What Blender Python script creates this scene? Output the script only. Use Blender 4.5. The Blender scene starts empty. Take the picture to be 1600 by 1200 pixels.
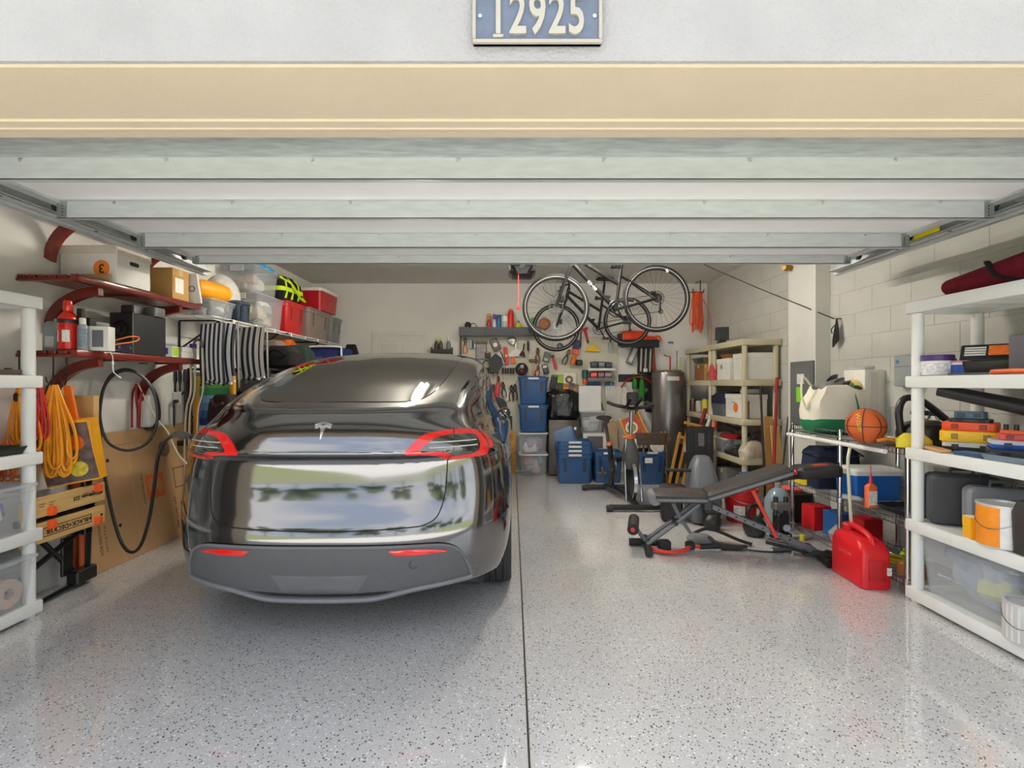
import bpy, bmesh, math, random
import numpy as np
from mathutils import Vector, Matrix, Euler
from mathutils.bvhtree import BVHTree
R = math.radians
PI = math.pi
rnd = random.Random(7)
SC = bpy.context.scene
COL = SC.collection

# ---------------------------------------------------------------- camera, sky, sun, exposure
FPX = 765.0                      # focal length in pixels of the 1600 x 1200 frame
EYE = 1.35
cam = bpy.data.cameras.new('camera')
cam.lens = 36.0 * FPX / 1600.0
cam.clip_start = 0.05
camo = bpy.data.objects.new('camera', cam)
COL.objects.link(camo)
camo.location = (0, 0, EYE)
camo.rotation_euler = (R(90), 0, 0)
SC.camera = camo

SC.view_settings.view_transform = 'Standard'
SC.view_settings.look = 'None'
SC.view_settings.gamma = 1.0
SC.view_settings.use_curve_mapping = False
SC.view_settings.exposure = 1.08

w = bpy.data.worlds.new('sky')
SC.world = w
w.use_nodes = True
nt = w.node_tree
nt.nodes.clear()
o_ = nt.nodes.new('ShaderNodeOutputWorld')
b_ = nt.nodes.new('ShaderNodeBackground')
tc = nt.nodes.new('ShaderNodeTexCoord')
mp = nt.nodes.new('ShaderNodeMapping'); mp.inputs['Scale'].default_value = (1, 1, 2.6)
no = nt.nodes.new('ShaderNodeTexNoise'); no.inputs['Scale'].default_value = 2.3; no.inputs['Detail'].default_value = 7
cr = nt.nodes.new('ShaderNodeValToRGB')
cr.color_ramp.elements[0].position = .42; cr.color_ramp.elements[0].color = (.58, .68, .86, 1)
cr.color_ramp.elements[1].position = .60; cr.color_ramp.elements[1].color = (1.0, 1.0, 1.0, 1)
nt.links.new(tc.outputs['Generated'], mp.inputs[0]); nt.links.new(mp.outputs[0], no.inputs[0])
nt.links.new(no.outputs[0], cr.inputs[0]); nt.links.new(cr.outputs[0], b_.inputs[0])
b_.inputs[1].default_value = 1.0
nt.links.new(b_.outputs[0], o_.inputs[0])

sun = bpy.data.lights.new('sun', 'SUN'); sun.energy = 9.0; sun.angle = R(3); sun.color = (1, .97, .92)
suno = bpy.data.objects.new('sun', sun); COL.objects.link(suno)
suno.rotation_euler = (R(-17), R(6), 0)          # high sun from behind the house: the facade is in its own shade

# ---------------------------------------------------------------- helpers
def lin(c):
    c = c / 255.0
    return c / 12.92 if c <= .04045 else ((c + .055) / 1.055) ** 2.4
def rgb(h):
    if isinstance(h, str):
        h = h.lstrip('#'); h = tuple(int(h[i:i + 2], 16) for i in (0, 2, 4))
    return tuple(lin(x) for x in h[:3]) + (1.0,)
MATS = {}
def mat(col, rough=.5, metal=0., coat=0., var=.08, vs=8., bump=0., bs=60., spec=.5, alpha=1., trans=0., emit=0., stretch=None):
    """procedural material: colour with noise variation and optional fine relief"""
    key = (col, rough, metal, coat, var, vs, bump, bs, spec, alpha, trans, emit, stretch)
    if key in MATS: return MATS[key]
    m = bpy.data.materials.new('mat_%d' % len(MATS)); MATS[key] = m
    m.use_nodes = True
    n = m.node_tree; p = n.nodes['Principled BSDF']
    c = rgb(col)
    p.inputs['Base Color'].default_value = c
    p.inputs['Roughness'].default_value = rough
    p.inputs['Metallic'].default_value = metal
    p.inputs['Specular IOR Level'].default_value = spec
    p.inputs['Alpha'].default_value = alpha
    if coat: p.inputs['Coat Weight'].default_value = coat; p.inputs['Coat Roughness'].default_value = .04
    if trans: p.inputs['Transmission Weight'].default_value = trans; p.inputs['IOR'].default_value = 1.3
    if emit:
        p.inputs['Emission Color'].default_value = c; p.inputs['Emission Strength'].default_value = emit
    if var or bump:
        t = n.nodes.new('ShaderNodeTexCoord')
        src = t.outputs['Object']
        if stretch:
            mp = n.nodes.new('ShaderNodeMapping'); mp.inputs['Scale'].default_value = stretch
            n.links.new(src, mp.inputs[0]); src = mp.outputs[0]
    if var:
        x = n.nodes.new('ShaderNodeTexNoise'); x.inputs['Scale'].default_value = vs; x.inputs['Detail'].default_value = 4
        n.links.new(src, x.inputs[0])
        r = n.nodes.new('ShaderNodeMapRange')
        r.inputs[1].default_value = .3; r.inputs[2].default_value = .7
        r.inputs[3].default_value = 1 - var; r.inputs[4].default_value = 1 + var
        n.links.new(x.outputs[0], r.inputs[0])
        g = n.nodes.new('ShaderNodeVectorMath'); g.operation = 'SCALE'; g.inputs[0].default_value = c[:3]
        n.links.new(r.outputs[0], g.inputs['Scale']); n.links.new(g.outputs[0], p.inputs['Base Color'])
    if bump:
        y = n.nodes.new('ShaderNodeTexNoise'); y.inputs['Scale'].default_value = bs; y.inputs['Detail'].default_value = 3
        n.links.new(src, y.inputs[0])
        b = n.nodes.new('ShaderNodeBump'); b.inputs['Strength'].default_value = bump; b.inputs['Distance'].default_value = .01
        n.links.new(y.outputs[0], b.inputs['Height']); n.links.new(b.outputs[0], p.inputs['Normal'])
    return m
def plas(col, rough=.4): return mat(col, rough, var=.04)
def cloth(col): return mat(col, .9, var=.12, vs=25, bump=.25, bs=300, spec=.2)
def card(col): return mat(col, .85, var=.06, vs=6, bump=.08, bs=120, spec=.2)
def wood(col): return mat(col, .5, var=.22, vs=5, stretch=(1, 1, .12), bump=.05)
def met(col, rough=.3): return mat(col, rough, metal=1., var=.05)
def stripes(cols, scale, axis=0, off=0., rough=.85):
    """woven stripes: constant colour ramp repeated along one local axis"""
    key = ('st', tuple(cols), scale, axis, off)
    if key in MATS: return MATS[key]
    m = bpy.data.materials.new('mat_%d' % len(MATS)); MATS[key] = m; m.use_nodes = True
    n = m.node_tree; p = n.nodes['Principled BSDF']; p.inputs['Roughness'].default_value = rough
    t = n.nodes.new('ShaderNodeTexCoord'); s = n.nodes.new('ShaderNodeSeparateXYZ'); n.links.new(t.outputs['Object'], s.inputs[0])
    a = n.nodes.new('ShaderNodeMath'); a.operation = 'MULTIPLY_ADD'; a.inputs[1].default_value = scale; a.inputs[2].default_value = off
    n.links.new(s.outputs[axis], a.inputs[0])
    f = n.nodes.new('ShaderNodeMath'); f.operation = 'FRACT'; n.links.new(a.outputs[0], f.inputs[0])
    r = n.nodes.new('ShaderNodeValToRGB'); r.color_ramp.interpolation = 'CONSTANT'
    N = len(cols)
    while len(r.color_ramp.elements) < N: r.color_ramp.elements.new(.5)
    for i, c in enumerate(cols):
        r.color_ramp.elements[i].position = i / N; r.color_ramp.elements[i].color = rgb(c)
    n.links.new(f.outputs[0], r.inputs[0]); n.links.new(r.outputs[0], p.inputs['Base Color'])
    return m

def catmull(pts, k=6, closed=False):
    P = [Vector(p) for p in pts]; n = len(P)
    if n < 3: return P
    out = []
    for i in range(n if closed else n - 1):
        a = P[(i - 1) % n] if closed or i else P[0] * 2 - P[1]
        b, c = P[i], P[(i + 1) % n]
        d = P[(i + 2) % n] if closed or i + 2 < n else P[-1] * 2 - P[-2]
        for j in range(k):
            t = j / k
            out.append(.5 * ((2 * b) + (c - a) * t + (2 * a - 5 * b + 4 * c - d) * t * t + (3 * b - a - 3 * c + d) * t ** 3))
    if not closed: out.append(P[-1])
    return out

class MB:
    """collects shapes of one part; build() links them as one mesh object"""
    def __init__(s): s.v = []; s.f = []; s.T = None
    def at(s, loc=(0, 0, 0), rot=(0, 0, 0), sc=(1, 1, 1)):
        s.T = Matrix.LocRotScale(Vector(loc), Euler(rot), Vector(sc)); return s
    def add(s, vs, fs):
        b = len(s.v)
        for p in vs:
            p = Vector(p); s.v.append(tuple(s.T @ p if s.T else p))
        for f in fs: s.f.append(tuple(b + i for i in f))
        return s
    def bm(s, b):
        b.verts.index_update()
        s.add([v.co.copy() for v in b.verts], [[v.index for v in f.verts] for f in b.faces]); b.free(); return s
    def box(s, x0, x1, y0, y1, z0, z1, r=0., seg=1):
        b = bmesh.new(); bmesh.ops.create_cube(b, size=1)
        for v in b.verts: v.co = (x0 + (v.co.x + .5) * (x1 - x0), y0 + (v.co.y + .5) * (y1 - y0), z0 + (v.co.z + .5) * (z1 - z0))
        if r: bmesh.ops.bevel(b, geom=b.edges[:], offset=r, segments=seg, profile=.5, affect='EDGES', clamp_overlap=True)
        return s.bm(b)
    def cbox(s, c, d, r=0., seg=1):
        return s.box(c[0] - d[0] / 2, c[0] + d[0] / 2, c[1] - d[1] / 2, c[1] + d[1] / 2, c[2] - d[2] / 2, c[2] + d[2] / 2, r, seg)
    def loft(s, rings, closed=True, cap0=True, cap1=True):
        n = len(rings[0]); vs = [p for r in rings for p in r]; fs = []
        for i in range(len(rings) - 1):
            for j in range(n if closed else n - 1):
                k = (j + 1) % n
                fs.append((i * n + j, i * n + k, (i + 1) * n + k, (i + 1) * n + j))
        if closed and cap0: fs.append(tuple(range(n - 1, -1, -1)))
        if closed and cap1: fs.append(tuple((len(rings) - 1) * n + j for j in range(n)))
        return s.add(vs, fs)
    def rr(s, levels, k=3, cap0=True, cap1=True, off=None):
        """loft of rounded rectangles (z, half x, half y, corner radius[, dx, dy])"""
        rings = []
        for L in levels:
            z, hx, hy, r = L[:4]; dx, dy = (L[4], L[5]) if len(L) > 4 else (0, 0)
            r = min(r, hx * .999, hy * .999); ring = []
            for q, (sx, sy) in enumerate(((1, 1), (-1, 1), (-1, -1), (1, -1))):
                for j in range(k + 1):
                    a = PI / 2 * (q + j / k)
                    ring.append((dx + sx * (hx - r) + r * math.cos(a), dy + sy * (hy - r) + r * math.sin(a), z))
            rings.append(ring)
        return s.loft(rings, True, cap0, cap1)
    def lathe(s, prof, n=24, c=(0, 0, 0), cap=True, ax='z'):
        rings = []
        for r, z in prof:
            ring = []
            for j in range(n):
                a = 2 * PI * j / n; p = (max(r, 1e-4) * math.cos(a), max(r, 1e-4) * math.sin(a), z)
                if ax == 'x': p = (p[2], p[0], p[1])
                elif ax == 'y': p = (p[1], p[2], p[0])
                ring.append((p[0] + c[0], p[1] + c[1], p[2] + c[2]))
            rings.append(ring)
        return s.loft(rings, True, cap, cap)
    def tube(s, pts, r, n=8, closed=False, smooth=0, flat=1.):
        P = catmull(pts, smooth, closed) if smooth else [Vector(p) for p in pts]
        N = len(P); rings = []; up = None
        for i in range(N):
            t = (P[(i + 1) % N] - P[i - 1]) if closed else (P[min(i + 1, N - 1)] - P[max(i - 1, 0)])
            if t.length < 1e-9: t = Vector((0, 0, 1))
            t.normalize()
            if up is None:
                up = Vector((0, 0, 1)) if abs(t.z) < .9 else Vector((1, 0, 0))
            sd = t.cross(up)
            if sd.length < 1e-6: sd = t.orthogonal()
            sd.normalize(); up = sd.cross(t).normalized()
            rr = r[i * len(r) // N] if isinstance(r, (list, tuple)) else r
            rings.append([P[i] + sd * rr * math.cos(2 * PI * j / n) + up * rr * flat * math.sin(2 * PI * j / n) for j in range(n)])
        if closed: rings.append(rings[0]); return s.loft(rings, True, False, False)
        return s.loft(rings)
    def cyl(s, a, b, r, r1=None, n=12):
        a, b = Vector(a), Vector(b); t = (b - a).normalized(); u = t.orthogonal().normalized(); w = t.cross(u)
        r1 = r if r1 is None else r1
        return s.loft([[p + (u * math.cos(2 * PI * j / n) + w * math.sin(2 * PI * j / n)) * q for j in range(n)] for p, q in ((a, r), (b, r1))])
    def ball(s, c, r, sc=(1, 1, 1), n=14, m=9):
        return s.at_c(c, sc, r, n, m)
    def at_c(s, c, sc, r, n, m):
        rings = []
        for i in range(m + 1):
            a = -PI / 2 + PI * i / m; q = max(math.cos(a), 1e-3) * r
            rings.append([(c[0] + q * math.cos(2 * PI * j / n) * sc[0], c[1] + q * math.sin(2 * PI * j / n) * sc[1], c[2] + r * math.sin(a) * sc[2]) for j in range(n)])
        return s.loft(rings)
    def torus(s, c, r, q, ax='y', n=32, m=8, a0=0., a1=2 * PI):
        full = abs(a1 - a0 - 2 * PI) < 1e-6
        N = n if full else n + 1; pts = []
        for i in range(N):
            a = a0 + (a1 - a0) * i / n; x, y = r * math.cos(a), r * math.sin(a)
            pts.append({'z': (c[0] + x, c[1] + y, c[2]), 'y': (c[0] + x, c[1], c[2] + y), 'x': (c[0], c[1] + x, c[2] + y)}[ax])
        return s.tube(pts, q, m, full)
    def prism(s, poly, d, plane='xz', o=0.):
        """outline extruded from o to o+d along the axis the plane leaves out"""
        def P(a, b, t): return {'xz': (a, t, b), 'xy': (a, b, t), 'yz': (t, a, b)}[plane]
        n = len(poly)
        return s.add([P(a, b, o) for a, b in poly] + [P(a, b, o + d) for a, b in poly],
                     [tuple(range(n)), tuple(range(2 * n - 1, n - 1, -1))] + [(i, (i + 1) % n, n + (i + 1) % n, n + i) for i in range(n)])
    def grid(s, G):
        h, w_ = len(G), len(G[0])
        return s.add([p for r in G for p in r], [(i * w_ + j, i * w_ + j + 1, (i + 1) * w_ + j + 1, (i + 1) * w_ + j) for i in range(h - 1) for j in range(w_ - 1)])
    def mesh(s, name, sm=35):
        me = bpy.data.meshes.new(name); me.from_pydata(s.v, [], s.f); me.update()
        b = bmesh.new(); b.from_mesh(me); bmesh.ops.recalc_face_normals(b, faces=b.faces[:]); b.to_mesh(me); b.free()
        if sm: me.shade_smooth(); me.set_sharp_from_angle(angle=R(sm))
        return me
def link(name, me, m, parent=None, loc=(0, 0, 0), rot=(0, 0, 0)):
    o = bpy.data.objects.new(name, me); COL.objects.link(o)
    if m and not me.materials: me.materials.append(m)
    o.location = loc; o.rotation_euler = rot
    if parent: o.parent = parent
    return o
def part(name, mb, m, parent=None, loc=(0, 0, 0), rot=(0, 0, 0), sm=35):
    return link(name, mb.mesh(name, sm), m, parent, loc, rot)
def tag(o, label, cat, group=None):
    o['label'] = label; o['category'] = cat
    if group: o['group'] = group
    return o
def thing(name, label, cat, loc=(0, 0, 0), rz=0., group=None, rot=None, sc=1.):
    o = bpy.data.objects.new(name, None); COL.objects.link(o); o.empty_display_size = .05
    o.location = loc; o.rotation_euler = rot if rot else (0, 0, rz); o.scale = (sc, sc, sc)
    return tag(o, label, cat, group)
def one(name, mb, m, label, cat, loc=(0, 0, 0), rz=0., group=None, rot=None, sm=35):
    return tag(part(name, mb, m, None, loc, rot if rot else (0, 0, rz), sm), label, cat, group)
def struct(name, mb, m, sm=35):
    o = part(name, mb, m, None, sm=sm); o['kind'] = 'structure'; return o
def text(name, s, size, m, parent, loc, rot, ext=.0005, align='CENTER', sx=1., bold=0.):
    cu = bpy.data.curves.new('t', 'FONT'); cu.body = s; cu.size = size; cu.extrude = ext; cu.align_x = align; cu.align_y = 'CENTER'
    cu.offset = bold; cu.resolution_u = 3
    t = bpy.data.objects.new('t', cu); COL.objects.link(t)
    dg = bpy.context.evaluated_depsgraph_get()
    me = bpy.data.meshes.new_from_object(t.evaluated_get(dg))
    bpy.data.objects.remove(t); bpy.data.curves.remove(cu)
    me.materials.clear()
    o = link(name, me, m, parent, loc, rot); o.scale = (sx, 1, 1); return o
def dup(o, parent=None, loc=None, rz=None, label=None):
    c = o.copy(); COL.objects.link(c)
    if parent: c.parent = parent
    if loc is not None: c.location = loc
    if rz is not None: c.rotation_euler = (0, 0, rz)
    if label: c['label'] = label
    for ch in list(o.children):
        dup(ch, c)
    return c
def pix(px, py, Y):
    """world point that stands at depth Y on the line through a picture point"""
    return Vector(((px - 800) / FPX * Y, Y, EYE - (py - 600) / FPX * Y))
# ---------------------------------------------------------------- the setting
XL, XR, YB, ZT = -3.10, 3.03, 7.60, 2.91          # left wall, right wall, back wall, ceiling
YF0, YF1, ZH = 1.293, 1.556, 2.20                 # front wall faces, height of the opening
DL, DR = -2.40, 2.54                              # sides of the door opening
M_wall = mat((228, 226, 220), .85, var=.03, vs=1.5, bump=.06, bs=180, spec=.2)
M_block = mat((192, 190, 184), .8, var=.03, vs=6, bump=.12, bs=90, spec=.25)
M_ceil = mat((222, 220, 214), .9, var=.02, bump=.1, bs=120, spec=.1)
M_stucco = mat((166, 164, 165), .9, var=.05, vs=4, bump=.6, bs=95, spec=.2)
M_tan = mat((204, 188, 166), .7, var=.03, vs=3, bump=.12, bs=150, spec=.3)
M_trimw = plas((222, 219, 210), .5)

def floor_mat():
    m = bpy.data.materials.new('epoxy_flake'); m.use_nodes = True
    n = m.node_tree; p = n.nodes['Principled BSDF']
    t = n.nodes.new('ShaderNodeTexCoord')
    col = None
    def mix(a, b, fac):
        x = n.nodes.new('ShaderNodeMix'); x.data_type = 'RGBA'
        for sock, v in ((x.inputs[6], a), (x.inputs[7], b)):
            if isinstance(v, tuple): sock.default_value = v
            else: n.links.new(v, sock)
        n.links.new(fac, x.inputs[0]); return x.outputs[2]
    base = n.nodes.new('ShaderNodeTexNoise'); base.inputs['Scale'].default_value = 2.2; base.inputs['Detail'].default_value = 5
    n.links.new(t.outputs['Object'], base.inputs[0])
    col = mix(rgb((202, 200, 198)), rgb((212, 210, 208)), base.outputs[0])
    for sc, thr, lo, c in ((240, .42, .6, (190, 188, 187)), (150, .36, .88, (232, 232, 231)), (125, .34, .925, (104, 102, 100)), (100, .34, .945, (52, 51, 52)), (86, .34, .94, (244, 244, 244)), (78, .32, .975, (60, 54, 48))):
        mpp = n.nodes.new('ShaderNodeMapping'); mpp.inputs['Location'].default_value = (sc * .37, sc * .11, 0)
        n.links.new(t.outputs['Object'], mpp.inputs[0])
        v = n.nodes.new('ShaderNodeTexVoronoi'); v.inputs['Scale'].default_value = sc; v.voronoi_dimensions = '2D'
        n.links.new(mpp.outputs[0], v.inputs['Vector'])
        a = n.nodes.new('ShaderNodeMath'); a.operation = 'LESS_THAN'; a.inputs[1].default_value = thr
        n.links.new(v.outputs['Distance'], a.inputs[0])
        s = n.nodes.new('ShaderNodeSeparateColor'); n.links.new(v.outputs['Color'], s.inputs[0])
        b = n.nodes.new('ShaderNodeMath'); b.operation = 'GREATER_THAN'; b.inputs[1].default_value = lo
        n.links.new(s.outputs[0], b.inputs[0])
        f = n.nodes.new('ShaderNodeMath'); f.operation = 'MULTIPLY'
        n.links.new(a.outputs[0], f.inputs[0]); n.links.new(b.outputs[0], f.inputs[1])
        col = mix(col, rgb(c), f.outputs[0])
    n.links.new(col, p.inputs['Base Color'])
    p.inputs['Roughness'].default_value = .38
    p.inputs['Coat Weight'].default_value = 1.; p.inputs['Coat IOR'].default_value = 1.75; p.inputs['Coat Roughness'].default_value = .045
    bn = n.nodes.new('ShaderNodeTexNoise'); bn.inputs['Scale'].default_value = 60; n.links.new(t.outputs['Object'], bn.inputs[0])
    bp = n.nodes.new('ShaderNodeBump'); bp.inputs['Strength'].default_value = .025; bp.inputs['Distance'].default_value = .004
    n.links.new(bn.outputs[0], bp.inputs['Height']); n.links.new(bp.outputs[0], p.inputs['Normal']); n.links.new(bp.outputs[0], p.inputs['Coat Normal'])
    return m
M_floor = floor_mat()
JX, JY = .062, 4.58                               # saw-cut joints in the slab
fl = struct('floor', MB().box(XL, XR, YF0 - .02, YB, -.2, -.012), mat((96, 84, 66), .9))
for x0, x1 in ((XL, JX - .004), (JX + .004, XR)):
    for y0, y1 in ((YF0 - .02, JY - .003), (JY + .003, YB)):
        part('slab', MB().box(x0, x1, y0, y1, -.06, 0, .0025), M_floor, fl)
for x0, x1 in ((XL, JX - .004), (JX + .004, XR)):
    part('joint_filler', MB().box(x0, x1, JY - .003, JY + .003, -.03, -.0012), mat((176, 160, 128), .8), fl)

struct('wall_left', MB().box(XL - .15, XL, YF1, YB, 0, ZT), M_wall)
DX0, DX1, DZ = -2.10, -1.36, 2.10                 # inner door in the back wall
struct('wall_back', MB().box(XL - .15, XR + .2, YB, YB + .15, 0, ZT), M_wall)
wr = struct('wall_right', MB().box(XR + .004, XR + .2, YF1, YB, 0, ZT), M_block)
# painted concrete blocks in running bond, each one a piece
BZ, BY = .2032, .4064
full = MB().box(0, .02, .0015, BY - .0015, .0015, BZ - .0015, .003).mesh('block'); full.materials.append(M_block)
for k in range(-1, 15):
    z = .146 + BZ * k
    y = YF1 - (BY * .5 if k % 2 else 0) - .075
    while y < YB:
        a, b, c, d = max(y, YF1), min(y + BY, YB), max(z, 0), min(z + BZ, ZT)
        if a < b - .02 and c < d - .02:
            if b - a > BY - .001 and d - c > BZ - .001: link('block', full, None, wr, (XR, y, z))
            else: part('block', MB().box(XR, XR + .02, a + .0015, b - .0015, c + .0015, d - .0015, .003), M_block, wr)
        y += BY
struct('trim_1', MB().box(2.89, XR + .01, 4.66, 5.12, 0, ZT), mat((212, 210, 203), .75, var=.02))       # plastered pier
struct('ceiling', MB().box(XL - .15, XR + .2, YF1, YB + .15, ZT, ZT + .12), M_ceil)
struct('roof', MB().box(XL - .5, XR + .5, YF0 - .05, YB + .6, 3.35, 3.5), mat((120, 110, 100), .9))  # unseen slab, added to block the sun and cast the house's shade

struct('wall_front', MB().box(-5.5, DL, YF0, YF1, 0, 3.35).box(DR, 5.5, YF0, YF1, 0, 3.35).box(DL, DR, YF0, YF1, ZH + .003, 3.35), M_stucco)
# painted underside of the opening with its door stop
struct('trim_2', MB().box(DL, DR, YF0 + .012, YF1, ZH - .006, ZH + .004).box(DL, DR, YF1 + .002, YF1 + .10, ZH - .012, ZH + .22, .006).box(DL, DR, YF1 + .045, YF1 + .058, ZH - .017, ZH - .01, .002, 2)
       .box(DL, DR, YF1 + .103, YF1 + .128, ZH - .004, ZH + .22, .003), M_tan)
struct('trim_3', MB().box(DL - .001, DL + .012, YF0 + .012, YF1 + .1, 0, ZH).box(DR - .012, DR + .001, YF0 + .012, YF1 + .1, 0, ZH), M_tan)
struct('driveway', MB().box(-3.6, 3.6, -14, YF0 - .03, -.25, -.02), mat((188, 186, 182), .85, var=.08, vs=3, bump=.1))
struct('lawn', MB().box(-40, -3.62, -16, YF0 - .03, -.25, -.05).box(3.62, 40, -16, YF0 - .03, -.25, -.05), mat((116, 122, 84), .95, var=.25, vs=6))
struct('street', MB().box(-60, 60, -24, -16, -.25, -.06), mat((120, 118, 116), .9))
struct('far_lawn', MB().box(-60, 60, -60, -24, -.25, -.05), mat((116, 122, 84), .95, var=.25, vs=6))
tl = MB()
for i in range(15):
    x = -42 + i * 6 + rnd.uniform(-1.5, 1.5)
    if 3 < x < 9: continue
    y = -33 + rnd.uniform(-3, 3); h = rnd.uniform(6, 11)
    tl.cyl((x, y, -.1), (x, y, h * .5), .22, .14)
    for j in range(16):
        tl.ball((x + rnd.uniform(-2.4, 2.4), y + rnd.uniform(-1.5, 1.5), h * .6 + rnd.uniform(-2.6, 2.6)), rnd.uniform(.7, 1.6), (1, 1, .85), 10, 7)
o = part('tree_line', tl, mat((84, 98, 66), .9, var=.5, vs=3, bump=1., bs=5)); o['kind'] = 'stuff'; o['label'] = 'green trees across the street, mirrored in the car paint'; o['category'] = 'trees'

# inner door: casing and a leaf with raised panels
dr = struct('door_1', MB().box(DX0, DX1, YB - .012, YB, 0, DZ, .002), M_trimw)
cs = MB()
for a, b, c, d in ((DX0 - .07, DX0, 0, DZ + .07), (DX1, DX1 + .07, 0, DZ + .07), (DX0, DX1, DZ, DZ + .07)):
    cs.box(a, b, YB - .022, YB, c, d, .004)
part('door_casing', cs, M_trimw, dr)
for a, b in ((DX0 + .09, DX0 + .34), (DX1 - .34, DX1 - .09)):
    for c, d in ((.2, .8), (.92, 1.45), (1.57, 1.98)):
        part('door_panel', MB().box(a, b, YB - .02, YB - .01, c, d, .008), M_trimw, dr)

# house number plaque on the lintel
PX0, PX1 = -.103, .235
pq = thing('house_number_plaque', 'blue grey house number plaque with cream raised rim on the white lintel', 'sign', ((PX0 + PX1) / 2, YF0, 2.308))
hw = (PX1 - PX0) / 2
M_cream = mat((172, 166, 154), .5, var=.04)
part('plate', MB().cbox((0, -.008, 0), (2 * hw, .016, .14), .003), mat((98, 108, 128), .55, var=.12, vs=30), pq)
part('rim', MB().box(-hw, hw, -.024, -.002, -.07, -.061, .003).box(-hw, hw, -.024, -.002, .061, .07, .003).box(-hw, -hw + .009, -.024, -.002, -.061, .061, .003).box(hw - .009, hw, -.024, -.002, -.061, .061, .003), M_cream, pq)
for i, ch in enumerate('12925'):
    text('numeral', ch, .152, M_cream, pq, (-.102 + i * .051, -.018, .0), (R(90), 0, 0), .005, sx=.62, bold=.0025)
part('numeral_serif', MB().box(-.116, -.088, -.0235, -.0125, -.0565, -.0485, .002), M_cream, pq)
for x in (-hw + .02, hw - .02):
    part('screw', MB().lathe([(0, 0), (.005, .001), (.005, .004)], 10, ax='y', c=(x, -.021, .0)), met((235, 235, 235)), pq)

# overhead door, raised: four sections with galvanised struts, end stiles and rollers
M_panel = mat((244, 244, 242), .4, var=.02)
M_galv = mat((198, 202, 202), .4, metal=.3, var=.07, vs=14, stretch=(.6, 3, 3))
gd = thing('overhead_garage_door', 'raised white sectional garage door with galvanised struts overhead', 'garage door', (0, 0, 0))
GL, GR, GZ = -2.405, 2.545, 2.298
bY = (2.049, 2.53, 3.07, 3.60)
edges = (1.86, 2.12, 2.62, 3.16, 3.68)
for i in range(4):
    y0, y1 = edges[i], edges[i + 1]
    pn = part('door_section', MB().box(GL, GR, y0 + .002, y1 - .002, GZ, GZ + .045, .004), M_panel, gd)
    if i: part('panel_rib', MB().box(GL + .08, GR - .08, y0 + .10, y0 + .30, GZ - .007, GZ + .01, .006), M_panel, pn)
part('bottom_rail', MB().add([(GL, 1.858, GZ - .012), (GR, 1.858, GZ - .012), (GR, 2.035, GZ - .004), (GL, 2.035, GZ - .004), (GL, 1.858, GZ + .045), (GR, 1.858, GZ + .045), (GR, 2.035, GZ + .045), (GL, 2.035, GZ + .045)],
     [(0, 1, 2, 3), (4, 5, 6, 7), (0, 1, 5, 4), (1, 2, 6, 5), (2, 3, 7, 6), (3, 0, 4, 7)]), mat((176, 183, 180), .42, metal=.4, var=.2, vs=9, stretch=(1, 4, 4)), gd)
ZB = (2.207, 2.207, 2.207, 2.236)
for i, y in enumerate(bY):
    h0 = ZB[i]
    x0, x1 = (GL + .055, GR - .055) if i else (GL, GR)
    st = part('strut', MB().box(x0, x1, y, y + .003, h0, GZ).box(x0, x1, y + .03, y + .033, h0 + .02, GZ).box(x0, x1, y, y + .033, h0, h0 + .003).box(x0, x1, y - .02, y, GZ - .004, GZ), M_galv, gd)
    for k in range(8):
        x = GL + .35 + k * .61
        part('screw', MB().lathe([(0, -.006), (.006, -.005), (.008, 0), (.008, .004)], 8, ax='y', c=(x, y - .002, GZ - .012)), met((210, 210, 210)), st)
    for sx, xe in ((1, x0), (-1, x1)):
        part('end_bracket', MB().box(min(xe, xe + sx * .05), max(xe, xe + sx * .05), y - .003, y - .0005, h0 + .002, GZ - .004), mat((178, 184, 184), .35, metal=.8, var=.1), st)
        for q in range(4):
            part('rivet', MB().lathe([(0, -.004), (.003, -.003), (.004, 0)], 6, ax='y', c=(xe + sx * .03, y - .003, h0 + .015 + q * .016)), mat((60, 62, 62), .5), st)
for x0, x1 in ((GL + .01, GL + .075), (GR - .075, GR - .01)):
    part('end_stile', MB().box(x0, x1, 1.87, 3.67, GZ - .014, GZ + .002, .003), M_galv, gd)
for y in (2.16, 2.62, 3.16, 3.64):
    for sx, x in ((-1, GL), (1, GR)):
        part('roller', MB().cyl((x - sx * .10, y, GZ + .0), (x + sx * .035, y, GZ + .0), .006, n=8).cyl((x + sx * .02, y, GZ), (x + sx * .04, y, GZ), .024, n=14), mat((70, 70, 70), .4, metal=.6), gd)
        part('hinge', MB().box(min(x, x - sx * .1), max(x, x - sx * .1), y - .025, y + .03, GZ - .02, GZ - .012, .002), M_galv, gd)
stk = part('warning_sticker', MB().box(-.285, .02, 2.74, 2.80, GZ - .009, GZ - .0072), mat((240, 238, 232), .6, var=.05, vs=60), gd)
part('yellow_print', MB().box(-.285, -.13, 2.74, 2.80, GZ - .0102, GZ - .0088), mat((228, 205, 120), .6), stk)
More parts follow.
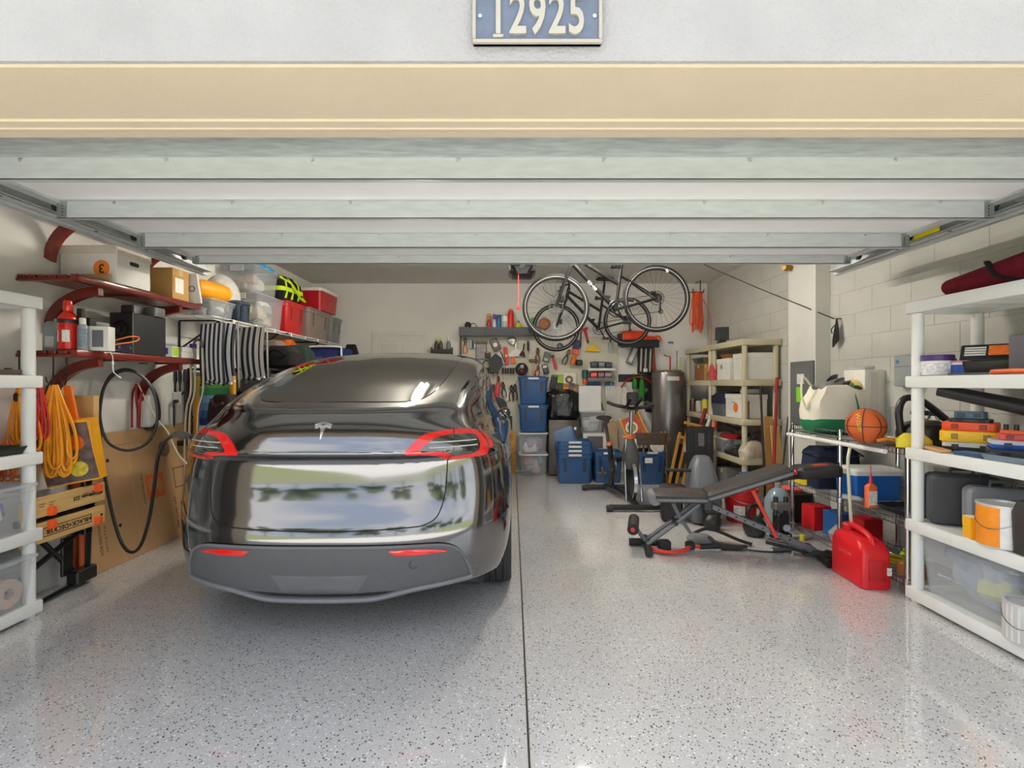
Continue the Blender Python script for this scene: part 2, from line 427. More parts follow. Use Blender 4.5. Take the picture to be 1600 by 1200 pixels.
for side, x, sx in (('left', GL, -1), ('right', GR, 1)):
    tr = thing('door_track', 'galvanised %s-hand track carrying the raised garage door' % side, 'door track', (x + sx * .062, 0, 0), group='garage door tracks')
    b = .0
    part('rail', MB().box(-.03, .03, 1.75, 3.98, GZ - .040, GZ - .037).box(.027 if sx > 0 else -.03, .03 if sx > 0 else -.027, 1.75, 3.98, GZ - .04, GZ + .03).box(-.03, .03, 1.75, 3.98, GZ + .03, GZ + .033).box(-.03, -.027, 1.75, 3.98, GZ - .04, GZ - .03).box(.027, .03, 1.75, 3.98, GZ - .04, GZ - .03), M_galv, tr)
    part('angle_iron', MB().box(sx * .034 if sx > 0 else -.037, .037 if sx > 0 else -.034, 1.75, 4.02, GZ - .055, GZ + .0).box(min(sx * .034, sx * .075), max(sx * .034, sx * .075), 1.75, 4.02, GZ - .058, GZ - .055), M_galv, tr)
    for y in (3.8, 2.4): part('hanger_strap', MB().box(-.015, .015, y, y + .03, GZ + .03, ZT), M_galv, tr)
    for y in (2.35, 2.9, 3.3):
        part('slot_mark', MB().box(-.012, .004, y, y + .02, GZ - .0415, GZ - .0395), mat((40, 42, 42), .6), tr)
    if side == 'right':
        part('yellow_sticker', MB().box(-.034, -.031, 2.95, 3.22, GZ - .025, GZ + .02), mat((235, 214, 30), .5), tr)

# ceiling lamps and door opener
M_tube = mat((255, 248, 234), .5, var=0, emit=76.)
for i, (x, y) in enumerate(((-.95, 4.7), (.75, 4.7))):
    lt = thing('fluorescent_fixture', ('warm twin-tube fluorescent fixture on the ceiling above the car', 'warm twin-tube fluorescent fixture on the ceiling above the exercise gear')[i], 'ceiling light', (x, y, ZT), R(90), group='ceiling lights')
    part('housing', MB().rr([(-.07, .60, .06, .01), (-.03, .61, .075, .01), (0, .61, .075, .01)]), plas((240, 240, 236)), lt)
    for q in (-.035, .035):
        part('tube', MB().cyl((-.58, q, -.088), (.58, q, -.088), .014), M_tube, lt)
# ---------------------------------------------------------------- car
def interp(tab):
    xs = np.array([a for a, b in tab]); ys = np.array([b for a, b in tab])
    d = np.gradient(ys, xs)                       # cubic hermite through the table
    for i in range(len(xs)):
        if i and i < len(xs) - 1:
            l, r = (ys[i] - ys[i - 1]) / (xs[i] - xs[i - 1]), (ys[i + 1] - ys[i]) / (xs[i + 1] - xs[i])
            d[i] = 0 if l * r <= 0 else 2 * l * r / (l + r)
    def f(x):
        x = np.clip(x, xs[0], xs[-1]); i = np.clip(np.searchsorted(xs, x) - 1, 0, len(xs) - 2)
        h = xs[i + 1] - xs[i]; t = (x - xs[i]) / h
        return ((2 * t ** 3 - 3 * t * t + 1) * ys[i] + (t ** 3 - 2 * t * t + t) * h * d[i] + (-2 * t ** 3 + 3 * t * t) * ys[i + 1] + (t ** 3 - t * t) * h * d[i + 1])
    return f
ZC = interp([(-.2, 1.10), (.08, 1.195), (.13, 1.212), (.25, 1.252), (.5, 1.335), (.8, 1.42), (1.2, 1.52), (1.6, 1.592), (1.95, 1.626), (2.3, 1.634), (2.7, 1.615), (3.05, 1.55), (3.8, 1.12), (4.4, .98), (4.75, .85)])
YC = interp([(.1, .16), (.24, .07), (.30, .03), (.40, .012), (.5, .0), (.56, .0), (.62, .008), (.66, .020), (.70, .035), (.76, .053), (.84, .067), (.92, .071), (.958, .066), (.974, .048), (.985, .014), (.995, .004), (1.006, .003), (1.03, .010), (1.06, .020), (1.10, .038), (1.14, .064), (1.18, .098), (1.215, .135), (1.3, .3), (1.7, .8)])
YS = interp([(.1, .16), (.24, .07), (.3, .03), (.5, .0), (.9, .015), (1.03, .03), (1.14, .08), (1.215, .135), (1.3, .3), (1.7, .8)])
WS = interp([(.1, .78), (.2, .86), (.3, .915), (.4, .945), (.5, .958), (.6, .962), (.7, .958), (.8, .95), (.9, .938), (1.0, .918), (1.1, .885), (1.2, .80), (1.3, .80), (1.7, .8)])
CURVE = [(0, 1), (.2, .996), (.4, .983), (.56, .965), (.67, .945), (.745, .91), (.79, .85), (.825, .75), (.86, .56), (.89, .37), (.92, .22), (.955, .11), (1, 0)]
_a = [(math.atan2(t, x), math.hypot(t, x)) for x, t in CURVE][::-1]
RHO = interp(_a)
KW = interp([(-.1, .88), (.2, .90), (.5, .93), (.9, .985), (1.5, 1.0), (1.8, .975), (2.2, .93), (3, .91), (5, .9)])
def carF(x, s, z):
    ax = np.abs(x)
    zs = .95 + .07 * np.clip(1 - s / 1.6, 0, 1) ** 1.5
    zs = np.where(s > 3.2, zs - .10 * np.clip((s - 3.2) / 1.2, 0, 1), zs)
    zc = ZC(s); zt = np.maximum(zc - zs, .06)
    W = WS(np.minimum(z, zs)); tn = (z - zs) / zt
    tp0 = np.maximum(tn, 0); xf = ax / (W * (1 - (1 - KW(s)) * np.clip(tp0 * 2, 0, 1))); tp = np.maximum(tn, 0)
    rho = np.hypot(xf, tp); ang = np.arctan2(tp, np.maximum(xf, 1e-6))
    qs = np.where(tn > 0, rho / RHO(ang), xf)
    n = 2.8; L = .72
    c = np.clip(ax / .93, 0, 1) ** 3
    a = np.clip((L - (s - YC(z) * (1 - c) - YS(z) * c)) / L, 0, 3)
    fr = np.clip((.9 - (4.75 - s - .25 * np.clip((z - .5), 0, 1))) / .9, 0, 3)
    qx = ax / (WS(z) * 1.012)
    Fp = (qx ** n + a ** n + fr ** n) ** (1 / n) - 1
    Fs = (qs - 1) * np.where(tn > 0, .9, 1)
    k = .045
    h = np.clip(.5 + .5 * (Fs - Fp) / k, 0, 1)
    F = Fp * (1 - h) + Fs * h + k * h * (1 - h)
    zb = .30 - .06 * np.clip((s - .3) / .6, 0, 1)
    F = np.maximum(F, (zb - z) * 1.2)
    for c in (.98, 3.87):                         # wheel arches
        F = np.maximum(F, np.where(ax > .60, .405 - np.hypot(s - c, z - .37), -1))
    return F
def car_body():
    xs = np.linspace(-1.02, 1.02, 129)
    ss = np.concatenate([np.arange(-.04, .45, .013), np.arange(.45, 1.6, .028), np.arange(1.6, 4.86, .06)])
    zs = np.arange(.2, 1.68, .0145)
    X, S, Z = np.meshgrid(xs, ss, zs, indexing='ij'); V = carF(X, S, Z); ins = V < 0
    nx, ny, nz = V.shape
    acc = np.zeros((nx - 1, ny - 1, nz - 1, 3)); cnt = np.zeros((nx - 1, ny - 1, nz - 1))
    P = np.stack([X, S, Z], -1)
    for ax in range(3):
        lo = [slice(None)] * 3; hi = [slice(None)] * 3; lo[ax] = slice(0, -1); hi[ax] = slice(1, None); lo, hi = tuple(lo), tuple(hi)
        cr = ins[lo] != ins[hi]; t = V[lo] / np.where(cr, V[lo] - V[hi], 1)
        Q = P[lo] + (P[hi] - P[lo]) * t[..., None]
        o1, o2 = [a for a in range(3) if a != ax]
        for d1 in (0, 1):
            for d2 in (0, 1):
                sl = [slice(None)] * 3; sl[o1] = slice(d1, (nx, ny, nz)[o1] - 1 + d1); sl[o2] = slice(d2, (nx, ny, nz)[o2] - 1 + d2); sl = tuple(sl)
                acc += np.where(cr[sl][..., None], Q[sl], 0); cnt += cr[sl]
    act = cnt > 0; idx = np.full(act.shape, -1); idx[act] = np.arange(act.sum())
    pts = acc[act] / cnt[act][:, None]
    for _ in range(5):
        F = carF(*pts.T); e = 1e-3; g = np.stack([(carF(*(pts + e * np.eye(3)[i]).T) - carF(*(pts - e * np.eye(3)[i]).T)) / (2 * e) for i in range(3)], 1)
        st = F[:, None] * g / np.maximum((g * g).sum(1), .05)[:, None]
        pts -= np.clip(st, -.006, .006)
    faces = []
    for ax in range(3):
        lo = [slice(None)] * 3; hi = [slice(None)] * 3; lo[ax] = slice(0, -1); hi[ax] = slice(1, None)
        cr = ins[tuple(lo)] != ins[tuple(hi)]
        o1, o2 = [a for a in range(3) if a != ax]
        I = np.argwhere(cr)
        I = I[(I[:, o1] > 0) & (I[:, o2] > 0) & (I[:, o1] < (nx, ny, nz)[o1] - 1) & (I[:, o2] < (nx, ny, nz)[o2] - 1)]
        q = []
        for d1, d2 in ((1, 1), (0, 1), (0, 0), (1, 0)):
            J = I.copy(); J[:, o1] -= d1; J[:, o2] -= d2; q.append(idx[J[:, 0], J[:, 1], J[:, 2]])
        faces.append(np.stack(q, 1))
    faces = np.concatenate(faces)
    return pts, faces
M_paint = mat((126, 125, 126), .10, metal=1., coat=.7, var=0)
M_glass = mat((24, 24, 24), .03, var=0, spec=.8, coat=.6)
M_black = plas((34, 34, 36), .5)
M_fascia = mat((84, 84, 86), .55, var=.05, vs=40)
M_red = mat((224, 34, 30), .08, var=0, coat=1.)
CX, CY = -.96, 2.43
car = thing('car', 'dark grey electric hatchback parked with its tail toward the open door', 'car', (CX, CY, 0))
_p, _f = car_body()
me = bpy.data.meshes.new('body'); me.from_pydata(_p.tolist(), [], _f.tolist()); me.update()
_b = bmesh.new(); _b.from_mesh(me); bmesh.ops.recalc_face_normals(_b, faces=_b.faces[:]); _b.to_mesh(me); _b.free()
me.shade_smooth()
link('body', me, M_paint, car)
BV = BVHTree.FromPolygons([tuple(v) for v in _p], [tuple(q) for q in _f])
def hitc(o, d):
    p, n, i, dist = BV.ray_cast(Vector(o), Vector(d).normalized())
    if p is None: p, n, i, dist = BV.find_nearest(Vector(o) + Vector(d).normalized() * 2)
    if n.dot(Vector(d)) > 0: n = -n
    return p, n
def p_cyl(a, z):
    a = R(a); d = Vector((math.sin(a), -math.cos(a), 0)); o = Vector((0, 1, z)) + d * 3; return hitc(o, -d)
def p_top(x, s): return hitc((x, s, 3), (0, 0, -1))
def p_right(s, z): return hitc((3, s, z), (-1, 0, 0))
def p_left(s, z): return hitc((-3, s, z), (1, 0, 0))
def onto(mb, poly, pr, off, step=(1., .02), skirt=.012, k=4, closed_smooth=True):
    """fill an outline with a fine mesh laid on the body, a little proud, with turned-in edges"""
    from mathutils.geometry import delaunay_2d_cdt
    B = [Vector((p.x / step[0], p.y / step[1])) for p in (catmull([(a, b, 0) for a, b in poly], k, True) if closed_smooth else [Vector((a, b, 0)) for a, b in poly])]
    n = len(B)
    x0, x1, y0, y1 = min(p.x for p in B), max(p.x for p in B), min(p.y for p in B), max(p.y for p in B)
    V = list(B)
    for i in range(int(x0), int(x1) + 1):
        for j in range(int(y0), int(y1) + 1): V.append(Vector((i + .25, j + .25)))
    vo, eo, fo, ov, oe, of = delaunay_2d_cdt(V, [(i, (i + 1) % n) for i in range(n)], [], 1, 1e-5)
    vs = []; used = sorted({i for f in fo for i in f}); ix = {u: q for q, u in enumerate(used)}
    for u in used:
        p, nn = pr(vo[u].x * step[0], vo[u].y * step[1]); vs.append(p + nn * off)
    fs = [tuple(ix[i] for i in f) for f in fo]
    edge = {}
    for f in fs:
        for q in range(len(f)):
            e = (f[q], f[(q + 1) % len(f)]); kx = tuple(sorted(e)); edge[kx] = None if kx in edge else e
    base = len(vs); low = {}
    for e in edge.values():
        if e is None: continue
        for q in e:
            if q not in low:
                u = used[q]; p, nn = pr(vo[u].x * step[0], vo[u].y * step[1]); low[q] = len(vs); vs.append(p - nn * skirt)
        fs.append((e[1], e[0], low[e[0]], low[e[1]]))
    mb.add(vs, fs); return mb
def mir(poly): return [(-a, b) for a, b in poly]
WIN = [(0, .25), (.2, .252), (.37, .268), (.455, .325), (.505, .46), (.535, .72), (.55, 1.0), (.555, 1.3), (.55, 1.55), (.46, 1.66), (0, 1.68)]
WIN = WIN + [(-a, b) for a, b in WIN[1:-1][::-1]]
part('rear_window', onto(MB(), WIN, p_top, .0035, (.05, .05)), M_glass, car, sm=50)
RF = [(0, 1.72), (.46, 1.70), (.55, 1.75), (.56, 2.3), (.53, 2.95), (.45, 3.02), (0, 3.06)]; RF = RF + [(-a, b) for a, b in RF[1:-1][::-1]]
part('glass_roof', onto(MB(), RF, p_top, .0035, (.06, .06)), M_glass, car, sm=50)
SW = [(.82, 1.16), (1.2, 1.085), (2.2, 1.06), (3.2, 1.04), (3.42, 1.07), (3.12, 1.38), (2.6, 1.51), (1.95, 1.50), (1.4, 1.42), (.98, 1.27)]
for pr in (p_right, p_left):
    part('side_window', onto(MB(), SW, pr, .0035, (.06, .03)), M_glass, car, sm=50)
LT = [(23.5, .996), (25, 1.035), (28, 1.078), (31.4, 1.097), (37.8, 1.108), (43.7, 1.104), (46.9, 1.09), (48.4, 1.051), (48.9, .99), (48, .962), (42, .957), (38.4, .955), (35.6, .956), (34, .972), (31.7, .986), (27.3, .992)]
cen = (37.6, 1.03)
IN = [(27.5, 1.006), (29.4, 1.04), (31.6, 1.066), (35, 1.08), (40, 1.083), (44, 1.078), (45.4, 1.05), (45.2, 1.005), (43.5, .988), (39.5, .983), (36.5, .984), (34.2, .998), (31, 1.004)]
for sg in (1, -1):
    f = (lambda q: q) if sg > 0 else mir
    tl_ = part('tail_light', onto(MB(), f(LT), p_cyl, .006, (1, .012), .02), M_red, car, sm=60)
    part('inner_lens', onto(MB(), f(IN), p_cyl, .0085, (1, .012), .004), mat((96, 96, 92), .06, metal=.8, var=.35, vs=14, coat=1., stretch=(.6, .6, 5)), tl_, sm=60)
    for z, a0, a1 in ((1.048, 30, 44.5), (1.022, 30, 44.5)):
        part('light_bar', MB().tube([p_cyl(sg * (a0 + (a1 - a0) * t / 8), z)[0] + p_cyl(sg * (a0 + (a1 - a0) * t / 8), z)[1] * .0085 for t in range(9)], .0035, 6), mat((235, 235, 232), .15, metal=.6, var=0), tl_)
    part('lens_seam', MB().tube([p_cyl(sg * (36.0 + 2.0 * t / 6), .955 + .152 * t / 6)[0] + p_cyl(sg * (36.0 + 2.0 * t / 6), .955 + .152 * t / 6)[1] * .0085 for t in range(7)], .0022, 5), M_black, tl_)
    part('rear_reflector', onto(MB(), f([(19.1, .52), (20.9, .495), (27, .492), (33.9, .497), (34.3, .502), (29, .519), (24, .522)]), p_cyl, .018, (1, .012), .004, 1), M_red, car, sm=60)
SEAM = [(36.0, .955), (35.7, .88), (34.9, .781), (33.2, .7), (31.2, .655), (28.3, .633), (25.7, .627), (16.8, .620), (7.5, .615), (0, .613)]
SM = SEAM + [(-a, b) for a, b in SEAM[:-1][::-1]]
part('liftgate_seam', MB().tube([p_cyl(p.x, p.y)[0] - p_cyl(p.x, p.y)[1] * .0003 for p in catmull([(a, b, 0) for a, b in SM], 4)], .0032, 6), mat((12, 12, 12), .8, var=0), car)
VT = [(0, .541), (7.6, .541), (16, .541), (28.4, .538), (34.2, .524), (37.3, .494), (39.6, .436), (41.0, .384), (41.9, .335), (40.5, .322)]
VB = [(28.7, .318), (20.4, .312), (10, .308), (0, .306)]
V_ = VT + VB; V_ = V_ + [(-a, b) for a, b in V_[1:-1][::-1]]
va = part('lower_fascia', onto(MB(), V_, p_cyl, .012, (1.2, .02), .02, 2), M_fascia, car, sm=50)
def along(tab, off, r, n=8, flat=1.):
    T = tab + [(-a, b) for a, b in tab[:-1][::-1]]
    P = []
    for q in catmull([(a, b, 0) for a, b in T], 4):
        p, nn = p_cyl(q.x, max(q.y, .31)); P.append(Vector((p.x, p.y, q.y)) + nn * off)
    return MB().tube(P, r, n, flat=flat)
part('fascia_edge', along([(41.8, .345), (41.0, .384), (39.6, .436), (37.3, .494), (34.2, .524), (28.4, .536), (7.6, .538), (0, .538)], .012, .0085), mat((104, 104, 107), .5), va)
part('diffuser_lip', along([(41.9, .338), (34, .328), (27, .316), (22, .30), (18, .285), (14, .276), (7.6, .273), (0, .272)], .012, .019, 8, .75), mat((112, 112, 115), .5), va)
part('plate_panel', onto(MB(), [(-14, .40), (14, .40), (11, .315), (-11, .315)], p_cyl, .0135, (1, .015), .003, 1, False), mat((96, 96, 98), .5, var=.04), va)
part('tow_cover', MB().torus((0, 0, 0), .021, .0015, 'y', 24, 5), mat((60, 60, 62), .5), va, tuple(p_cyl(25.7, .446)[0] + p_cyl(25.7, .446)[1] * .013), (0, 0, R(22)))
# badge
s_ = .043
def badge(pts): return [(math.degrees(math.atan2(a * s_, .935)), 1.112 + b * s_) for a, b in pts]
A1 = [(-1, .62), (-.6, .76), (0, .82), (.6, .76), (1, .62), (1.02, .72), (.6, .9), (0, .96), (-.6, .9), (-1.02, .72)]
A2 = [(-.95, .5), (-.5, .64), (-.2, .66), (0, .5), (.2, .66), (.5, .64), (.95, .5), (.82, .3), (.5, .42), (.3, .42), (.2, .2), (.04, -.95), (-.04, -.95), (-.2, .2), (-.3, .42), (-.5, .42), (-.82, .3)]
bd = onto(MB(), badge(A1), p_cyl, .005, (.4, .006), .002, 1, False); onto(bd, badge(A2), p_cyl, .005, (.4, .006), .002, 1, False)
part('badge', bd, mat((245, 245, 245), .12, metal=.9, var=0), car)
part('underbody', MB().box(-.80, .80, .35, 4.4, .2, .45, .03), M_black, car)
for s, nm in ((.98, 'rear'), (3.87, 'front')):
    for sg in (1, -1):
        wh = part('tire', MB().lathe([(.25, -.11), (.335, -.12), (.352, -.105), (.357, -.07), (.349, -.068), (.349, -.062), (.359, -.06), (.359, -.025), (.35, -.023), (.35, -.017), (.36, -.015), (.36, .015), (.35, .017), (.35, .023), (.359, .025), (.359, .06), (.349, .062), (.349, .068), (.357, .07), (.352, .105), (.335, .12), (.25, .11)], 48, ax='x'), mat((50, 50, 51), .8, var=.1), car, (sg * .835, s, .36))
        rm = MB().lathe([(.245, -.1), (.252, .105), (.24, .11), (.235, -.1)], 40, ax='x', cap=False).lathe([(.055, .06), (.06, .1), (0, .105)], 20, ax='x')
        for q in range(10):
            a = 2 * PI * q / 10; rm.tube([(.085, .04 * math.cos(a), .04 * math.sin(a)), (.1, .15 * math.cos(a + .06), .15 * math.sin(a + .06)), (.09, .243 * math.cos(a), .243 * math.sin(a))], .014, 6)
        part('rim', rm, met((120, 121, 124), .35), wh, (0, 0, 0), (0, 0, 0 if sg > 0 else PI))
        rc = None
for sg in (1, -1):
    for y0 in (.5, 3.4): part('wheel_liner', MB().box(sg * .6 - .02, sg * .6 + .02, y0, y0 + .95, .25, .8), M_black, car)
    mrr = MB().ball((sg * .88, 3.02, 1.03), .08, (.8, 1.3, .8)); part('side_mirror', mrr, M_paint, car)
    part('charge_door' if sg < 0 else 'side_marker', onto(MB(), [(sg * 49.6, 1.085), (sg * 51.5, 1.07), (sg * 51.8, 1.01), (sg * 50, 1.0)], p_cyl, .004, (1, .012), .006, 3), M_red if sg > 0 else M_black, car)
# ---------------------------------------------------------------- builders shared by several things
M_shelfw = mat((232, 232, 228), .45, var=.03, vs=3)
M_beige = mat((198, 188, 158), .5, var=.05, vs=3)
def shelf_unit(name, label, loc, rz, L, D, zs, m, group, top=.09, rp=.032, lip=.068):
    """moulded plastic rack: local x along its length, y across its depth"""
    t = thing(name, label, 'shelf', loc, rz, group)
    for i, z in enumerate(zs):
        b = MB()
        b.box(.005, L - .005, .005, D - .005, z - .018, z, .004)
        b.box(0, L, 0, .03, z - lip, z + .004, .008, 2).box(0, L, D - .03, D, z - lip, z + .004, .008, 2).box(-.0012, .03, .002, D - .002, z - lip + .001, z + .003, .008, 2).box(L - .03, L + .0012, .002, D - .002, z - lip + .001, z + .003, .008, 2)
        for k in range(1, 6): b.box(L * k / 6 - .006, L * k / 6 + .006, .02, D - .02, z - .05, z - .015)
        part('shelf_board', b, m, t)
    for x in (.045, L - .045):
        for y in (.045, D - .045):
            for i in range(len(zs) - 1):
                part('post', MB().lathe([(rp, zs[i] + .001), (rp, zs[i + 1] - lip - .001)], 16, (x, y, 0)), m, t)
            part('foot', MB().lathe([(rp * .95, .0), (rp, zs[0] - lip)], 16, (x, y, 0)), m, t)
    return t
M_clear = mat((226, 230, 234), .15, var=0, alpha=.17)
M_clear2 = mat((214, 218, 222), .2, var=0, alpha=.42)
def contents(t, n, hx, hy, h, cols, seed):
    """loose folded goods seen through a clear wall"""
    r = random.Random(seed)
    for i in range(n):
        sx, sy, sz = hx * r.uniform(.35, .6), hy * r.uniform(.35, .6), h * r.uniform(.16, .3)
        x, y, z = r.uniform(-1, 1) * (hx * .9 - sx), r.uniform(-1, 1) * (hy * .9 - sy), .012 + sz + r.uniform(0, 1) * (h * .92 - 2 * sz)
        b = MB().rr([(-sz, sx * .8, sy * .8, .02), (-sz * .6, sx, sy, .02), (sz * .5, sx, sy * .95, .02), (sz, sx * .75, sy * .7, .02)])
        part('packed_item', b, cloth(cols[i % len(cols)]), t, (x, y, z), (r.uniform(-.15, .15), r.uniform(-.15, .15), r.uniform(-.3, .3)))
def clear_bin(label, loc, rz, L, D, H, lid, cols, group=None, n=9, seed=1, name='clear_storage_bin', latch=True, m=None, lidm=None, taper=.9):
    t = thing(name, label, 'storage bin', loc, rz, group)
    hx, hy = L / 2, D / 2; w_ = .004
    hx0, hy0 = hx * taper, hy * taper
    part('tub', MB().rr([(0, hx0, hy0, .03), (.004, hx0 + .002, hy0 + .002, .03), (H - .03, hx, hy, .03), (H - .03, hx + .012, hy + .012, .034), (H, hx + .012, hy + .012, .034), (H, hx - w_, hy - w_, .028), (.008, hx0 - w_, hy0 - w_, .026)], 4), m or M_clear, t)
    lm = lidm or (plas(lid) if lid else M_clear2)
    ld = part('lid', MB().rr([(H + .001, hx + .018, hy + .018, .036), (H + .012, hx + .018, hy + .018, .036), (H + .016, hx + .01, hy + .01, .034), (H + .016, hx - .03, hy - .03, .03), (H + .009, hx - .04, hy - .04, .03)], 4), lm, t)
    if latch:
        for s in (-1, 1):
            part('latch', MB().cbox((s * (hx + .022), 0, H - .02), (.012, D * .4, .06), .004), lm, ld)
    contents(t, n, hx0 - .01, hy0 - .01, H - .03, cols, seed)
    return t
def tote(label, loc, rz, L, D, H, col, lid=None, group=None, name='storage_tote', rough=.42, clip=None, open_=False):
    """opaque tapered tote with flared rim, corner ribs, lid and end clips"""
    t = thing(name, label, 'storage tote', loc, rz, group)
    hx, hy = L / 2, D / 2; a, b = hx * .84, hy * .84; m = plas(col, rough)
    prof = [(0, a, b, .035), (.006, a + .004, b + .004, .04), (H * .86, hx * .95, hy * .95, .045), (H * .87, hx * .985, hy * .985, .05), (H * .97, hx * .99, hy * .99, .05), (H * .97, hx, hy, .052), (H, hx, hy, .052)]
    prof += [(H, hx * .93, hy * .93, .045), (.02, a - .01, b - .01, .03)]
    part('body', MB().rr(prof, 4), m, t)
    for s in (-1, 1):
        for q in (-.45, .45):
            for ax in (0, 1):
                ww = .022
                if ax == 0: part('rib', MB().add([(q * D * .8 - ww * .2 if 0 else q * L * .55 - ww, s * (b + .004), .02), (q * L * .55 + ww, s * (b + .004), .02), (q * L * .62 + ww, s * hy * .955, H * .86), (q * L * .62 - ww, s * hy * .955, H * .86), (q * L * .55 - ww, s * (b - .01), .02), (q * L * .55 + ww, s * (b - .01), .02), (q * L * .62 + ww, s * hy * .92, H * .86), (q * L * .62 - ww, s * hy * .92, H * .86)], [(0, 1, 2, 3), (4, 5, 6, 7), (0, 1, 5, 4), (1, 2, 6, 5), (2, 3, 7, 6), (3, 0, 4, 7)]), plas(tuple(int(q * .62) for q in col), rough), t)  # rib colour darkened to paint in the shade of recessed lines
    if not open_:
        lm = plas(lid, rough) if lid else m
        part('lid', MB().rr([(H - .012, hx + .008, hy + .008, .05), (H + .006, hx + .01, hy + .01, .052), (H + .014, hx, hy, .05), (H + .014, hx * .84, hy * .84, .04), (H + .024, hx * .8, hy * .8, .04)], 4), lm, t)
    if clip:
        for s in (-1, 1):
            part('clip', MB().cbox((0, s * (hy + .008), H - .012), (L * .36, .02, .03), .005), plas(clip), t)
    return t
def carton(label, loc, rz, L, D, H, col, name='cardboard_box', group=None, flap=True, lid=None, cat='box', hole=False):
    t = thing(name, label, cat, loc, rz, group)
    m = card(col)
    part('body', MB().box(-L / 2, L / 2, -D / 2, D / 2, 0, H, .003), m, t)
    if lid:
        part('lid', MB().box(-L / 2 - .006, L / 2 + .006, -D / 2 - .006, D / 2 + .006, H - .05, H + .006, .003), card(lid), t)
    elif flap:
        part('tape', MB().box(-L / 2 - .001, L / 2 + .001, -.025, .025, H - .05, H + .0015), mat((196, 170, 120), .3, var=.03), t)
    if hole:
        for s in (-1, 1): part('hand_hole', MB().rr([(0, .042, .014, .013), (.003, .042, .014, .013)]), mat((50, 46, 40), .9), t, (s * (L / 2), 0, H - .09), (R(90), 0, R(90)))
    return t
def bottle(label, loc, prof, col, name='bottle', cat='bottle', cap=None, lab=None, group=None, rz=0., n=18, rough=.3, metal=0.):
    """turned container: profile, optional cap (r, z0, z1) and label band (r, z0, z1, colour)"""
    t = thing(name, label, cat, loc, rz, group)
    part('body', MB().lathe(prof, n), mat(col, rough, metal=metal, var=.04), t)
    if cap: part('cap', MB().lathe([(cap[0], cap[1]), (cap[0], cap[2] - .003), (cap[0] * .9, cap[2])], 14), plas(cap[3]), t)
    if lab: part('print', MB().lathe([(lab[0], lab[1]), (lab[0], lab[2])], n, cap=False), mat(lab[3], .45, var=.25, vs=70), t)
    return t
def case(label, loc, rz, L, D, H, col, name='tool_case', group=None, handle=True, cat='case', hcol=None, rot=None):
    """hard shell case standing on its long side: L wide, D thick, H high"""
    t = thing(name, label, cat, loc, rz, group, rot)
    m = plas(col, .5)
    for s in (-1, 1):
        part('shell', MB().add([], []).rr([(0, L / 2 * .9, H / 2 * .9, .03, 0, H / 2), (D * .16, L / 2, H / 2, .04, 0, H / 2), (D / 2 - .001, L / 2, H / 2, .04, 0, H / 2)][::-1] if s > 0 else [(0, L / 2 * .9, H / 2 * .9, .03, 0, H / 2), (D * .16, L / 2, H / 2, .04, 0, H / 2), (D / 2 - .001, L / 2, H / 2, .04, 0, H / 2)], 4), m, t, (0, s * D / 2, 0), (R(90) if s > 0 else R(90), 0, 0) if 0 else ((R(90), 0, 0) if s > 0 else (R(90), 0, PI)))
    if handle:
        part('handle', MB().tube([(-L * .16, 0, H - .01), (-L * .15, 0, H + .03), (L * .15, 0, H + .03), (L * .16, 0, H - .01)], .011, 8), plas(hcol or (40, 40, 42)), t)
    for x in (-L * .3, L * .3):
        part('latch', MB().cbox((x, -.0, H - .004), (.04, D * .5, .02), .004), plas(hcol or (40, 40, 42)), t)
    return t
def cord(label, loc, col, w_, h, n, name='cord_hank', group=None, seed=0, r=.006, wrap=None, rz=0., top=.12):
    """hank of cord hung over a hook: many long loops, each free to sag differently"""
    q = random.Random(seed); t = thing(name, label, 'cord', loc, rz, group)
    b = MB()
    for i in range(n):
        a = (i / max(n - 1, 1) - .5) * w_; hh = h * q.uniform(.78, 1.0); d = q.uniform(-.03, .05); s = w_ * q.uniform(.08, .2)
        b.tube([(a * top, d * .2, 0), (a * max(.5, top) - s * .4, d, -hh * .3), (a * .95 - s * .8, d * 1.3, -hh * .65), (a * 1.05 - s * .9, d, -hh * .9), (a * 1.1, d + .01, -hh), (a * 1.05 + s * .9, d + .03, -hh * .9), (a * .9 + s * .7, d + .03, -hh * .6), (a * max(.5, top) + s * .3, d * .5 + .02, -hh * .28), (a * top + .004, .01, -.001)], r, 6, smooth=4)
    part('loops', b, mat(col, .45, var=.12, vs=12), t)['kind'] = 'stuff'
    if wrap: part('wrap', MB().lathe([(w_ * .17, -.10), (w_ * .2, -.085), (w_ * .2, -.06), (w_ * .16, -.05)], 14), plas(wrap), t)
    return t
def hook(label, loc, name='wall_hook', rz=0.):
    return one(name, MB().tube([(0, 0, 0), (0, -.03, -.01), (0, -.06, -.01), (0, -.07, .02)], .004, 6, smooth=3), plas((40, 40, 40)), label, 'hook', loc, rz)
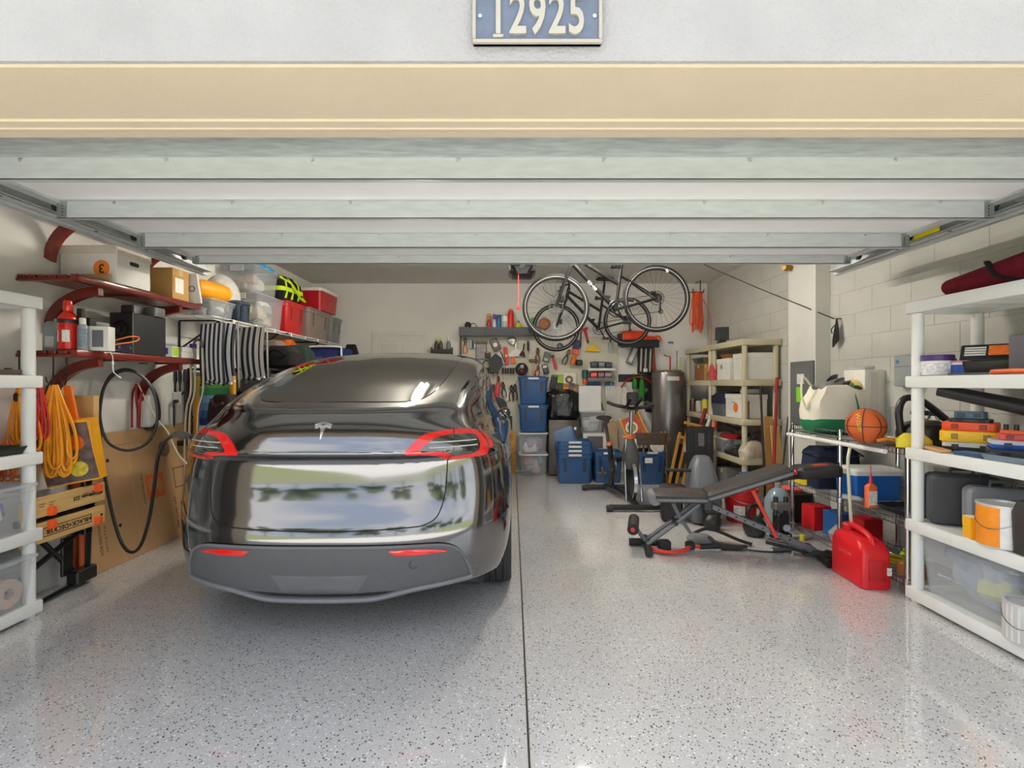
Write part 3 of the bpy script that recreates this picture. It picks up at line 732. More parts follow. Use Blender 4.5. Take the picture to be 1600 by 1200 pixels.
# ---------------------------------------------------------------- left side: white rack, cords, workbench, cardboard
ZS = (.085, .505, .95, 1.395, 1.855)
shelf_unit('plastic_shelf_unit', 'white plastic shelf rack cut off by the left edge of the photo', (-2.755, 1.97, 0), R(90), .91, .345, ZS, M_shelfw, 'white plastic racks')
clear_bin('clear bin of purple and red fabrics on the left rack', (-2.92, 2.60, ZS[1] + .002), R(90), .46, .34, .26, None, ((150, 60, 110), (110, 80, 160), (230, 225, 225), (160, 50, 60), (216, 205, 190)), 'clear bins on the left rack', 10, 3)
clear_bin('clear bin with a green and yellow packet at the bottom of the left rack', (-2.92, 2.60, ZS[0] + .002), R(90), .46, .34, .27, None, ((210, 200, 40), (70, 150, 60), (120, 120, 170), (200, 190, 180)), 'clear bins on the left rack', 7, 5)
one('tape_roll', MB().lathe([(.03, -.02), (.075, -.02), (.08, -.012), (.08, .012), (.075, .02), (.03, .02), (.03, -.02)], 24, ax='x', cap=False), mat((198, 170, 150), .5), 'pale brown tape roll inside the bottom clear bin on the left', 'tape', (-2.793, 2.70, .19))
one('serving_tray', MB().rr([(0, .10, .13, .06), (.035, .115, .145, .06), (.04, .115, .145, .06), (.012, .095, .125, .05)], 5), plas((38, 42, 36), .5), 'dark oval foam tray on the middle board of the left rack', 'tray', (-2.89, 2.70, ZS[2] + .006))
bg = thing('olive_bag', 'olive green zipped bag on the middle board of the left rack', 'bag', (-2.89, 2.47, ZS[2] + .006))
part('body', MB().rr([(0, .09, .07, .03), (.03, .10, .08, .04), (.12, .09, .07, .04), (.155, .05, .05, .03)], 4), cloth((66, 74, 52)), bg)
part('zip', MB().tube([(.09, -.06, .12), (.095, 0, .13), (.09, .06, .12)], .004, 6), plas((30, 32, 28)), bg)
tb = thing('parts_tray', 'low tray of small hardware on the second board of the left rack', 'tray', (-2.88, 2.68, ZS[3] + .006))
part('tray', MB().rr([(0, .07, .14, .01), (.03, .075, .145, .01), (.03, .068, .138, .008), (.006, .065, .135, .008)]), mat((110, 96, 86), .4, metal=.3), tb)
for i, (x, y, c) in enumerate(((.03, -.08, (240, 240, 238)), (-.02, .02, (235, 232, 225)), (.03, .09, (60, 56, 54)), (-.03, -.04, (90, 70, 60)))):
    part('bottle_cap', MB().lathe([(.018, .008), (.018, .035), (.015, .04)], 12, (x, y, 0)), plas(c), tb)
one('food_tub', MB().rr([(0, .07, .1, .03), (.05, .08, .11, .03), (.056, .085, .115, .03)], 4), plas((236, 236, 236)), 'small white plastic tub on the lid of the upper left clear bin', 'tub', (-2.93, 2.44, ZS[1] + .285))

# mahogany wall shelves with curved brackets
M_mah = mat((112, 32, 22), .28, var=.25, vs=4, coat=.4, stretch=(1, .15, 1))
SY0, SY1, SX0, SX1 = 3.05, 4.27, XL, -2.71
def bracket(drop, reach):
    o_, i_ = [], []
    for k in range(11):
        t = k / 10; a = PI / 2 * t
        o_.append((reach * (1 - math.cos(a)), -drop + drop * math.sin(a)))
        i_.append((.004 + reach * (1 - math.cos(a)) + .06 * math.sin(a) * 0 + .05 * math.cos(a) * .9, -drop + drop * math.sin(a) - .055 * math.sin(a) - .03 * (1 - t)))
    return o_ + i_[::-1]
for nm, zt, dr_, rz_ in (('lower', 1.56, .28, .36), ('middle', 2.035, .26, .36), ('top', 2.53, .30, .36)):
    sh = thing('wall_shelf', {'lower': 'dark red wooden wall shelf with curved brackets holding a fire extinguisher', 'middle': 'dark red slatted wall shelf with curved brackets holding a white file box', 'top': 'dark red wall shelf highest on the left wall, behind the door track'}[nm], 'shelf', (XL, 0, 0), group='mahogany wall shelves')
    wd = SX1 - SX0
    for k in range(5):
        x = .012 + k * (wd - .07) / 5
        part('slat', MB().box(x, x + .05, SY0, SY1, zt - .022, zt, .004), M_mah, sh)
    part('front_rail', MB().box(wd - .045, wd, SY0, SY1, zt - .04, zt + .004, .005, 2), M_mah, sh)
    for y in (SY0, 3.64, SY1 - .03):
        part('batten', MB().box(.005, wd - .045, y, y + .03, zt - .04, zt - .022, .003), M_mah, sh)
    for y in (3.24, 4.03):
        part('bracket', MB().prism([(a, zt - .04 + b) for a, b in bracket(dr_, rz_)], .04, 'xz', y), M_mah, sh)
    for y in (3.45, 3.85): part('mount_clip', MB().cbox((.2, y, zt - .048), (.05, .03, .012), .002), met((120, 112, 100)), sh)

# upper shelf goods
fb = carton('white file box with an orange number sticker on the red slatted shelf', (-2.885, 3.49, 2.039), 0, .385, .31, .25, (222, 218, 212), 'file_box', 'banker boxes', lid=(216, 206, 190), hole=True)
stk_ = part('sticker', MB().lathe([(0, 0), (.056, 0), (.056, .0012)], 28, ax='y', c=(.09, -.1575, .10)), mat((244, 130, 40), .5, var=.03), fb)
text('sticker_number', '3', .085, mat((70, 40, 20), .6), stk_, (.09, -.1582, .10), (R(90), PI, 0), .0004, bold=.002)
cb = carton('small brown shipping box with white labels on the red slatted shelf', (-2.895, 4.06, 2.039), 0, .30, .20, .255, (186, 146, 92))
part('shipping_label', MB().box(-.14, -.03, -.1025, -.1005, .08, .17), mat((232, 228, 220), .6, var=.2, vs=80), cb)
part('shipping_label', MB().box(.1505, .152, -.07, .03, .06, .18), mat((232, 228, 220), .6, var=.2, vs=80), cb)
ro = thing('paper_carton', 'white folded carton with a grey ring leaning at the end of the red shelf', 'carton', (-2.74, 4.22, 2.039), 0, rot=(0, R(-8), R(10)))
part('body', MB().box(-.05, .06, -.01, .02, 0, .26, .003), card((214, 212, 206)), ro)
part('ring_print', MB().torus((.005, -.0105, .13), .022, .006, 'y', 18, 5), card((120, 118, 116)), ro)
one('wood_offcut', MB().box(-.09, .09, -.012, .012, 0, .05, .002), wood((168, 134, 92)), 'pale wood offcut at the front edge of the red slatted shelf', 'wood', (-2.80, 3.30, 2.039), R(4))

# lower shelf goods
zl = 1.566
fx = thing('fire_extinguisher', 'red fire extinguisher with a black strap on the lower red shelf', 'fire extinguisher', (-2.83, 3.12, zl))
M_rd = mat((214, 36, 20), .25, var=.04, coat=.5)
part('cylinder', MB().lathe([(.044, 0), (.05, .008), (.05, .195), (.046, .215), (.03, .235), (.022, .245)], 24), M_rd, fx)
part('neck_cap', MB().lathe([(.022, .245), (.025, .25), (.025, .30), (.02, .315), (.0, .317)], 18), M_rd, fx)
part('strap', MB().lathe([(.052, .17), (.053, .172), (.053, .192), (.052, .194)], 24), plas((40, 40, 40)), fx)
part('bracket', MB().box(.035, .07, .02, .05, .12, .27, .003), plas((28, 28, 30)), fx)
for a in (-70, 0): part('instruction_label', MB().grid([[(.0507 * math.cos(R(a + q - 60)), .0507 * math.sin(R(a + q - 60)), z) for q in (-22, -11, 0, 11, 22)] for z in (.05, .125)]), mat((232, 228, 222), .5, var=.15, vs=90), fx)
jg = thing('solvent_jug', 'silver grey handled jug behind the fire extinguisher', 'jug', (-2.965, 3.17, zl))
part('body', MB().rr([(0, .045, .04, .012), (.1, .045, .04, .012), (.105, .042, .037, .012), (.17, .042, .036, .012), (.19, .03, .02, .01)], 3), plas((150, 156, 158), .3), jg)
part('cap', MB().lathe([(.014, .19), (.014, .205)], 12, (.02, 0, 0)), plas((200, 200, 200)), jg)
part('label', MB().box(-.02, .035, -.0415, -.0402, .02, .09), mat((214, 210, 206), .5, var=.2, vs=90), jg)
one('battery_charger', MB().box(-.03, .03, -.025, .025, 0, .22, .004), plas((30, 30, 32)), 'narrow black upright case just behind the fire extinguisher', 'charger', (-2.80, 3.24, zl))
one('carton_end', MB().box(-.03, .03, -.03, .03, 0, .12, .002), card((206, 202, 190)), 'small cream carton between the extinguisher and spray can', 'carton', (-2.775, 3.165, zl))
bottle('grey spray can with a clear cap beside the fire extinguisher', (-2.745, 3.13, zl), [(.026, 0), (.028, .004), (.028, .15), (.02, .165)], (150, 158, 168), 'spray_can', 'spray can', (.018, .163, .205, (226, 226, 220)), (.0283, .02, .14, (128, 138, 150)))
dv = thing('digital_photo_frame', 'small white framed device with a grey screen on the lower red shelf', 'device', (-2.70, 3.22, zl), R(12))
part('housing', MB().box(-.06, .06, -.04, .04, 0, .16, .005, 2), plas((226, 224, 216)), dv)
part('screen', MB().box(-.032, .032, -.0425, -.0395, .025, .135, .001), mat((112, 112, 120), .15, var=.05), dv)
sw = thing('subwoofer', 'black subwoofer speaker with a round cone on the lower red shelf', 'speaker', (-2.82, 3.70, zl))
part('cabinet', MB().box(-.085, .085, -.17, .17, .0, .30, .004), plas((26, 26, 28), .45), sw)
part('cone', MB().lathe([(.062, 0), (.066, -.006), (.058, -.008), (.03, .012), (.022, .0), (0, -.008)], 28, ax='y', c=(-.005, -.171, .18)), plas((18, 18, 20), .25), sw)
part('edge_trim', MB().box(.083, .088, -.173, -.165, 0, .30), met((150, 150, 148)), sw)
for x, y, c in ((-.03, -.02, (52, 52, 54)), (.05, .09, (84, 86, 88))):
    one('bookshelf_speaker', MB().rr([(0, .05, .06, .015), (.06, .05, .06, .015), (.07, .045, .055, .015)], 3), plas(c, .5), 'small %s speaker lying on the black subwoofer' % ('black' if c[0] < 60 else 'grey'), 'speaker', (-2.82 + x, 3.70 + y, zl + .301))
one('patch_cord', MB().tube([(-.05, -.10, .02), (.0, -.03, .06), (.03, .05, .09), (.05, .10, .09), (.055, .07, .06), (.02, -.04, .03), (.0, -.10, .015)], .005, 6, smooth=5), mat((226, 120, 60), .5), 'looped orange cable in front of the black subwoofer', 'cable', (-2.735, 3.42, zl + .03))
rc_ = thing('audio_receiver', 'black stereo receiver on the lower red shelf in front of the subwoofer', 'receiver', (-2.78, 3.43, zl))
part('chassis', MB().box(-.06, .055, -.085, .085, 0, .075, .003), plas((28, 28, 30)), rc_)
part('faceplate', MB().box(.055, .058, -.08, .08, .01, .065), mat((44, 36, 62), .2, var=.1), rc_)
for y in (-.05, .05): part('knob', MB().cyl((.058, y, .04), (.07, y, .04), .012), met((150, 150, 150)), rc_)
pb = thing('bulb_carton', 'lime green and white light bulb carton on the lower red shelf', 'carton', (-2.745, 3.93, zl), R(14))
part('body', MB().box(-.04, .04, -.06, .06, 0, .085, .002), card((222, 224, 220)), pb)
part('green_print', MB().box(.0402, .0412, -.055, .055, .01, .078), mat((168, 206, 44), .5), pb)
part('blue_print', MB().box(-.03, .01, -.0612, -.0602, .02, .07), mat((50, 70, 140), .5), pb)
one('instruction_sheet', MB().box(-.045, .045, -.004, .004, 0, .19, .001), mat((226, 222, 214), .6, var=.15, vs=60), 'upright white printed card behind the bulb carton', 'card', (-2.90, 4.03, zl), R(20))
one('envelope_stack', MB().box(-.05, .05, -.06, .06, 0, .05, .002).box(-.045, .05, -.055, .05, .051, .09, .002), card((218, 214, 206)), 'stack of white envelopes at the end of the lower red shelf', 'envelopes', (-2.76, 4.10, zl), R(-10))
bottle('white bottle with a purple cap at the end of the lower red shelf', (-2.745, 4.215, zl), [(.024, 0), (.026, .005), (.024, .07), (.014, .09)], (226, 222, 224), cap=(.026, .088, .13, (84, 50, 140)))
one('cable_adapter', MB().cbox((0, 0, 0), (.012, .012, .028), .003).tube([(0, 0, .012), (0, -.004, .05), (-.03, .0, .09)], .0025, 6, smooth=3).tube([(0, 0, -.014), (.005, 0, -.06), (.03, .03, -.10)], .003, 6, smooth=3), plas((236, 236, 232)), 'white cable with a plug dangling from the lower red shelf', 'cable', (-2.69, 3.30, 1.49))

# cords and bags hung under the shelves
cord('yellow orange extension cord hank hanging behind the left rack', (-2.99, 2.97, 1.345), (250, 160, 20), .13, .40, 12, group='yellow extension cords', seed=2, r=.007, wrap=(50, 40, 34))
cord('big tangled yellow orange extension cord hank beside the pumpkin bag', (-2.905, 3.10, 1.345), (250, 164, 24), .17, .60, 17, group='yellow extension cords', seed=4, r=.0075)
cord('short red extension cord hank with a black strap', (-2.93, 3.03, 1.35), (206, 40, 44), .05, .36, 5, seed=6, r=.006, wrap=(30, 30, 32))
cord('dark orange cord hank hanging low behind the left rack', (-2.98, 2.88, 1.02), (206, 100, 44), .13, .26, 9, seed=9, r=.006)
one('orange_strap', MB().prism([(-.02, 0), (.02, 0), (.075, -.30), (.015, -.33)], .02, 'xz', 0), mat((240, 122, 20), .6), 'flat bright orange strap hanging beside the cord hanks', 'strap', (-2.93, 3.22, 1.34), R(10))
for x, y in ((-2.99, 2.97), (-2.905, 3.10), (-2.93, 3.22)):
    one('wire_hook', MB().tube([(0, 0, .18), (0, 0, .08), (.01, -.02, .0), (0, -.04, .02), (-.005, -.045, .05)], .004, 6, smooth=4), plas((34, 34, 34)), 'bent black wire hook holding %s' % {2.97: 'the cord hank behind the left rack', 3.10: 'the big tangled cord hank', 3.22: 'the flat orange strap'}[y], 'hook', (x, y, 1.345), group='black wire hooks')
one('paper_bag', MB().rr([(0, .07, .03, .008), (.2, .072, .03, .008), (.21, .068, .028, .008)], 2), card((206, 166, 112)), 'folded brown paper bag hanging on the wall behind the cords', 'bag', (-2.98, 3.42, 1.06), R(8))
tb = thing('pumpkin_tote_bag', 'yellow shopping bag printed with pumpkins hanging below the cords', 'bag', (-2.88, 3.25, .70), rot=(0, R(-9), R(22)))
hx = .14
part('body', MB().loft([[(-hx, -.055, 0), (hx, -.055, 0), (hx, .055, 0), (-hx, .055, 0)], [(-hx - .005, -.075, .2), (hx, -.075, .2), (hx, .075, .2), (-hx - .005, .075, .2)], [(-hx - .01, -.065, .43), (hx + .01, -.065, .40), (hx + .01, .065, .41), (-hx - .01, .065, .43)]]), mat((250, 176, 24), .45, var=.05), tb)
pp = part('printed_front', MB().loft([[(-hx + .003, -.0565, .01), (hx - .003, -.0565, .01), (hx - .003, -.0545, .01), (-hx + .003, -.0545, .01)], [(-hx, -.0768, .2), (hx - .005, -.0768, .2), (hx - .005, -.0745, .2), (-hx, -.0745, .2)], [(-hx, -.068, .41), (hx - .01, -.068, .385), (hx - .01, -.065, .385), (-hx, -.065, .41)]]), mat((110, 92, 88), .5, var=.5, vs=18), tb)
for x, z, r_, c in ((.05, .26, .05, (232, 106, 28)), (-.06, .30, .04, (236, 186, 60)), (.045, .09, .05, (226, 206, 60)), (-.05, .12, .05, (240, 232, 216)), (.0, .18, .03, (70, 60, 60))):
    part('pumpkin_print', MB().lathe([(0, 0), (r_, .0), (r_, .001)], 20, ax='y', c=(x, -.079 + abs(z - .2) * .05, z)), mat(c, .5, var=.25, vs=40), pp)
part('handle', MB().tube([(-.07, 0, .41), (-.06, .0, .5), (-.02, .02, .60), (.03, 0, .52), (.06, 0, .41)], .008, 6, smooth=4), plas((232, 120, 30)), tb)

# folded workbench leaning under the shelves
wm = thing('folding_workbench', 'folded black steel workbench with pale wooden jaws, upside down print', 'workbench', (-2.80, 2.80, 0))
M_jaw = wood((206, 168, 108))
M_stl = plas((24, 24, 26), .3)
for z0, z1, nm in ((.555, .675, 'Workmate 225'), (.40, .52, 'BLACK+DECKER')):
    jw = part('jaw', MB().box(-.025, 0, 0, .57, z0, z1, .003), mat((208, 170, 108), .5, var=.14, vs=6, stretch=(8, .6, 8)), wm)
    if nm[0] == 'W':
        text('lettering', nm, .034, mat((50, 40, 30), .6), jw, (.0008, .43, z1 - .06), (R(90), PI, R(90)), .0003, bold=.001)
        for y in (.10, .16, .40, .46): part('fine_print', MB().box(.0003, .0008, y, y + .04, z0 + .075, z0 + .08).box(.0003, .0008, y, y + .03, z0 + .06, z0 + .065), mat((110, 84, 54), .6), jw)
    else:
        text('lettering', nm, .040, mat((34, 28, 24), .6), jw, (.0008, .29, (z0 + z1) / 2), (R(90), PI, R(90)), .0003, bold=.0012)
        fz0, fz1 = z0 + .032, z1 - .032
        part('letter_frame', MB().box(.0003, .001, .12, .46, fz0, fz0 + .005).box(.0003, .001, .12, .46, fz1 - .005, fz1).box(.0003, .001, .12, .125, fz0, fz1).box(.0003, .001, .455, .46, fz0, fz1), mat((34, 28, 24), .6), jw)
    for y in (.17, .50):
        part('swivel_peg', MB().rr([(0, .028, .02, .008), (.022, .026, .018, .008), (.03, .02, .014, .006)], 3), mat((248, 96, 34), .4), jw, (0, y, z0 + .025 if nm[0] == 'W' and y < .3 else z1 - .025 if nm[0] == 'W' else z1 - .02 if y < .3 else z0 + .03), (0, R(90), 0))
    for y in (.45, .54): part('peg_hole', MB().lathe([(0, 0), (.009, 0), (.009, .0012)], 12, ax='x', c=(0, y, (z0 + z1) / 2)), mat((40, 30, 22), .9), jw)
part('jaw_rail', MB().box(-.06, -.026, 0, .52, .52, .56, .004).box(-.06, -.026, .44, .50, .35, .80, .005), M_stl, wm)
for a, b in (((-.05, .06, .52), (-.16, .56, .02)), ((-.05, .50, .52), (-.08, .52, .03)), ((-.10, .0, .16), (-.10, .52, .38))):
    part('leg_frame', MB().tube([a, b], .017, 8), M_stl, wm)
part('cross_bar', MB().tube([(-.05, -.02, .02), (-.10, .56, .03)], .017, 8), M_stl, wm)
part('step_plate', MB().box(-.12, -.04, .40, .56, .03, .12, .01).box(-.12, -.1, .36, .44, .1, .35, .005), M_stl, wm)
part('orange_side', MB().box(-.14, -.12, .52, .56, .05, .36, .004), mat((206, 96, 44), .5), wm)
one('plastic_board', MB().box(-.01, .01, 0, .50, .0, .66, .004), plas((190, 190, 186)), 'pale grey panel standing behind the folded workbench', 'board', (-3.06, 2.86, 0))
one('wood_board', MB().box(-.02, .0, 0, .10, 0, .72, .003), wood((150, 74, 40)), 'reddish brown board standing behind the folded workbench', 'board', (-3.02, 3.37, 0))

# flattened moving box leaning on the wall
BA = math.atan2(.14, .97)
cbx = thing('flattened_moving_box', 'large flattened brown moving box leaning on the left wall', 'cardboard', (-2.935, 3.42, .001), rot=(0, -BA, 0))
M_kraft = mat((190, 150, 104), .85, var=.05, vs=3, bump=.1, bs=90)
part('sheet', MB().box(-.006, .006, 0, 1.32, 0, .99, .002), M_kraft, cbx)
part('folded_flap', MB().box(.007, .013, .0, 1.32, .885, .99, .002), M_kraft, cbx)
part('crease', MB().box(.0062, .0072, .46, .466, .01, .88), mat((206, 170, 128), .85), cbx)
M_ink = mat((82, 62, 44), .8)
lg = part('store_logo', MB().box(.0062, .0075, .60, .80, .40, .60), mat((226, 106, 46), .7, var=.05), cbx)
for k, s in enumerate(('THE', 'HOME', 'DEPOT')):
    text('logo_text', s, .062, M_kraft, lg, (.0082, .64 + k * .058, .50), (R(90), R(45), R(90)), .0003, bold=.002)
def ink(*b): return part('print', MB().box(*b), M_ink, cbx)
text('print', 'THE HOME DEPOT', .030, M_ink, cbx, (.0075, .56, .50), (R(90), R(90), R(90)), .0003)
text('print', 'ART | PICTURES', .040, M_ink, cbx, (.0075, .90, .22), (R(90), R(90), R(90)), .0003)
text('print', 'MOVING BOX', .034, M_ink, cbx, (.0075, .10, .22), (R(90), R(90), R(90)), .0003)
text('print', '47 in x 35 in x 8 in', .026, M_ink, cbx, (.0075, .15, .22), (R(90), R(90), R(90)), .0003)
for a, b, c, d in ((.97, 1.11, .12, .14), (.97, 1.11, .28, .30), (.97, .985, .14, .28), (1.095, 1.11, .14, .28), (1.01, 1.06, .18, .19), (1.01, 1.02, .19, .25)):
    ink(.0062, .0075, a, b, c, d)
for a, b, c, d in ((.93, 1.07, .43, .437), (.92, 1.08, .60, .607), (.93, .937, .43, .6), (1.07, 1.077, .43, .6)):
    ink(.0062, .0075, a, b, c, d)
part('stamp', MB().lathe([(0, 0), (.07, 0), (.07, .0012)], 24, ax='x', c=(.0062, .86, .79)), mat((126, 104, 82), .8, var=.3, vs=60), cbx)
for y, z in ((.26, .78), (.29, .28), (1.12, .53)):
    part('hand_hole', MB().lathe([(0, 0), (.014, 0), (.014, .0012)], 12, ax='x', c=(.0062, y, z)), mat((44, 34, 26), .9), cbx)

# wall charger, its cable and neighbours
ev = thing('wall_charger', 'white wall-mounted vehicle charger box on the left wall', 'charger', (XL, 4.13, .99))
part('housing', MB().box(0, .09, -.075, .075, 0, .27, .015, 3), plas((232, 231, 226)), ev)
text('lettering', '1 8', .03, mat((110, 110, 106), .6), ev, (.0905, 0, .15), (R(90), 0, R(90)), .0003)
part('bottom_hook', MB().cbox((.05, 0, -.012), (.05, .10, .024), .004), plas((60, 60, 60)), ev)
cp = [pix(*q) for q in ((240, 668, 4.05), (249, 650, 3.98), (243, 615, 3.9), (222, 588, 3.8), (196, 577, 3.7), (172, 588, 3.64), (158, 622, 3.59), (157, 660, 3.58), (170, 692, 3.6), (200, 704, 3.65), (232, 690, 3.72), (246, 655, 3.78), (240, 612, 3.76), (218, 585, 3.7), (190, 580, 3.62), (165, 600, 3.56), (156, 640, 3.53), (157, 690, 3.5), (164, 745, 3.45), (176, 805, 3.4), (190, 848, 3.36), (205, 863, 3.32), (220, 852, 3.28), (233, 812, 3.22), (241, 760, 3.14), (247, 715, 3.06), (258, 690, 2.97), (272, 680, 2.91))]
ch = thing('charging_cable', 'thick black charging cable looped on the wall and plugged into the car', 'cable', (0, 0, 0))
part('hose', MB().tube(cp, .0105, 8, smooth=5), plas((34, 33, 33), .4), ch)
a, b = pix(268, 681, 2.92), pix(300, 683, 2.78)
part('plug_handle', MB().tube([a, a.lerp(b, .3) + Vector((0, 0, .012)), a.lerp(b, .7) + Vector((0, 0, .008)), b], [.013, .019, .02, .016], 10, smooth=5), plas((70, 72, 76), .35), ch)
wc = [pix(*q) for q in ((215, 598, 4.0), (228, 625, 3.98), (246, 655, 3.9), (262, 675, 3.8), (271, 695, 3.72), (280, 712, 3.66), (296, 728, 3.6))]
one('extension_lead', MB().tube(wc, .005, 6, smooth=5), plas((226, 218, 200)), 'thin white cord hanging from the curved bracket past the charger', 'cord')
for q, nm in (((((213, 600, 3.99), (207, 615, 3.99), (206, 640, 3.99), (206, 668, 3.99))), 0), ((((214, 600, 3.99), (213, 620, 3.98), (215, 645, 3.97), (215, 668, 3.97))), 1), ((((222, 612, 3.96), (219, 625, 3.96), (218, 645, 3.96), (217, 668, 3.96))), 2)):
    one('hanging_band', MB().tube([pix(*e) for e in q], .012, 8, smooth=4, flat=.5), mat((150, 26, 34), .4), 'dark red band hanging from the curved bracket, %s of three' % ('leftmost', 'middle one', 'rightmost')[nm], 'band', group='dark red hanging bands')
for px, top, bot, r_, nm in ((273, 577, 622, .016, 'short'), (281, 577, 612, .012, 'curved'), (290, 577, 690, .015, 'long')):
    y = 4.5
    vt = thing('vacuum_wand', '%s dark vacuum wand hanging under the lower red shelf' % nm, 'vacuum wand', pix(px, top, y), group='vacuum wands')
    h = (bot - top) / FPX * y
    part('tube', MB().cyl((0, 0, 0), (0, 0, -h), r_ * .7), met((70, 66, 64), .35), vt)
    part('grip', MB().lathe([(r_ * .9, -.13), (r_ * 1.3, -.10), (r_ * 1.2, -.02), (r_, 0)], 12), plas((52, 46, 46)), vt)
    if nm == 'curved': part('hook_end', MB().torus((.0, 0, -h), .03, .008, 'y', 12, 6, PI, 2 * PI), plas((44, 40, 40)), vt)
    if nm == 'long': part('head', MB().cbox((0, -.02, -h - .01), (.12, .06, .05), .015, 2), plas((40, 40, 42)), vt)
ou = thing('wall_outlet', 'white wall outlet with a black plug beneath the lower red shelf', 'outlet', pix(277, 622, 4.47))
part('plate', MB().cbox((0, 0, 0), (.07, .01, .11), .003), plas((232, 230, 224)), ou)
part('plug', MB().tube([(0, -.01, -.03), (0, -.04, -.03), (0, -.045, -.09), (-.01, -.03, -.30)], .008, 8, smooth=4).cyl((0, -.006, -.03), (0, -.035, -.03), .018), plas((40, 38, 38)), ou)
# ---------------------------------------------------------------- far left: wire shelf, totes, beach chairs
WX, WZ = -2.62, 1.953
ws = thing('wire_wall_shelf', 'white wire shelf along the left wall carrying totes', 'shelf', (0, 0, WZ))
M_wire = mat((232, 231, 226), .4, var=.02)
for x in (WX, WX - .02, -2.78, -2.94, XL + .01):
    part('long_wire', MB().cyl((x, 4.3, -.006), (x, 7.55, -.006), .004, n=6), M_wire, ws)
part('front_lip', MB().cyl((WX, 4.3, -.035), (WX, 7.55, -.035), .0045, n=6), M_wire, ws)
cw = MB()
for k in range(130):
    y = 4.3 + k * .025; cw.tube([(XL + .005, y, 0), (WX, y, 0), (WX, y, -.035)], .0018, 4)
part('cross_wires', cw, M_wire, ws)['kind'] = 'stuff'
for y in (4.55, 5.7, 6.9):
    part('shelf_bracket', MB().tube([(XL + .01, y, -.02), (XL + .01, y, -.40)], .010, 6).tube([(XL + .01, y, -.015), (WX + .02, y, -.015)], .008, 6).tube([(XL + .01, y, -.28), (-2.72, y, -.02)], .008, 6), plas((30, 30, 32)), ws)
for y in (4.6, 5.0, 5.4, 5.8, 6.2, 6.6): part('shelf_clip', MB().cbox((WX + .004, y, -.02), (.012, .02, .045), .003), plas((240, 240, 236)), ws)
z = WZ + .002
clear_bin('small clear bin with a clear lid at the near end of the wire shelf', (-2.80, 4.55, z), R(90), .36, .24, .15, None, ((150, 148, 146), (206, 204, 200), (120, 118, 122)), n=5, seed=21)
yb = thing('yellow_duffel', 'rolled bright yellow orange dry bag on top of the small clear bin', 'bag', (-2.80, 4.56, z + .168), R(80))
M_yel = mat((246, 164, 22), .45, var=.1, vs=9, bump=.3, bs=25)
part('body', MB().lathe([(.03, -.20), (.075, -.19), (.088, -.1), (.09, .05), (.08, .16), (.05, .2)], 20, (0, 0, .09), ax='x'), M_yel, yb)
for r_ in (.065, .045, .025): part('rolled_edge', MB().torus((-.195, 0, .09), r_, .008, 'x', 20, 6), M_yel, yb)
pl = thing('grey_pillow', 'big pale grey cushion resting behind the yellow bag', 'cushion', (-2.88, 4.86, z + .02))
part('cover', MB().ball((0, 0, .23), .24, (.62, .85, .95), 20, 12), cloth((206, 202, 194)), pl)
part('seam', MB().torus((0, 0, .23), .21, .005, 'x', 28, 5), cloth((188, 184, 176)), pl)
tote('small navy blue fabric bin on the wire shelf', (-2.74, 4.86, z), R(90), .2, .2, .19, (52, 64, 84), name='fabric_bin')
clear_bin('clear lidded bin full of beige odds and ends on the wire shelf', (-2.83, 5.36, z), R(90), .56, .4, .33, None, ((196, 184, 160), (170, 168, 150), (216, 210, 200), (150, 150, 150)), n=12, seed=22)
clear_bin('tall clear bin stacked highest on the wire shelf', (-2.86, 5.36, z + .355), R(90), .50, .36, .27, None, ((200, 198, 190), (180, 160, 150), (150, 176, 200)), n=8, seed=23)
one('blue_towel', MB().rr([(0, .17, .20, .03), (.03, .18, .21, .04), (.06, .14, .18, .03)], 4), mat((60, 150, 196), .9, var=.4, vs=20), 'bright blue patterned towel folded on the tallest clear bin', 'towel', (-2.86, 5.36, z + .645))
tote('red storage tote on the wire shelf', (-2.83, 6.0, z), R(90), .50, .40, .37, (196, 34, 34), name='storage_tote')
tote('taupe storage tote on the wire shelf beside the red tote', (-2.83, 6.68, z), R(90), .74, .44, .38, (146, 128, 120))
tote('grey storage tote at the far end of the wire shelf', (-2.81, 7.28, z), R(90), .42, .44, .36, (126, 128, 128))
hv = thing('high_visibility_bag', 'black and neon yellow duffel bag on top of the red tote', 'bag', (-2.83, 6.0, z + .40), R(84))
M_neon = mat((206, 232, 30), .6, var=.06)
part('body', MB().rr([(0, .22, .14, .06), (.1, .25, .17, .08), (.22, .24, .15, .08), (.30, .16, .08, .05)], 5), cloth((34, 36, 38)), hv)
for x in (-.15, -.02, .12): part('reflective_stripe', MB().rr([(0.02, .022, .162, .05, x, 0), (.1, .022, .175, .06, x, 0), (.22, .022, .158, .06, x, 0), (.285, .022, .10, .04, x, 0)], 4), M_neon, hv)
part('band', MB().rr([(.10, .253, .173, .08), (.15, .253, .173, .08)], 5), M_neon, hv)
part('strap', MB().tube([(-.2, -.1, .26), (-.1, -.19, .2), (.05, -.22, .05), (.2, -.2, .03), (.25, -.12, .1)], .012, 6, smooth=4), M_neon, hv)
co = thing('picnic_cooler', 'red picnic cooler with a white lid on the far totes', 'cooler', (-2.80, 6.98, z + .41), R(88))
part('body', MB().rr([(0, .27, .19, .04), (.26, .30, .21, .05)], 4), plas((186, 24, 36), .35), co)
part('lid', MB().rr([(.262, .305, .215, .05), (.30, .31, .22, .05), (.315, .29, .20, .05)], 4), plas((236, 234, 228)), co)
part('handle', MB().tube([(.3, -.1, .22), (.325, -.1, .22), (.325, .1, .22), (.3, .1, .22)], .008, 6), plas((236, 234, 228)), co)

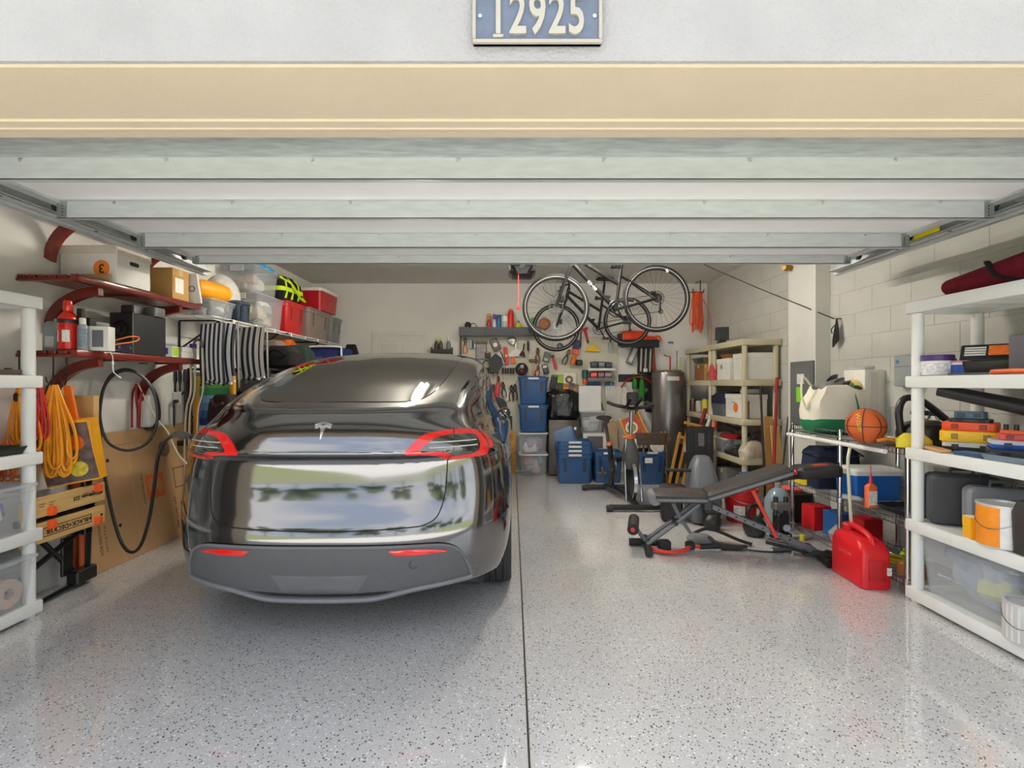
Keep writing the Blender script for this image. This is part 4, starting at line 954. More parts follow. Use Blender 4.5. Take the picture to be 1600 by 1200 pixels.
# beach chairs hung from the shelf edge
M_strA = stripes([(36, 40, 62), (226, 226, 230)], 19, 0)
M_strB = stripes([(36, 40, 62), (216, 212, 206)], 13, 0)
def folded(name, label, loc, rz, w_, h, layers, m, frame):
    t = thing(name, label, 'beach chair', loc, rz, 'folded beach chairs')
    for k, (dx, dy, s) in enumerate(layers):
        P = []
        for i in range(15):
            a = i / 14; y = .022 * math.sin(a * PI) * s
            P.append([(dx - w_ / 2 + w_ * j / 8 , dy - y, -h * a * (.96 + .04 * math.sin(j * .7 + k))) for j in range(9)])
        Q = [[(x, y + .012, z_) for x, y, z_ in r] for r in P]
        b = MB().grid(P).grid(Q)
        b.tube([P[-1][0], P[-1][4], P[-1][8]], .012, 6)
        part('fabric_fold', b, m, t, sm=60)
    for x in (-w_ / 2, w_ / 2):
        part('frame_tube', MB().tube([(x, .03, .02), (x, .035, -h * .6), (x * 1.04, .04, -h * 1.05)], .008, 8), met(frame), t)
    part('hanger', MB().tube([(0, 0, .02), (0, .01, .06), (0, .03, .08)], .004, 6), met((190, 190, 190)), t)
    return t
a = pix(349, 507, 4.28); folded('folded_beach_chair', 'navy and white narrow striped beach chair folded and hung from the wire shelf', a, R(-20), .27, .53, ((0, 0, 1.), (.02, -.05, 1.4), (-.02, -.09, .7)), M_strA, (210, 210, 210))
a = pix(396, 512, 4.62); folded('folded_beach_chair', 'navy and white broad striped beach chair folded and hung beside the car roof', a, R(-26), .30, .50, ((0, 0, 1.), (.0, -.05, 1.2)), M_strB, (210, 210, 210))
M_grn = stripes([(66, 96, 160), (96, 140, 190), (120, 176, 206), (76, 150, 96), (110, 190, 80), (186, 200, 90), (200, 206, 200), (40, 60, 110)], 1.9, 2)
bc = thing('wooden_beach_chair', 'folded beach chair with green and blue striped canvas and yellow wooden arms', 'beach chair', (-2.60, 4.28, 0), R(-12))
part('canvas', MB().box(-.15, .15, -.012, 0, .86, 1.42, .004), M_grn, bc)
for x in (-.185, .185): part('wooden_rail', MB().box(x - .022, x + .022, -.02, .02, .02, 1.42, .006), wood((226, 160, 40)), bc)
part('lower_canvas', MB().box(-.15, .15, .0, .012, .3, .84, .004), M_grn, bc)
part('arm', MB().tube([(-.26, -.04, .88), (.0, -.10, .86), (.25, -.06, .86)], .016, 8), plas((96, 84, 80)), bc)
ac = thing('aluminium_lawn_chair', 'folded chair with bent white tube legs beside the yellow wooden chair', 'lawn chair', (-2.70, 4.20, 0), R(-10))
for x in (-.09, -.05, .03): part('leg_tube', MB().tube([(x, 0, .02), (x - .03, 0, .6), (x - .01, -.01, 1.1), (x + .03, 0, 1.3), (x + .02, 0, 1.66)], .010, 8, smooth=4), met((236, 226, 206), .4), ac)
part('top_tube', MB().tube([(.05, 0, 1.66), (.03, 0, 1.72), (-.02, 0, 1.72), (-.05, 0, 1.64), (-.04, 0, 1.5)], .010, 8, smooth=4), met((150, 156, 146), .4), ac)
dg = thing('dark_backpack', 'dark brown backpack hanging behind the tail of the car', 'bag', pix(352, 652, 4.05), R(-20))
part('body', MB().rr([(-.12, .10, .07, .04), (.0, .13, .09, .05), (.12, .12, .08, .05), (.19, .07, .05, .03)], 4), cloth((48, 36, 36)), dg)
part('strap', MB().tube([(-.06, -.08, .15), (.0, -.1, .10), (.08, -.09, .12)], .012, 6, smooth=4), cloth((84, 44, 44)), dg)

# dim goods under the wire shelf, behind the car
def lump(name, label, cat, px, py, Y, w_, d, h, col, rz=0.):
    p = pix(px, py, Y); h = min(max(h + p.z - 1.502, .1), .38); p.z = 1.502
    t = thing(name, label, cat, p, rz)
    part('body', MB().rr([(0, w_ * .42, d * .42, min(w_, d) * .2), (h * .15, w_ * .5, d * .5, min(w_, d) * .22), (h * .7, w_ * .48, d * .46, min(w_, d) * .22), (h, w_ * .3, d * .28, min(w_, d) * .15)], 4), cloth(col), t)
    part('strap', MB().tube([(-w_ * .3, -d * .5, h * .5), (0, -d * .56, h * .8), (w_ * .3, -d * .5, h * .55)], .010, 6, smooth=3), cloth(tuple(int(c * .6) for c in col)), t)
    return t
lump('rolled_tarp', 'orange rolled tarp below the wire shelf', 'tarp', 440, 542, 5.9, .40, .3, .16, (196, 92, 36))
lump('jacket', 'dark red jacket bundled in the shade below the wire shelf', 'jacket', 410, 575, 5.4, .3, .2, .16, (96, 36, 38))
lump('wool_blanket', 'grey brown blanket below the wire shelf near the striped chair', 'blanket', 424, 556, 5.2, .34, .3, .16, (112, 100, 92))
lump('black_duffel', 'black duffel bag below the wire shelf by the car roof', 'bag', 442, 588, 4.9, .34, .3, .30, (30, 28, 30))
lump('red_flotation_vest', 'orange red flotation vest below the wire shelf', 'vest', 449, 574, 5.1, .11, .12, .16, (196, 62, 40))
lump('dark_green_bag', 'dark green sack below the wire shelf', 'bag', 468, 562, 5.6, .3, .25, .16, (40, 56, 50))
lump('black_helmet_bag', 'black rounded bag beside the navy cart under the far totes', 'bag', 549, 554, 6.6, .18, .18, .14, (28, 26, 28))
nc = thing('folding_cart', 'navy folding cart with a white tube handle under the far totes', 'cart', Vector((pix(515, 572, 6.3).x, 6.3, 1.553)))
part('fabric_body', MB().rr([(-.05, .23, .16, .03), (.22, .25, .18, .03), (.25, .24, .17, .03)], 3), cloth((34, 44, 92)), nc)
part('tube_handle', MB().tube([(-.22, -.2, -.05), (-.22, -.2, .20), (-.18, -.2, .26), (.18, -.2, .26), (.22, -.2, .20), (.22, -.2, -.05)], .012, 8, smooth=3), plas((214, 218, 224)), nc)
part('mesh_pocket', MB().box(-.16, -.02, -.19, -.18, .02, .14, .003), cloth((70, 78, 120)), nc)
fd = thing('floor_rack', 'low black rack on the floor along the left wall under the wire shelf', 'rack', (-2.80, 5.9, 0))
for zz in (.45, 1.05, 1.5): part('shelf_board', MB().box(-.25, .52, -1.3, 1.3, zz - .02, zz, .003), plas((44, 42, 42)), fd)
for y in (-1.28, 1.28):
    for x in (-.24, .5): part('post', MB().box(x - .015, x + .015, y - .015, y + .015, 0, 1.5), plas((36, 36, 36)), fd)
for k, (y, c, l) in enumerate(((5.1, (60, 50, 44), 'brown'), (5.6, (44, 46, 60), 'slate'), (6.1, (110, 52, 36), 'rust red'), (6.6, (50, 60, 50), 'moss green'))):
    carton('%s box on the low black rack behind the car' % l, (-2.82, y, 1.052), .1 * k, .3, .3, .22, c)
# ---------------------------------------------------------------- back wall: pegboard, tools, bikes, bins
PY = YB - .03
def pegboard_mat():
    m = bpy.data.materials.new('pegboard'); m.use_nodes = True; n = m.node_tree; p = n.nodes['Principled BSDF']; p.inputs['Roughness'].default_value = .6
    t = n.nodes.new('ShaderNodeTexCoord'); mp = n.nodes.new('ShaderNodeMapping'); mp.inputs['Scale'].default_value = (38, 38, 38); n.links.new(t.outputs['Object'], mp.inputs[0])
    f = n.nodes.new('ShaderNodeVectorMath'); f.operation = 'FRACTION'; n.links.new(mp.outputs[0], f.inputs[0])
    s = n.nodes.new('ShaderNodeVectorMath'); s.operation = 'SUBTRACT'; s.inputs[1].default_value = (.5, .5, .5); n.links.new(f.outputs[0], s.inputs[0])
    x = n.nodes.new('ShaderNodeSeparateXYZ'); n.links.new(s.outputs[0], x.inputs[0]); c = n.nodes.new('ShaderNodeCombineXYZ'); n.links.new(x.outputs[0], c.inputs[0]); n.links.new(x.outputs[2], c.inputs[2])
    l = n.nodes.new('ShaderNodeVectorMath'); l.operation = 'LENGTH'; n.links.new(c.outputs[0], l.inputs[0])
    g = n.nodes.new('ShaderNodeMath'); g.operation = 'LESS_THAN'; g.inputs[1].default_value = .17; n.links.new(l.outputs['Value'], g.inputs[0])
    k = n.nodes.new('ShaderNodeMix'); k.data_type = 'RGBA'; k.inputs[6].default_value = rgb((216, 210, 192)); k.inputs[7].default_value = rgb((78, 72, 62)); n.links.new(g.outputs[0], k.inputs[0]); n.links.new(k.outputs[2], p.inputs['Base Color'])
    return m
pg = thing('pegboard', 'ivory perforated pegboard on the back wall full of tools', 'pegboard', (0, YB, 0))
M_peg = pegboard_mat()
for x0, x1 in ((-.78, .42), (.425, 1.64)):
    part('panel', MB().box(x0, x1, -.022, -.012, .55, 2.085, .002), M_peg, pg)
part('side_frame', MB().box(-.81, -.782, -.05, 0, .55, 2.21, .002), mat((96, 92, 86), .5), pg)
part('top_ledge', MB().box(-.80, .45, -.20, -.001, 2.09, 2.105, .002).box(-.80, .45, -.205, -.19, 2.075, 2.21, .004), mat((62, 64, 70), .45), pg)
for x in (-.4, 0., .25): part('ledge_seam', MB().box(x, x + .012, -.208, -.204, 2.08, 2.2), mat((40, 42, 46), .5), pg)
bs_ = thing('black_ledge', 'black wall ledge holding the orange tool cases', 'ledge', (0, YB, 0))
part('board', MB().box(1.64, 2.22, -.22, -.001, 1.93, 1.945, .002).box(1.64, 2.22, -.225, -.21, 1.90, 2.02, .004), plas((26, 26, 28)), bs_)
hr = thing('black_hook_rail', 'lower black wall rail with bags and helmets hung on it', 'rail', (0, YB, 0))
part('rail', MB().box(1.65, 2.23, -.03, -.001, 1.28, 1.50, .004), plas((34, 30, 30)), hr)

def wp(px, py, dy=0.): q = pix(px, py, PY - dy); return q
def goods(name, label, cat, px, base, h, kind, col, group=None, w_=.08):
    p = pix(px, base, YB - .12); p.z = 2.106
    return p
# things on the pegboard ledge (ledge top z = 2.106, seen above its fascia)
zt = 2.106
def onledge(px): return ((px - 800) / FPX * (YB - .11), YB - .11, zt)
sd = thing('orbital_sander', 'black palm sander with a cord on the pegboard ledge', 'sander', onledge(731))
part('body', MB().lathe([(.07, 0), (.075, .02), (.05, .06), (.045, .12), (.055, .15), (.03, .19)], 16), plas((34, 34, 38)), sd)
part('cord', MB().tube([(.04, 0, .16), (.10, 0, .17), (.15, 0, .10), (.17, 0, .01)], .006, 6, smooth=4), plas((30, 30, 30)), sd)
bottle('red spray bottle with an orange nozzle on the pegboard ledge', onledge(764), [(.035, 0), (.036, .17), (.02, .23)], (190, 36, 40), cap=(.022, .23, .32, (226, 150, 60)))
bottle('white spray bottle with a purple trigger on the pegboard ledge', onledge(772.5), [(.03, 0), (.03, .15), (.014, .23)], (230, 230, 228), cap=(.022, .23, .31, (110, 70, 140)))
bottle('blue spray can on the pegboard ledge', onledge(779.5), [(.034, 0), (.035, .24), (.025, .25)], (40, 110, 176), 'spray_can', 'spray can', (.033, .25, .30, (34, 90, 150)))
bottle('white canister on the pegboard ledge', onledge(788.5), [(.055, 0), (.055, .28)], (232, 230, 222), 'canister', 'canister', (.057, .28, .295, (150, 150, 140)), (.0555, .05, .2, (200, 200, 190)))
bottle('tall bright red bottle with an orange nozzle on the pegboard ledge', onledge(798), [(.05, 0), (.05, .30), (.035, .36)], (220, 36, 24), cap=(.03, .36, .39, (230, 120, 40)))
bottle('yellow bottle with a green cap on the pegboard ledge', onledge(810), [(.05, 0), (.052, .10), (.03, .17)], (232, 206, 36), cap=(.018, .17, .21, (90, 140, 60)))
bottle('green bottle on the pegboard ledge behind the bicycle wheel', onledge(832), [(.04, 0), (.04, .2), (.02, .26)], (110, 190, 70))
one('polishing_wheel', MB().lathe([(.035, -.02), (.07, -.02), (.09, 0), (.07, .02), (.035, .02)], 24, ax='y'), mat((180, 110, 70), .8, var=.3, vs=30), 'rust brown bristle wheel on the pegboard ledge behind the bicycle wheel', 'wheel', (.50, YB - .1, 2.27))

# hand tools on the pegboard
def T(name, label, px, py, rot=0., group=None, cat=None, dy=.03):
    p = wp(px, py, dy); return thing(name, label, cat or name.split('_')[-1], p, 0, group, rot=(0, R(rot), 0))
def driver(label, px, py, h, col, rot=0., group=None, shaft=(180, 180, 180), name='screwdriver'):
    t = T(name, label, px, py, rot, group)
    part('handle', MB().lathe([(.006, -h * .5 + h * .48), (.013, h * .02), (.014, h * .35), (.01, h * .5)], 10), plas(col), t)
    part('shaft', MB().cyl((0, 0, -h * .5), (0, 0, 0), .004, n=6), met(shaft), t)
def pliers(label, px, py, h, col, rot=0., group=None):
    t = T('pliers', label, px, py, rot, group)
    for s in (-1, 1):
        part('handle', MB().tube([(s * .006, 0, h * .12), (s * .03, 0, -h * .1), (s * .032, 0, -h * .3), (s * .018, 0, -h * .5)], .009, 6, smooth=3), plas(col), t)
        part('jaw', MB().tube([(-s * .004, 0, h * .1), (s * .018, 0, h * .24), (s * .004, 0, h * .5)], .010, 6, smooth=3), met((130, 128, 122)), t)
rowl = 'small dark handled screwdriver in the upper pegboard row, %s'
for k, px in enumerate((759, 763, 767, 771, 778, 786, 790, 794, 798, 802)):
    driver(rowl % ('leftmost', 'second from the left', 'third from the left', 'fourth from the left', 'fifth from the left', 'sixth from the left', 'fourth from the right', 'third from the right', 'second from the right', 'rightmost')[k], px, 584, .19, ((50, 48, 40), (60, 50, 36), (36, 36, 36))[k % 3], group='pegboard screwdriver row')
for px, py, c, r_, l in ((727, 540, (206, 96, 40), 0, 'orange handled pliers at the left end of the pegboard'), (764, 609, (36, 44, 40), 10, 'dark handled pliers nearest the car on the lower pegboard'), (770, 613, (190, 60, 50), 5, 'red handled pliers beside the pink caulking gun'), (787, 609, (50, 54, 60), -8, 'slate handled pliers right of the pink caulking gun'), (799, 614, (96, 50, 44), 0, 'brown handled pliers on the lower pegboard'), (804.5, 613, (44, 44, 50), 0, 'black handled pliers beside the top blue tote'), (840, 556, (150, 70, 56), 0, 'big red brown handled pipe pliers on the pegboard'), (885, 558, (44, 52, 66), 22, 'long dark pliers hanging under the bicycle wheel'), (840, 579, (196, 36, 40), 8, 'short red clamp pliers beside the hammer')):
    pliers(l, px, py, .25 if py != 579 else .16, c, r_, 'pliers on the pegboard')
def slab(name, label, px, py, w_, h, d, col, rot=0., cat=None, m=None, extra=None, ecol=None):
    t = T(name, label, px, py, rot, cat=cat, dy=.02)
    part('body', MB().box(-w_ / 2, w_ / 2, -d, 0, -h / 2, h / 2, min(w_, h) * .08), m or plas(col), t)
    if extra: part(extra[0], MB().box(*extra[1:], .002), plas(ecol), t)
    return t
slab('paint_brush', 'blue and white carded brush on the pegboard', 739, 538, .10, .13, .01, (176, 196, 214), extra=('brush', -.015, .015, -.03, -.01, -.06, .06), ecol=(30, 30, 34))
slab('parts_pouch', 'clear pouch of small parts with a brown top strip on the pegboard', 752, 549, .17, .24, .03, (150, 140, 140), cat='pouch', m=mat((156, 148, 150), .2, var=.3, vs=30), extra=('top_strip', -.1, .1, -.04, 0, .12, .16), ecol=(96, 70, 50))
slab('tape_measure', 'small black tape measure case on the pegboard', 762, 555, .085, .085, .05, (28, 28, 28), extra=('blade_tab', -.02, .02, -.06, -.05, .03, .06), ecol=(200, 130, 50))
t = slab('sanding_block', 'grey rounded sanding pad with a white disc on the pegboard', 774, 539, .13, .19, .03, (96, 88, 80), -25, cat='sanding pad'); part('disc', MB().lathe([(.0, 0), (.035, 0), (.035, .008)], 16, ax='y', c=(0, -.037, 0)), plas((226, 222, 214)), t)
slab('marking_gauge', 'slanted white box with a dark edge on the pegboard', 782, 560, .06, .20, .03, (222, 214, 204), -22, cat='gauge', extra=('edge', .03, .05, -.03, 0, -.08, .1), ecol=(70, 60, 56))
slab('torpedo_level', 'bright red torpedo level on the pegboard', 791, 556, .055, .27, .03, (200, 32, 44), -8, cat='level', extra=('vial', -.015, .015, -.033, -.03, -.02, .02), ecol=(220, 220, 120))
slab('orange_bottle', 'small orange bottle below the white scraper on the pegboard', 802, 563, .055, .10, .04, (226, 104, 30), cat='bottle', extra=('cap', -.015, .015, -.035, -.01, .05, .07), ecol=(220, 216, 210))
sp = T('putty_scraper', 'white fan shaped scraper on the pegboard', 806, 548); part('handle', MB().box(-.02, .02, -.02, 0, .02, .13, .006), plas((236, 234, 228)), sp); part('blade', MB().prism([(-.03, .03), (.03, .03), (.12, -.06), (.11, -.09), (-.11, -.09), (-.12, -.06)], .01, 'xz', -.015), plas((226, 224, 218)), sp)
sp = T('whisk_brush', 'dark brown whisk brush beside the white scraper', 817, 549, 12); part('handle', MB().cyl((0, 0, 0), (0, 0, .12), .012), plas((60, 46, 44)), sp); part('bristles', MB().prism([(-.02, .0), (.02, 0), (.06, -.08), (-.05, -.08)], .03, 'xz', -.02), cloth((74, 56, 54)), sp)
driver('long black handled chisel on the pegboard', 825, 548, .30, (30, 30, 30), name='chisel')
wl = T('work_light', 'round white work light on the pegboard', 800, 533); part('bezel', MB().lathe([(.0, .0), (.06, 0), (.065, -.02), (.05, -.03)], 20, ax='y'), met((220, 220, 210)), wl); part('bulb', MB().ball((0, -.03, .0), .03), plas((250, 248, 240)), wl)
sh_ = T('grinding_shield', 'large black curved face shield on the pegboard', 771, 568, 0, cat='face shield'); part('visor', MB().add([], []).prism([(-.05, -.13), (.06, -.16), (.15, -.02), (.13, .08), (.04, .15), (-.08, .05)], .07, 'xz', -.10), plas((30, 29, 30)), sh_); part('headband', MB().torus((-.10, -.05, -.02), .06, .012, 'y', 16, 6), plas((60, 48, 40)), sh_)
cs_ = T('circular_sander', 'black round hearing protector on the pegboard above the blue totes', 815, 577, 0, cat='hearing protector'); part('band', MB().torus((0, -.04, 0), .075, .024, 'y', 22, 8), plas((26, 26, 28)), cs_); part('cup', MB().ball((0, -.05, -.03), .045, (1, .7, 1)), plas((110, 30, 34)), cs_); part('pad', MB().ball((.005, -.06, .04), .03, (1, .7, 1)), plas((190, 188, 184)), cs_)
hm = T('hammer', 'hammer with a pale wooden handle on the pegboard', 833, 575); part('head', MB().box(-.06, .06, -.03, .01, .09, .135, .008).cyl((.055, -.01, .112), (.075, -.01, .112), .018), mat((96, 84, 60), .4, metal=.6), hm); part('handle', MB().lathe([(.012, -.13), (.015, -.08), (.011, .09)], 10, (0, -.01, 0)), wood((206, 160, 80)), hm)
mm = slab('multimeter', 'black multimeter with a pale screen on the pegboard', 852, 577, .085, .15, .035, (44, 44, 46), -12); part('screen', MB().box(-.03, .03, -.038, -.034, .02, .06), plas((206, 208, 200)), mm); part('dial', MB().lathe([(0, -.042), (.022, -.04), (.022, -.03)], 14, ax='y', c=(0, 0, -.02)), plas((96, 92, 88)), mm)
st_ = slab('stud_finder', 'grey and black stud finder on the pegboard', 854, 558, .10, .15, .03, (96, 100, 100), 15); part('display', MB().box(-.03, .03, -.034, -.03, -.06, -.02), plas((190, 194, 190)), st_)
slab('red_flashlight', 'slim red flashlight on the pegboard', 866, 567, .035, .22, .03, (206, 36, 44), -15, cat='flashlight', extra=('head', -.025, .025, -.04, 0, .08, .12), ecol=(40, 36, 36))
cg = T('caulking_gun', 'pink red caulking gun on the pegboard left of the blue totes', 778, 607, 4); part('cradle', MB().cyl((0, -.03, -.15), (0, -.03, .09), .032), mat((220, 66, 80), .4), cg); part('rod', MB().cyl((0, -.03, .09), (0, -.03, .20), .008), plas((30, 30, 30)), cg); part('grip', MB().box(-.02, .02, -.05, -.01, .09, .17, .006), plas((60, 40, 36)), cg)
hb = T('bench_brush', 'black hooded hand vacuum hanging low on the pegboard', 782, 630, 0, cat='hand vacuum'); part('hood', MB().prism([(-.08, -.09), (.10, -.09), (.10, 0), (.04, .07), (-.04, .10), (-.08, .1)], .10, 'xz', -.12), plas((26, 27, 30)), hb)
for s in (-.1,): part('strip', MB().box(-.1, -.085, -.06, 0, -.12, .1), met((170, 170, 168)), hb)
slab('white_scraper', 'slim white scraper on the lower pegboard', 792, 615, .045, .22, .012, (228, 224, 216), -4, extra=('grip', -.02, .02, -.02, 0, .06, .11), ecol=(196, 190, 180))
one('blue_tape_roll', MB().lathe([(.025, -.03), (.05, -.03), (.05, .0), (.025, .0), (.025, -.03)], 20, ax='y', cap=False), plas((58, 66, 104)), 'dark blue tape roll on the pegboard behind the bicycle wheel', 'tape', wp(875, 541, .03))
dl = T('cordless_drill', 'orange and black cordless drill on the pegboard', 897, 564, 0, cat='drill'); part('motor', MB().cyl((-.03, -.05, -.05), (.0, -.05, .07), .042), mat((236, 120, 50), .45), dl); part('grip', MB().cyl((.0, -.05, .0), (.06, -.05, -.04), .03), plas((34, 32, 32)), dl); part('battery', MB().cbox((.07, -.05, -.03), (.09, .09, .09), .012), plas((30, 28, 28)), dl); part('chuck', MB().cyl((-.04, -.05, -.05), (-.06, -.05, -.11), .02, .012), plas((206, 140, 90)), dl)
slab('navy_caulk_tube', 'navy and red tube hanging on the pegboard above the drill', 900, 540, .10, .16, .05, (52, 52, 96), 8, cat='tube', extra=('red_end', -.05, .05, -.055, 0, -.14, -.06), ecol=(226, 90, 50))
driver('long thin grey pry rod on the pegboard', 907, 543, .5, (70, 66, 60), 2, name='pry_rod')
sq = T('speed_square', 'yellow triangular speed square on the pegboard', 925, 543); part('blade', MB().prism([(-.12, -.06), (.13, -.06), (.0, .07)], .012, 'xz', -.02), mat((232, 190, 24), .5), sq)
rc = T('red_clamp', 'red pistol clamp hanging above the yellow square', 915, 521, -14, cat='clamp'); part('arm', MB().box(-.02, .02, -.04, 0, -.11, .06, .008), mat((176, 28, 40), .45), rc); part('grip', MB().box(-.08, .05, -.045, 0, .05, .085, .008), mat((190, 32, 40), .45), rc); part('tip', MB().box(-.015, .015, -.03, 0, -.16, -.11, .004), plas((40, 36, 36)), rc)
tw = T('garden_trowel', 'small steel garden trowel on the pegboard', 953.5, 537); part('handle', MB().cyl((0, -.02, .02), (0, -.02, .15), .013), plas((56, 60, 50)), tw); part('blade', MB().prism([(-.035, .02), (.035, .02), (.035, -.08), (0, -.15), (-.035, -.08)], .012, 'xz', -.03), met((176, 180, 178)), tw)
for k, (py, l) in enumerate(((578, 'upper'), (593, 'lower'))):
    hs = T('tray_shelf', '%s small white tray on the right of the pegboard' % l, 937, py, 0, cat='tray'); part('tray', MB().box(-.20, .21, -.16, 0, -.015, 0, .003).box(-.20, .21, -.165, -.155, -.015, .02, .003), plas((226, 224, 218) if k == 0 else (120, 120, 116)), hs)
for k, (px, py, c, l) in enumerate(((927, 571, (40, 44, 50), 'black socket case on the left of the upper white tray'), (938, 571, (70, 78, 86), 'grey jumble box in the middle of the upper white tray'), (949, 572, (34, 34, 36), 'black box on the right of the upper white tray'), (926, 587, (150, 50, 56), 'red box on the lower tray beside the green bottle'), (937, 587, (92, 60, 66), 'plum box on the lower tray'), (948, 587, (96, 84, 84), 'brown grey box on the lower tray'))):
    slab('small_box', l, px, py, .10, .11, .12, c, (k % 3 - 1) * 6, cat='box', extra=('lid', -.045, .045, -.125, -.12, -.01, .04), ecol=tuple(min(255, int(q * 1.5) + 20) for q in c))
bottle('dark green bottle standing on an orange base on the pegboard', wp(914, 600, .08), [(.03, 0), (.032, .08), (.05, .1), (.05, .20), (.03, .215)], (30, 96, 84), lab=(.034, .0, .085, (214, 90, 56)))
slab('lime_glove_pack', 'lime green glove pack on the pegboard beside the trash bag', 875, 592, .10, .14, .03, (156, 186, 60), cat='gloves', extra=('card', -.05, .05, -.01, 0, .07, .1), ecol=(226, 226, 216))
wd_ = slab('twine_card', 'white card with a brown coil of twine on the pegboard', 889, 593, .22, .22, .01, (226, 222, 214), cat='twine'); part('coil', MB().torus((0, -.02, 0), .045, .018, 'y', 20, 6), mat((140, 110, 80), .8, var=.3, vs=40), wd_)
slab('black_glove', 'black work glove bundle hanging beside the top blue tote', 865, 597, .10, .22, .05, (28, 28, 30), 10, cat='glove', extra=('cuff', -.05, .05, -.055, 0, .08, .11), ecol=(84, 110, 70))
for px, py, c, l in ((875, 605, (70, 66, 50), 'olive'), (884, 606, (226, 150, 40), 'amber'), (893, 605, (110, 106, 120), 'grey'), (900, 607, (196, 150, 70), 'tan')):
    slab('small_pouch', '%s pouch hanging just above the black trash bag' % l, px, py, .08, .13, .04, c, 8, cat='pouch', extra=('flap', -.035, .035, -.045, -.04, .01, .06), ecol=tuple(int(q * .7) for q in c))
slab('blue_wrench_rack', 'blue wrench holder strip on the pegboard', 927, 600, .22, .06, .03, (34, 84, 140), cat='wrench rack', extra=('purple_clip', .07, .10, -.04, -.03, -.05, .03), ecol=(130, 50, 110))
slab('socket_strip', 'short bright blue holder strip over the small wrenches', 952, 600, .13, .05, .03, (40, 110, 190), cat='wrench rack', extra=('white_clip', .02, .03, -.04, -.03, -.02, .03), ecol=(236, 236, 236))
for k in range(4):
    t = T('combination_wrench', 'small bright steel wrench under the blue strip, %s' % ('longest and leftmost', 'second from the left', 'third from the left', 'shortest and rightmost')[k], 947 + k * 3.6, 610, 0, 'small wrench row'); part('shank', MB().box(-.006, .006, -.012, 0, -.08 + .012 * k, .06, .002), met((226, 226, 222)), t); part('ring', MB().torus((0, -.006, -.085 + .012 * k), .011, .005, 'y', 12, 5), met((226, 226, 222)), t)

# cases on the black ledge
oc = thing('orange_tool_case', 'orange chainsaw case on the black wall ledge', 'tool case', (1.86, YB - .11, 1.947))
part('shell', MB().rr([(0, .20, .08, .03), (.03, .21, .085, .03), (.18, .20, .08, .03), (.21, .17, .06, .03)], 4), mat((232, 66, 24), .4, var=.08), oc)
part('guard', MB().box(-.25, -.18, -.08, .0, .0, .17, .01), plas((40, 38, 38)), oc)
oc = thing('orange_trimmer_head', 'orange trimmer body at the right end of the black wall ledge', 'trimmer', (2.13, YB - .11, 1.947))
part('body', MB().ball((0, 0, .07), .08, (1.3, .8, .85)), mat((240, 76, 26), .4), oc); part('handle', MB().torus((.10, 0, .09), .045, .014, 'y', 16, 6), mat((236, 80, 40), .4), oc)
gd_ = T('gasket_sprayer', 'slanted silver grey bolt cutter head hanging under the black ledge', 987, 556, 24, cat='bolt cutter'); part('body', MB().box(-.05, .05, -.06, 0, -.14, .14, .012), mat((150, 150, 146), .35, metal=.6, var=.2), gd_); part('inset', MB().box(-.025, .025, -.065, -.058, -.10, .11, .004), mat((206, 206, 200), .3), gd_)
ld_ = T('black_work_stand', 'black folding work stand hanging under the black ledge', 1007, 562, 2, cat='work stand')
for x in (-.07, .0, .07): part('channel', MB().box(x - .014, x + .014, -.07, -.04, -.19, .17, .004), met((200, 198, 190)), ld_)
part('frame', MB().box(-.11, .11, -.05, 0, -.22, .20, .01), plas((26, 26, 28)), ld_); part('label', MB().box(-.03, .03, -.073, -.068, -.19, -.14), plas((230, 228, 220)), ld_)
slab('leather_sheath', 'long rust brown sheath hanging under the black ledge', 1020, 563, .06, .38, .03, (140, 62, 44), -3, cat='sheath', extra=('tip', -.04, .03, -.035, 0, -.22, -.18), ecol=(40, 36, 34))
one('blue_level', MB().box(-.04, .04, -.01, 0, -.012, .012, .003), plas((70, 110, 150)), 'tiny blue plate stuck on the back wall above the red pipe', 'plate', wp(1048, 535, 0))

# bags and helmets on the lower rail
def hung(name, label, cat, px, py, w_, h, col, d=.14):
    t = T(name, label, px, py, 0, cat=cat, dy=.02)
    part('body', MB().rr([(-h * .5, w_ * .42, d * .4, .03, 0, -d / 2), (-h * .35, w_ * .5, d * .5, .04, 0, -d / 2), (h * .25, w_ * .46, d * .45, .04, 0, -d / 2), (h * .5, w_ * .25, d * .25, .02, 0, -d / 2)], 4), cloth(col), t)
    part('loop', MB().tube([(-w_ * .2, -d / 2, h * .45), (0, -d / 2 + .04, h * .5 + .08), (w_ * .2, -d / 2, h * .45)], .010, 6, smooth=3), cloth(tuple(int(q * .8) for q in col)), t)
    return t
hung('black_backpack', 'large black backpack hung on the lower rail by the water heater', 'backpack', 1017, 625, .22, .36, (28, 27, 30), .2)
hung('green_bag', 'bright green strapped bag hung on the lower rail', 'bag', 1001, 610, .09, .34, (52, 120, 46), .12)
hung('green_net', 'short green bag left of the orange strap on the lower rail', 'bag', 990, 600, .07, .16, (64, 132, 52), .12)
hung('white_red_bag', 'white and red bag hung at the left end of the lower rail', 'bag', 975, 622, .13, .34, (222, 214, 208), .1)
hung('plum_bag', 'plum coloured slim bag hung behind the exercise bike', 'bag', 994, 668, .11, .44, (96, 34, 46), .1)
hung('grey_sack', 'pale grey sack hung behind the exercise bike', 'bag', 1005, 690, .10, .5, (170, 168, 172), .1)
one('red_strap', MB().tube([(-.26, -.06, -.13), (-.16, -.06, -.02), (0, -.06, .03), (.16, -.06, -.02), (.27, -.06, -.15)], .012, 6, smooth=5), mat((170, 36, 40), .6), 'long red strap draped in an arc over the lower rail', 'strap', wp(995, 592))

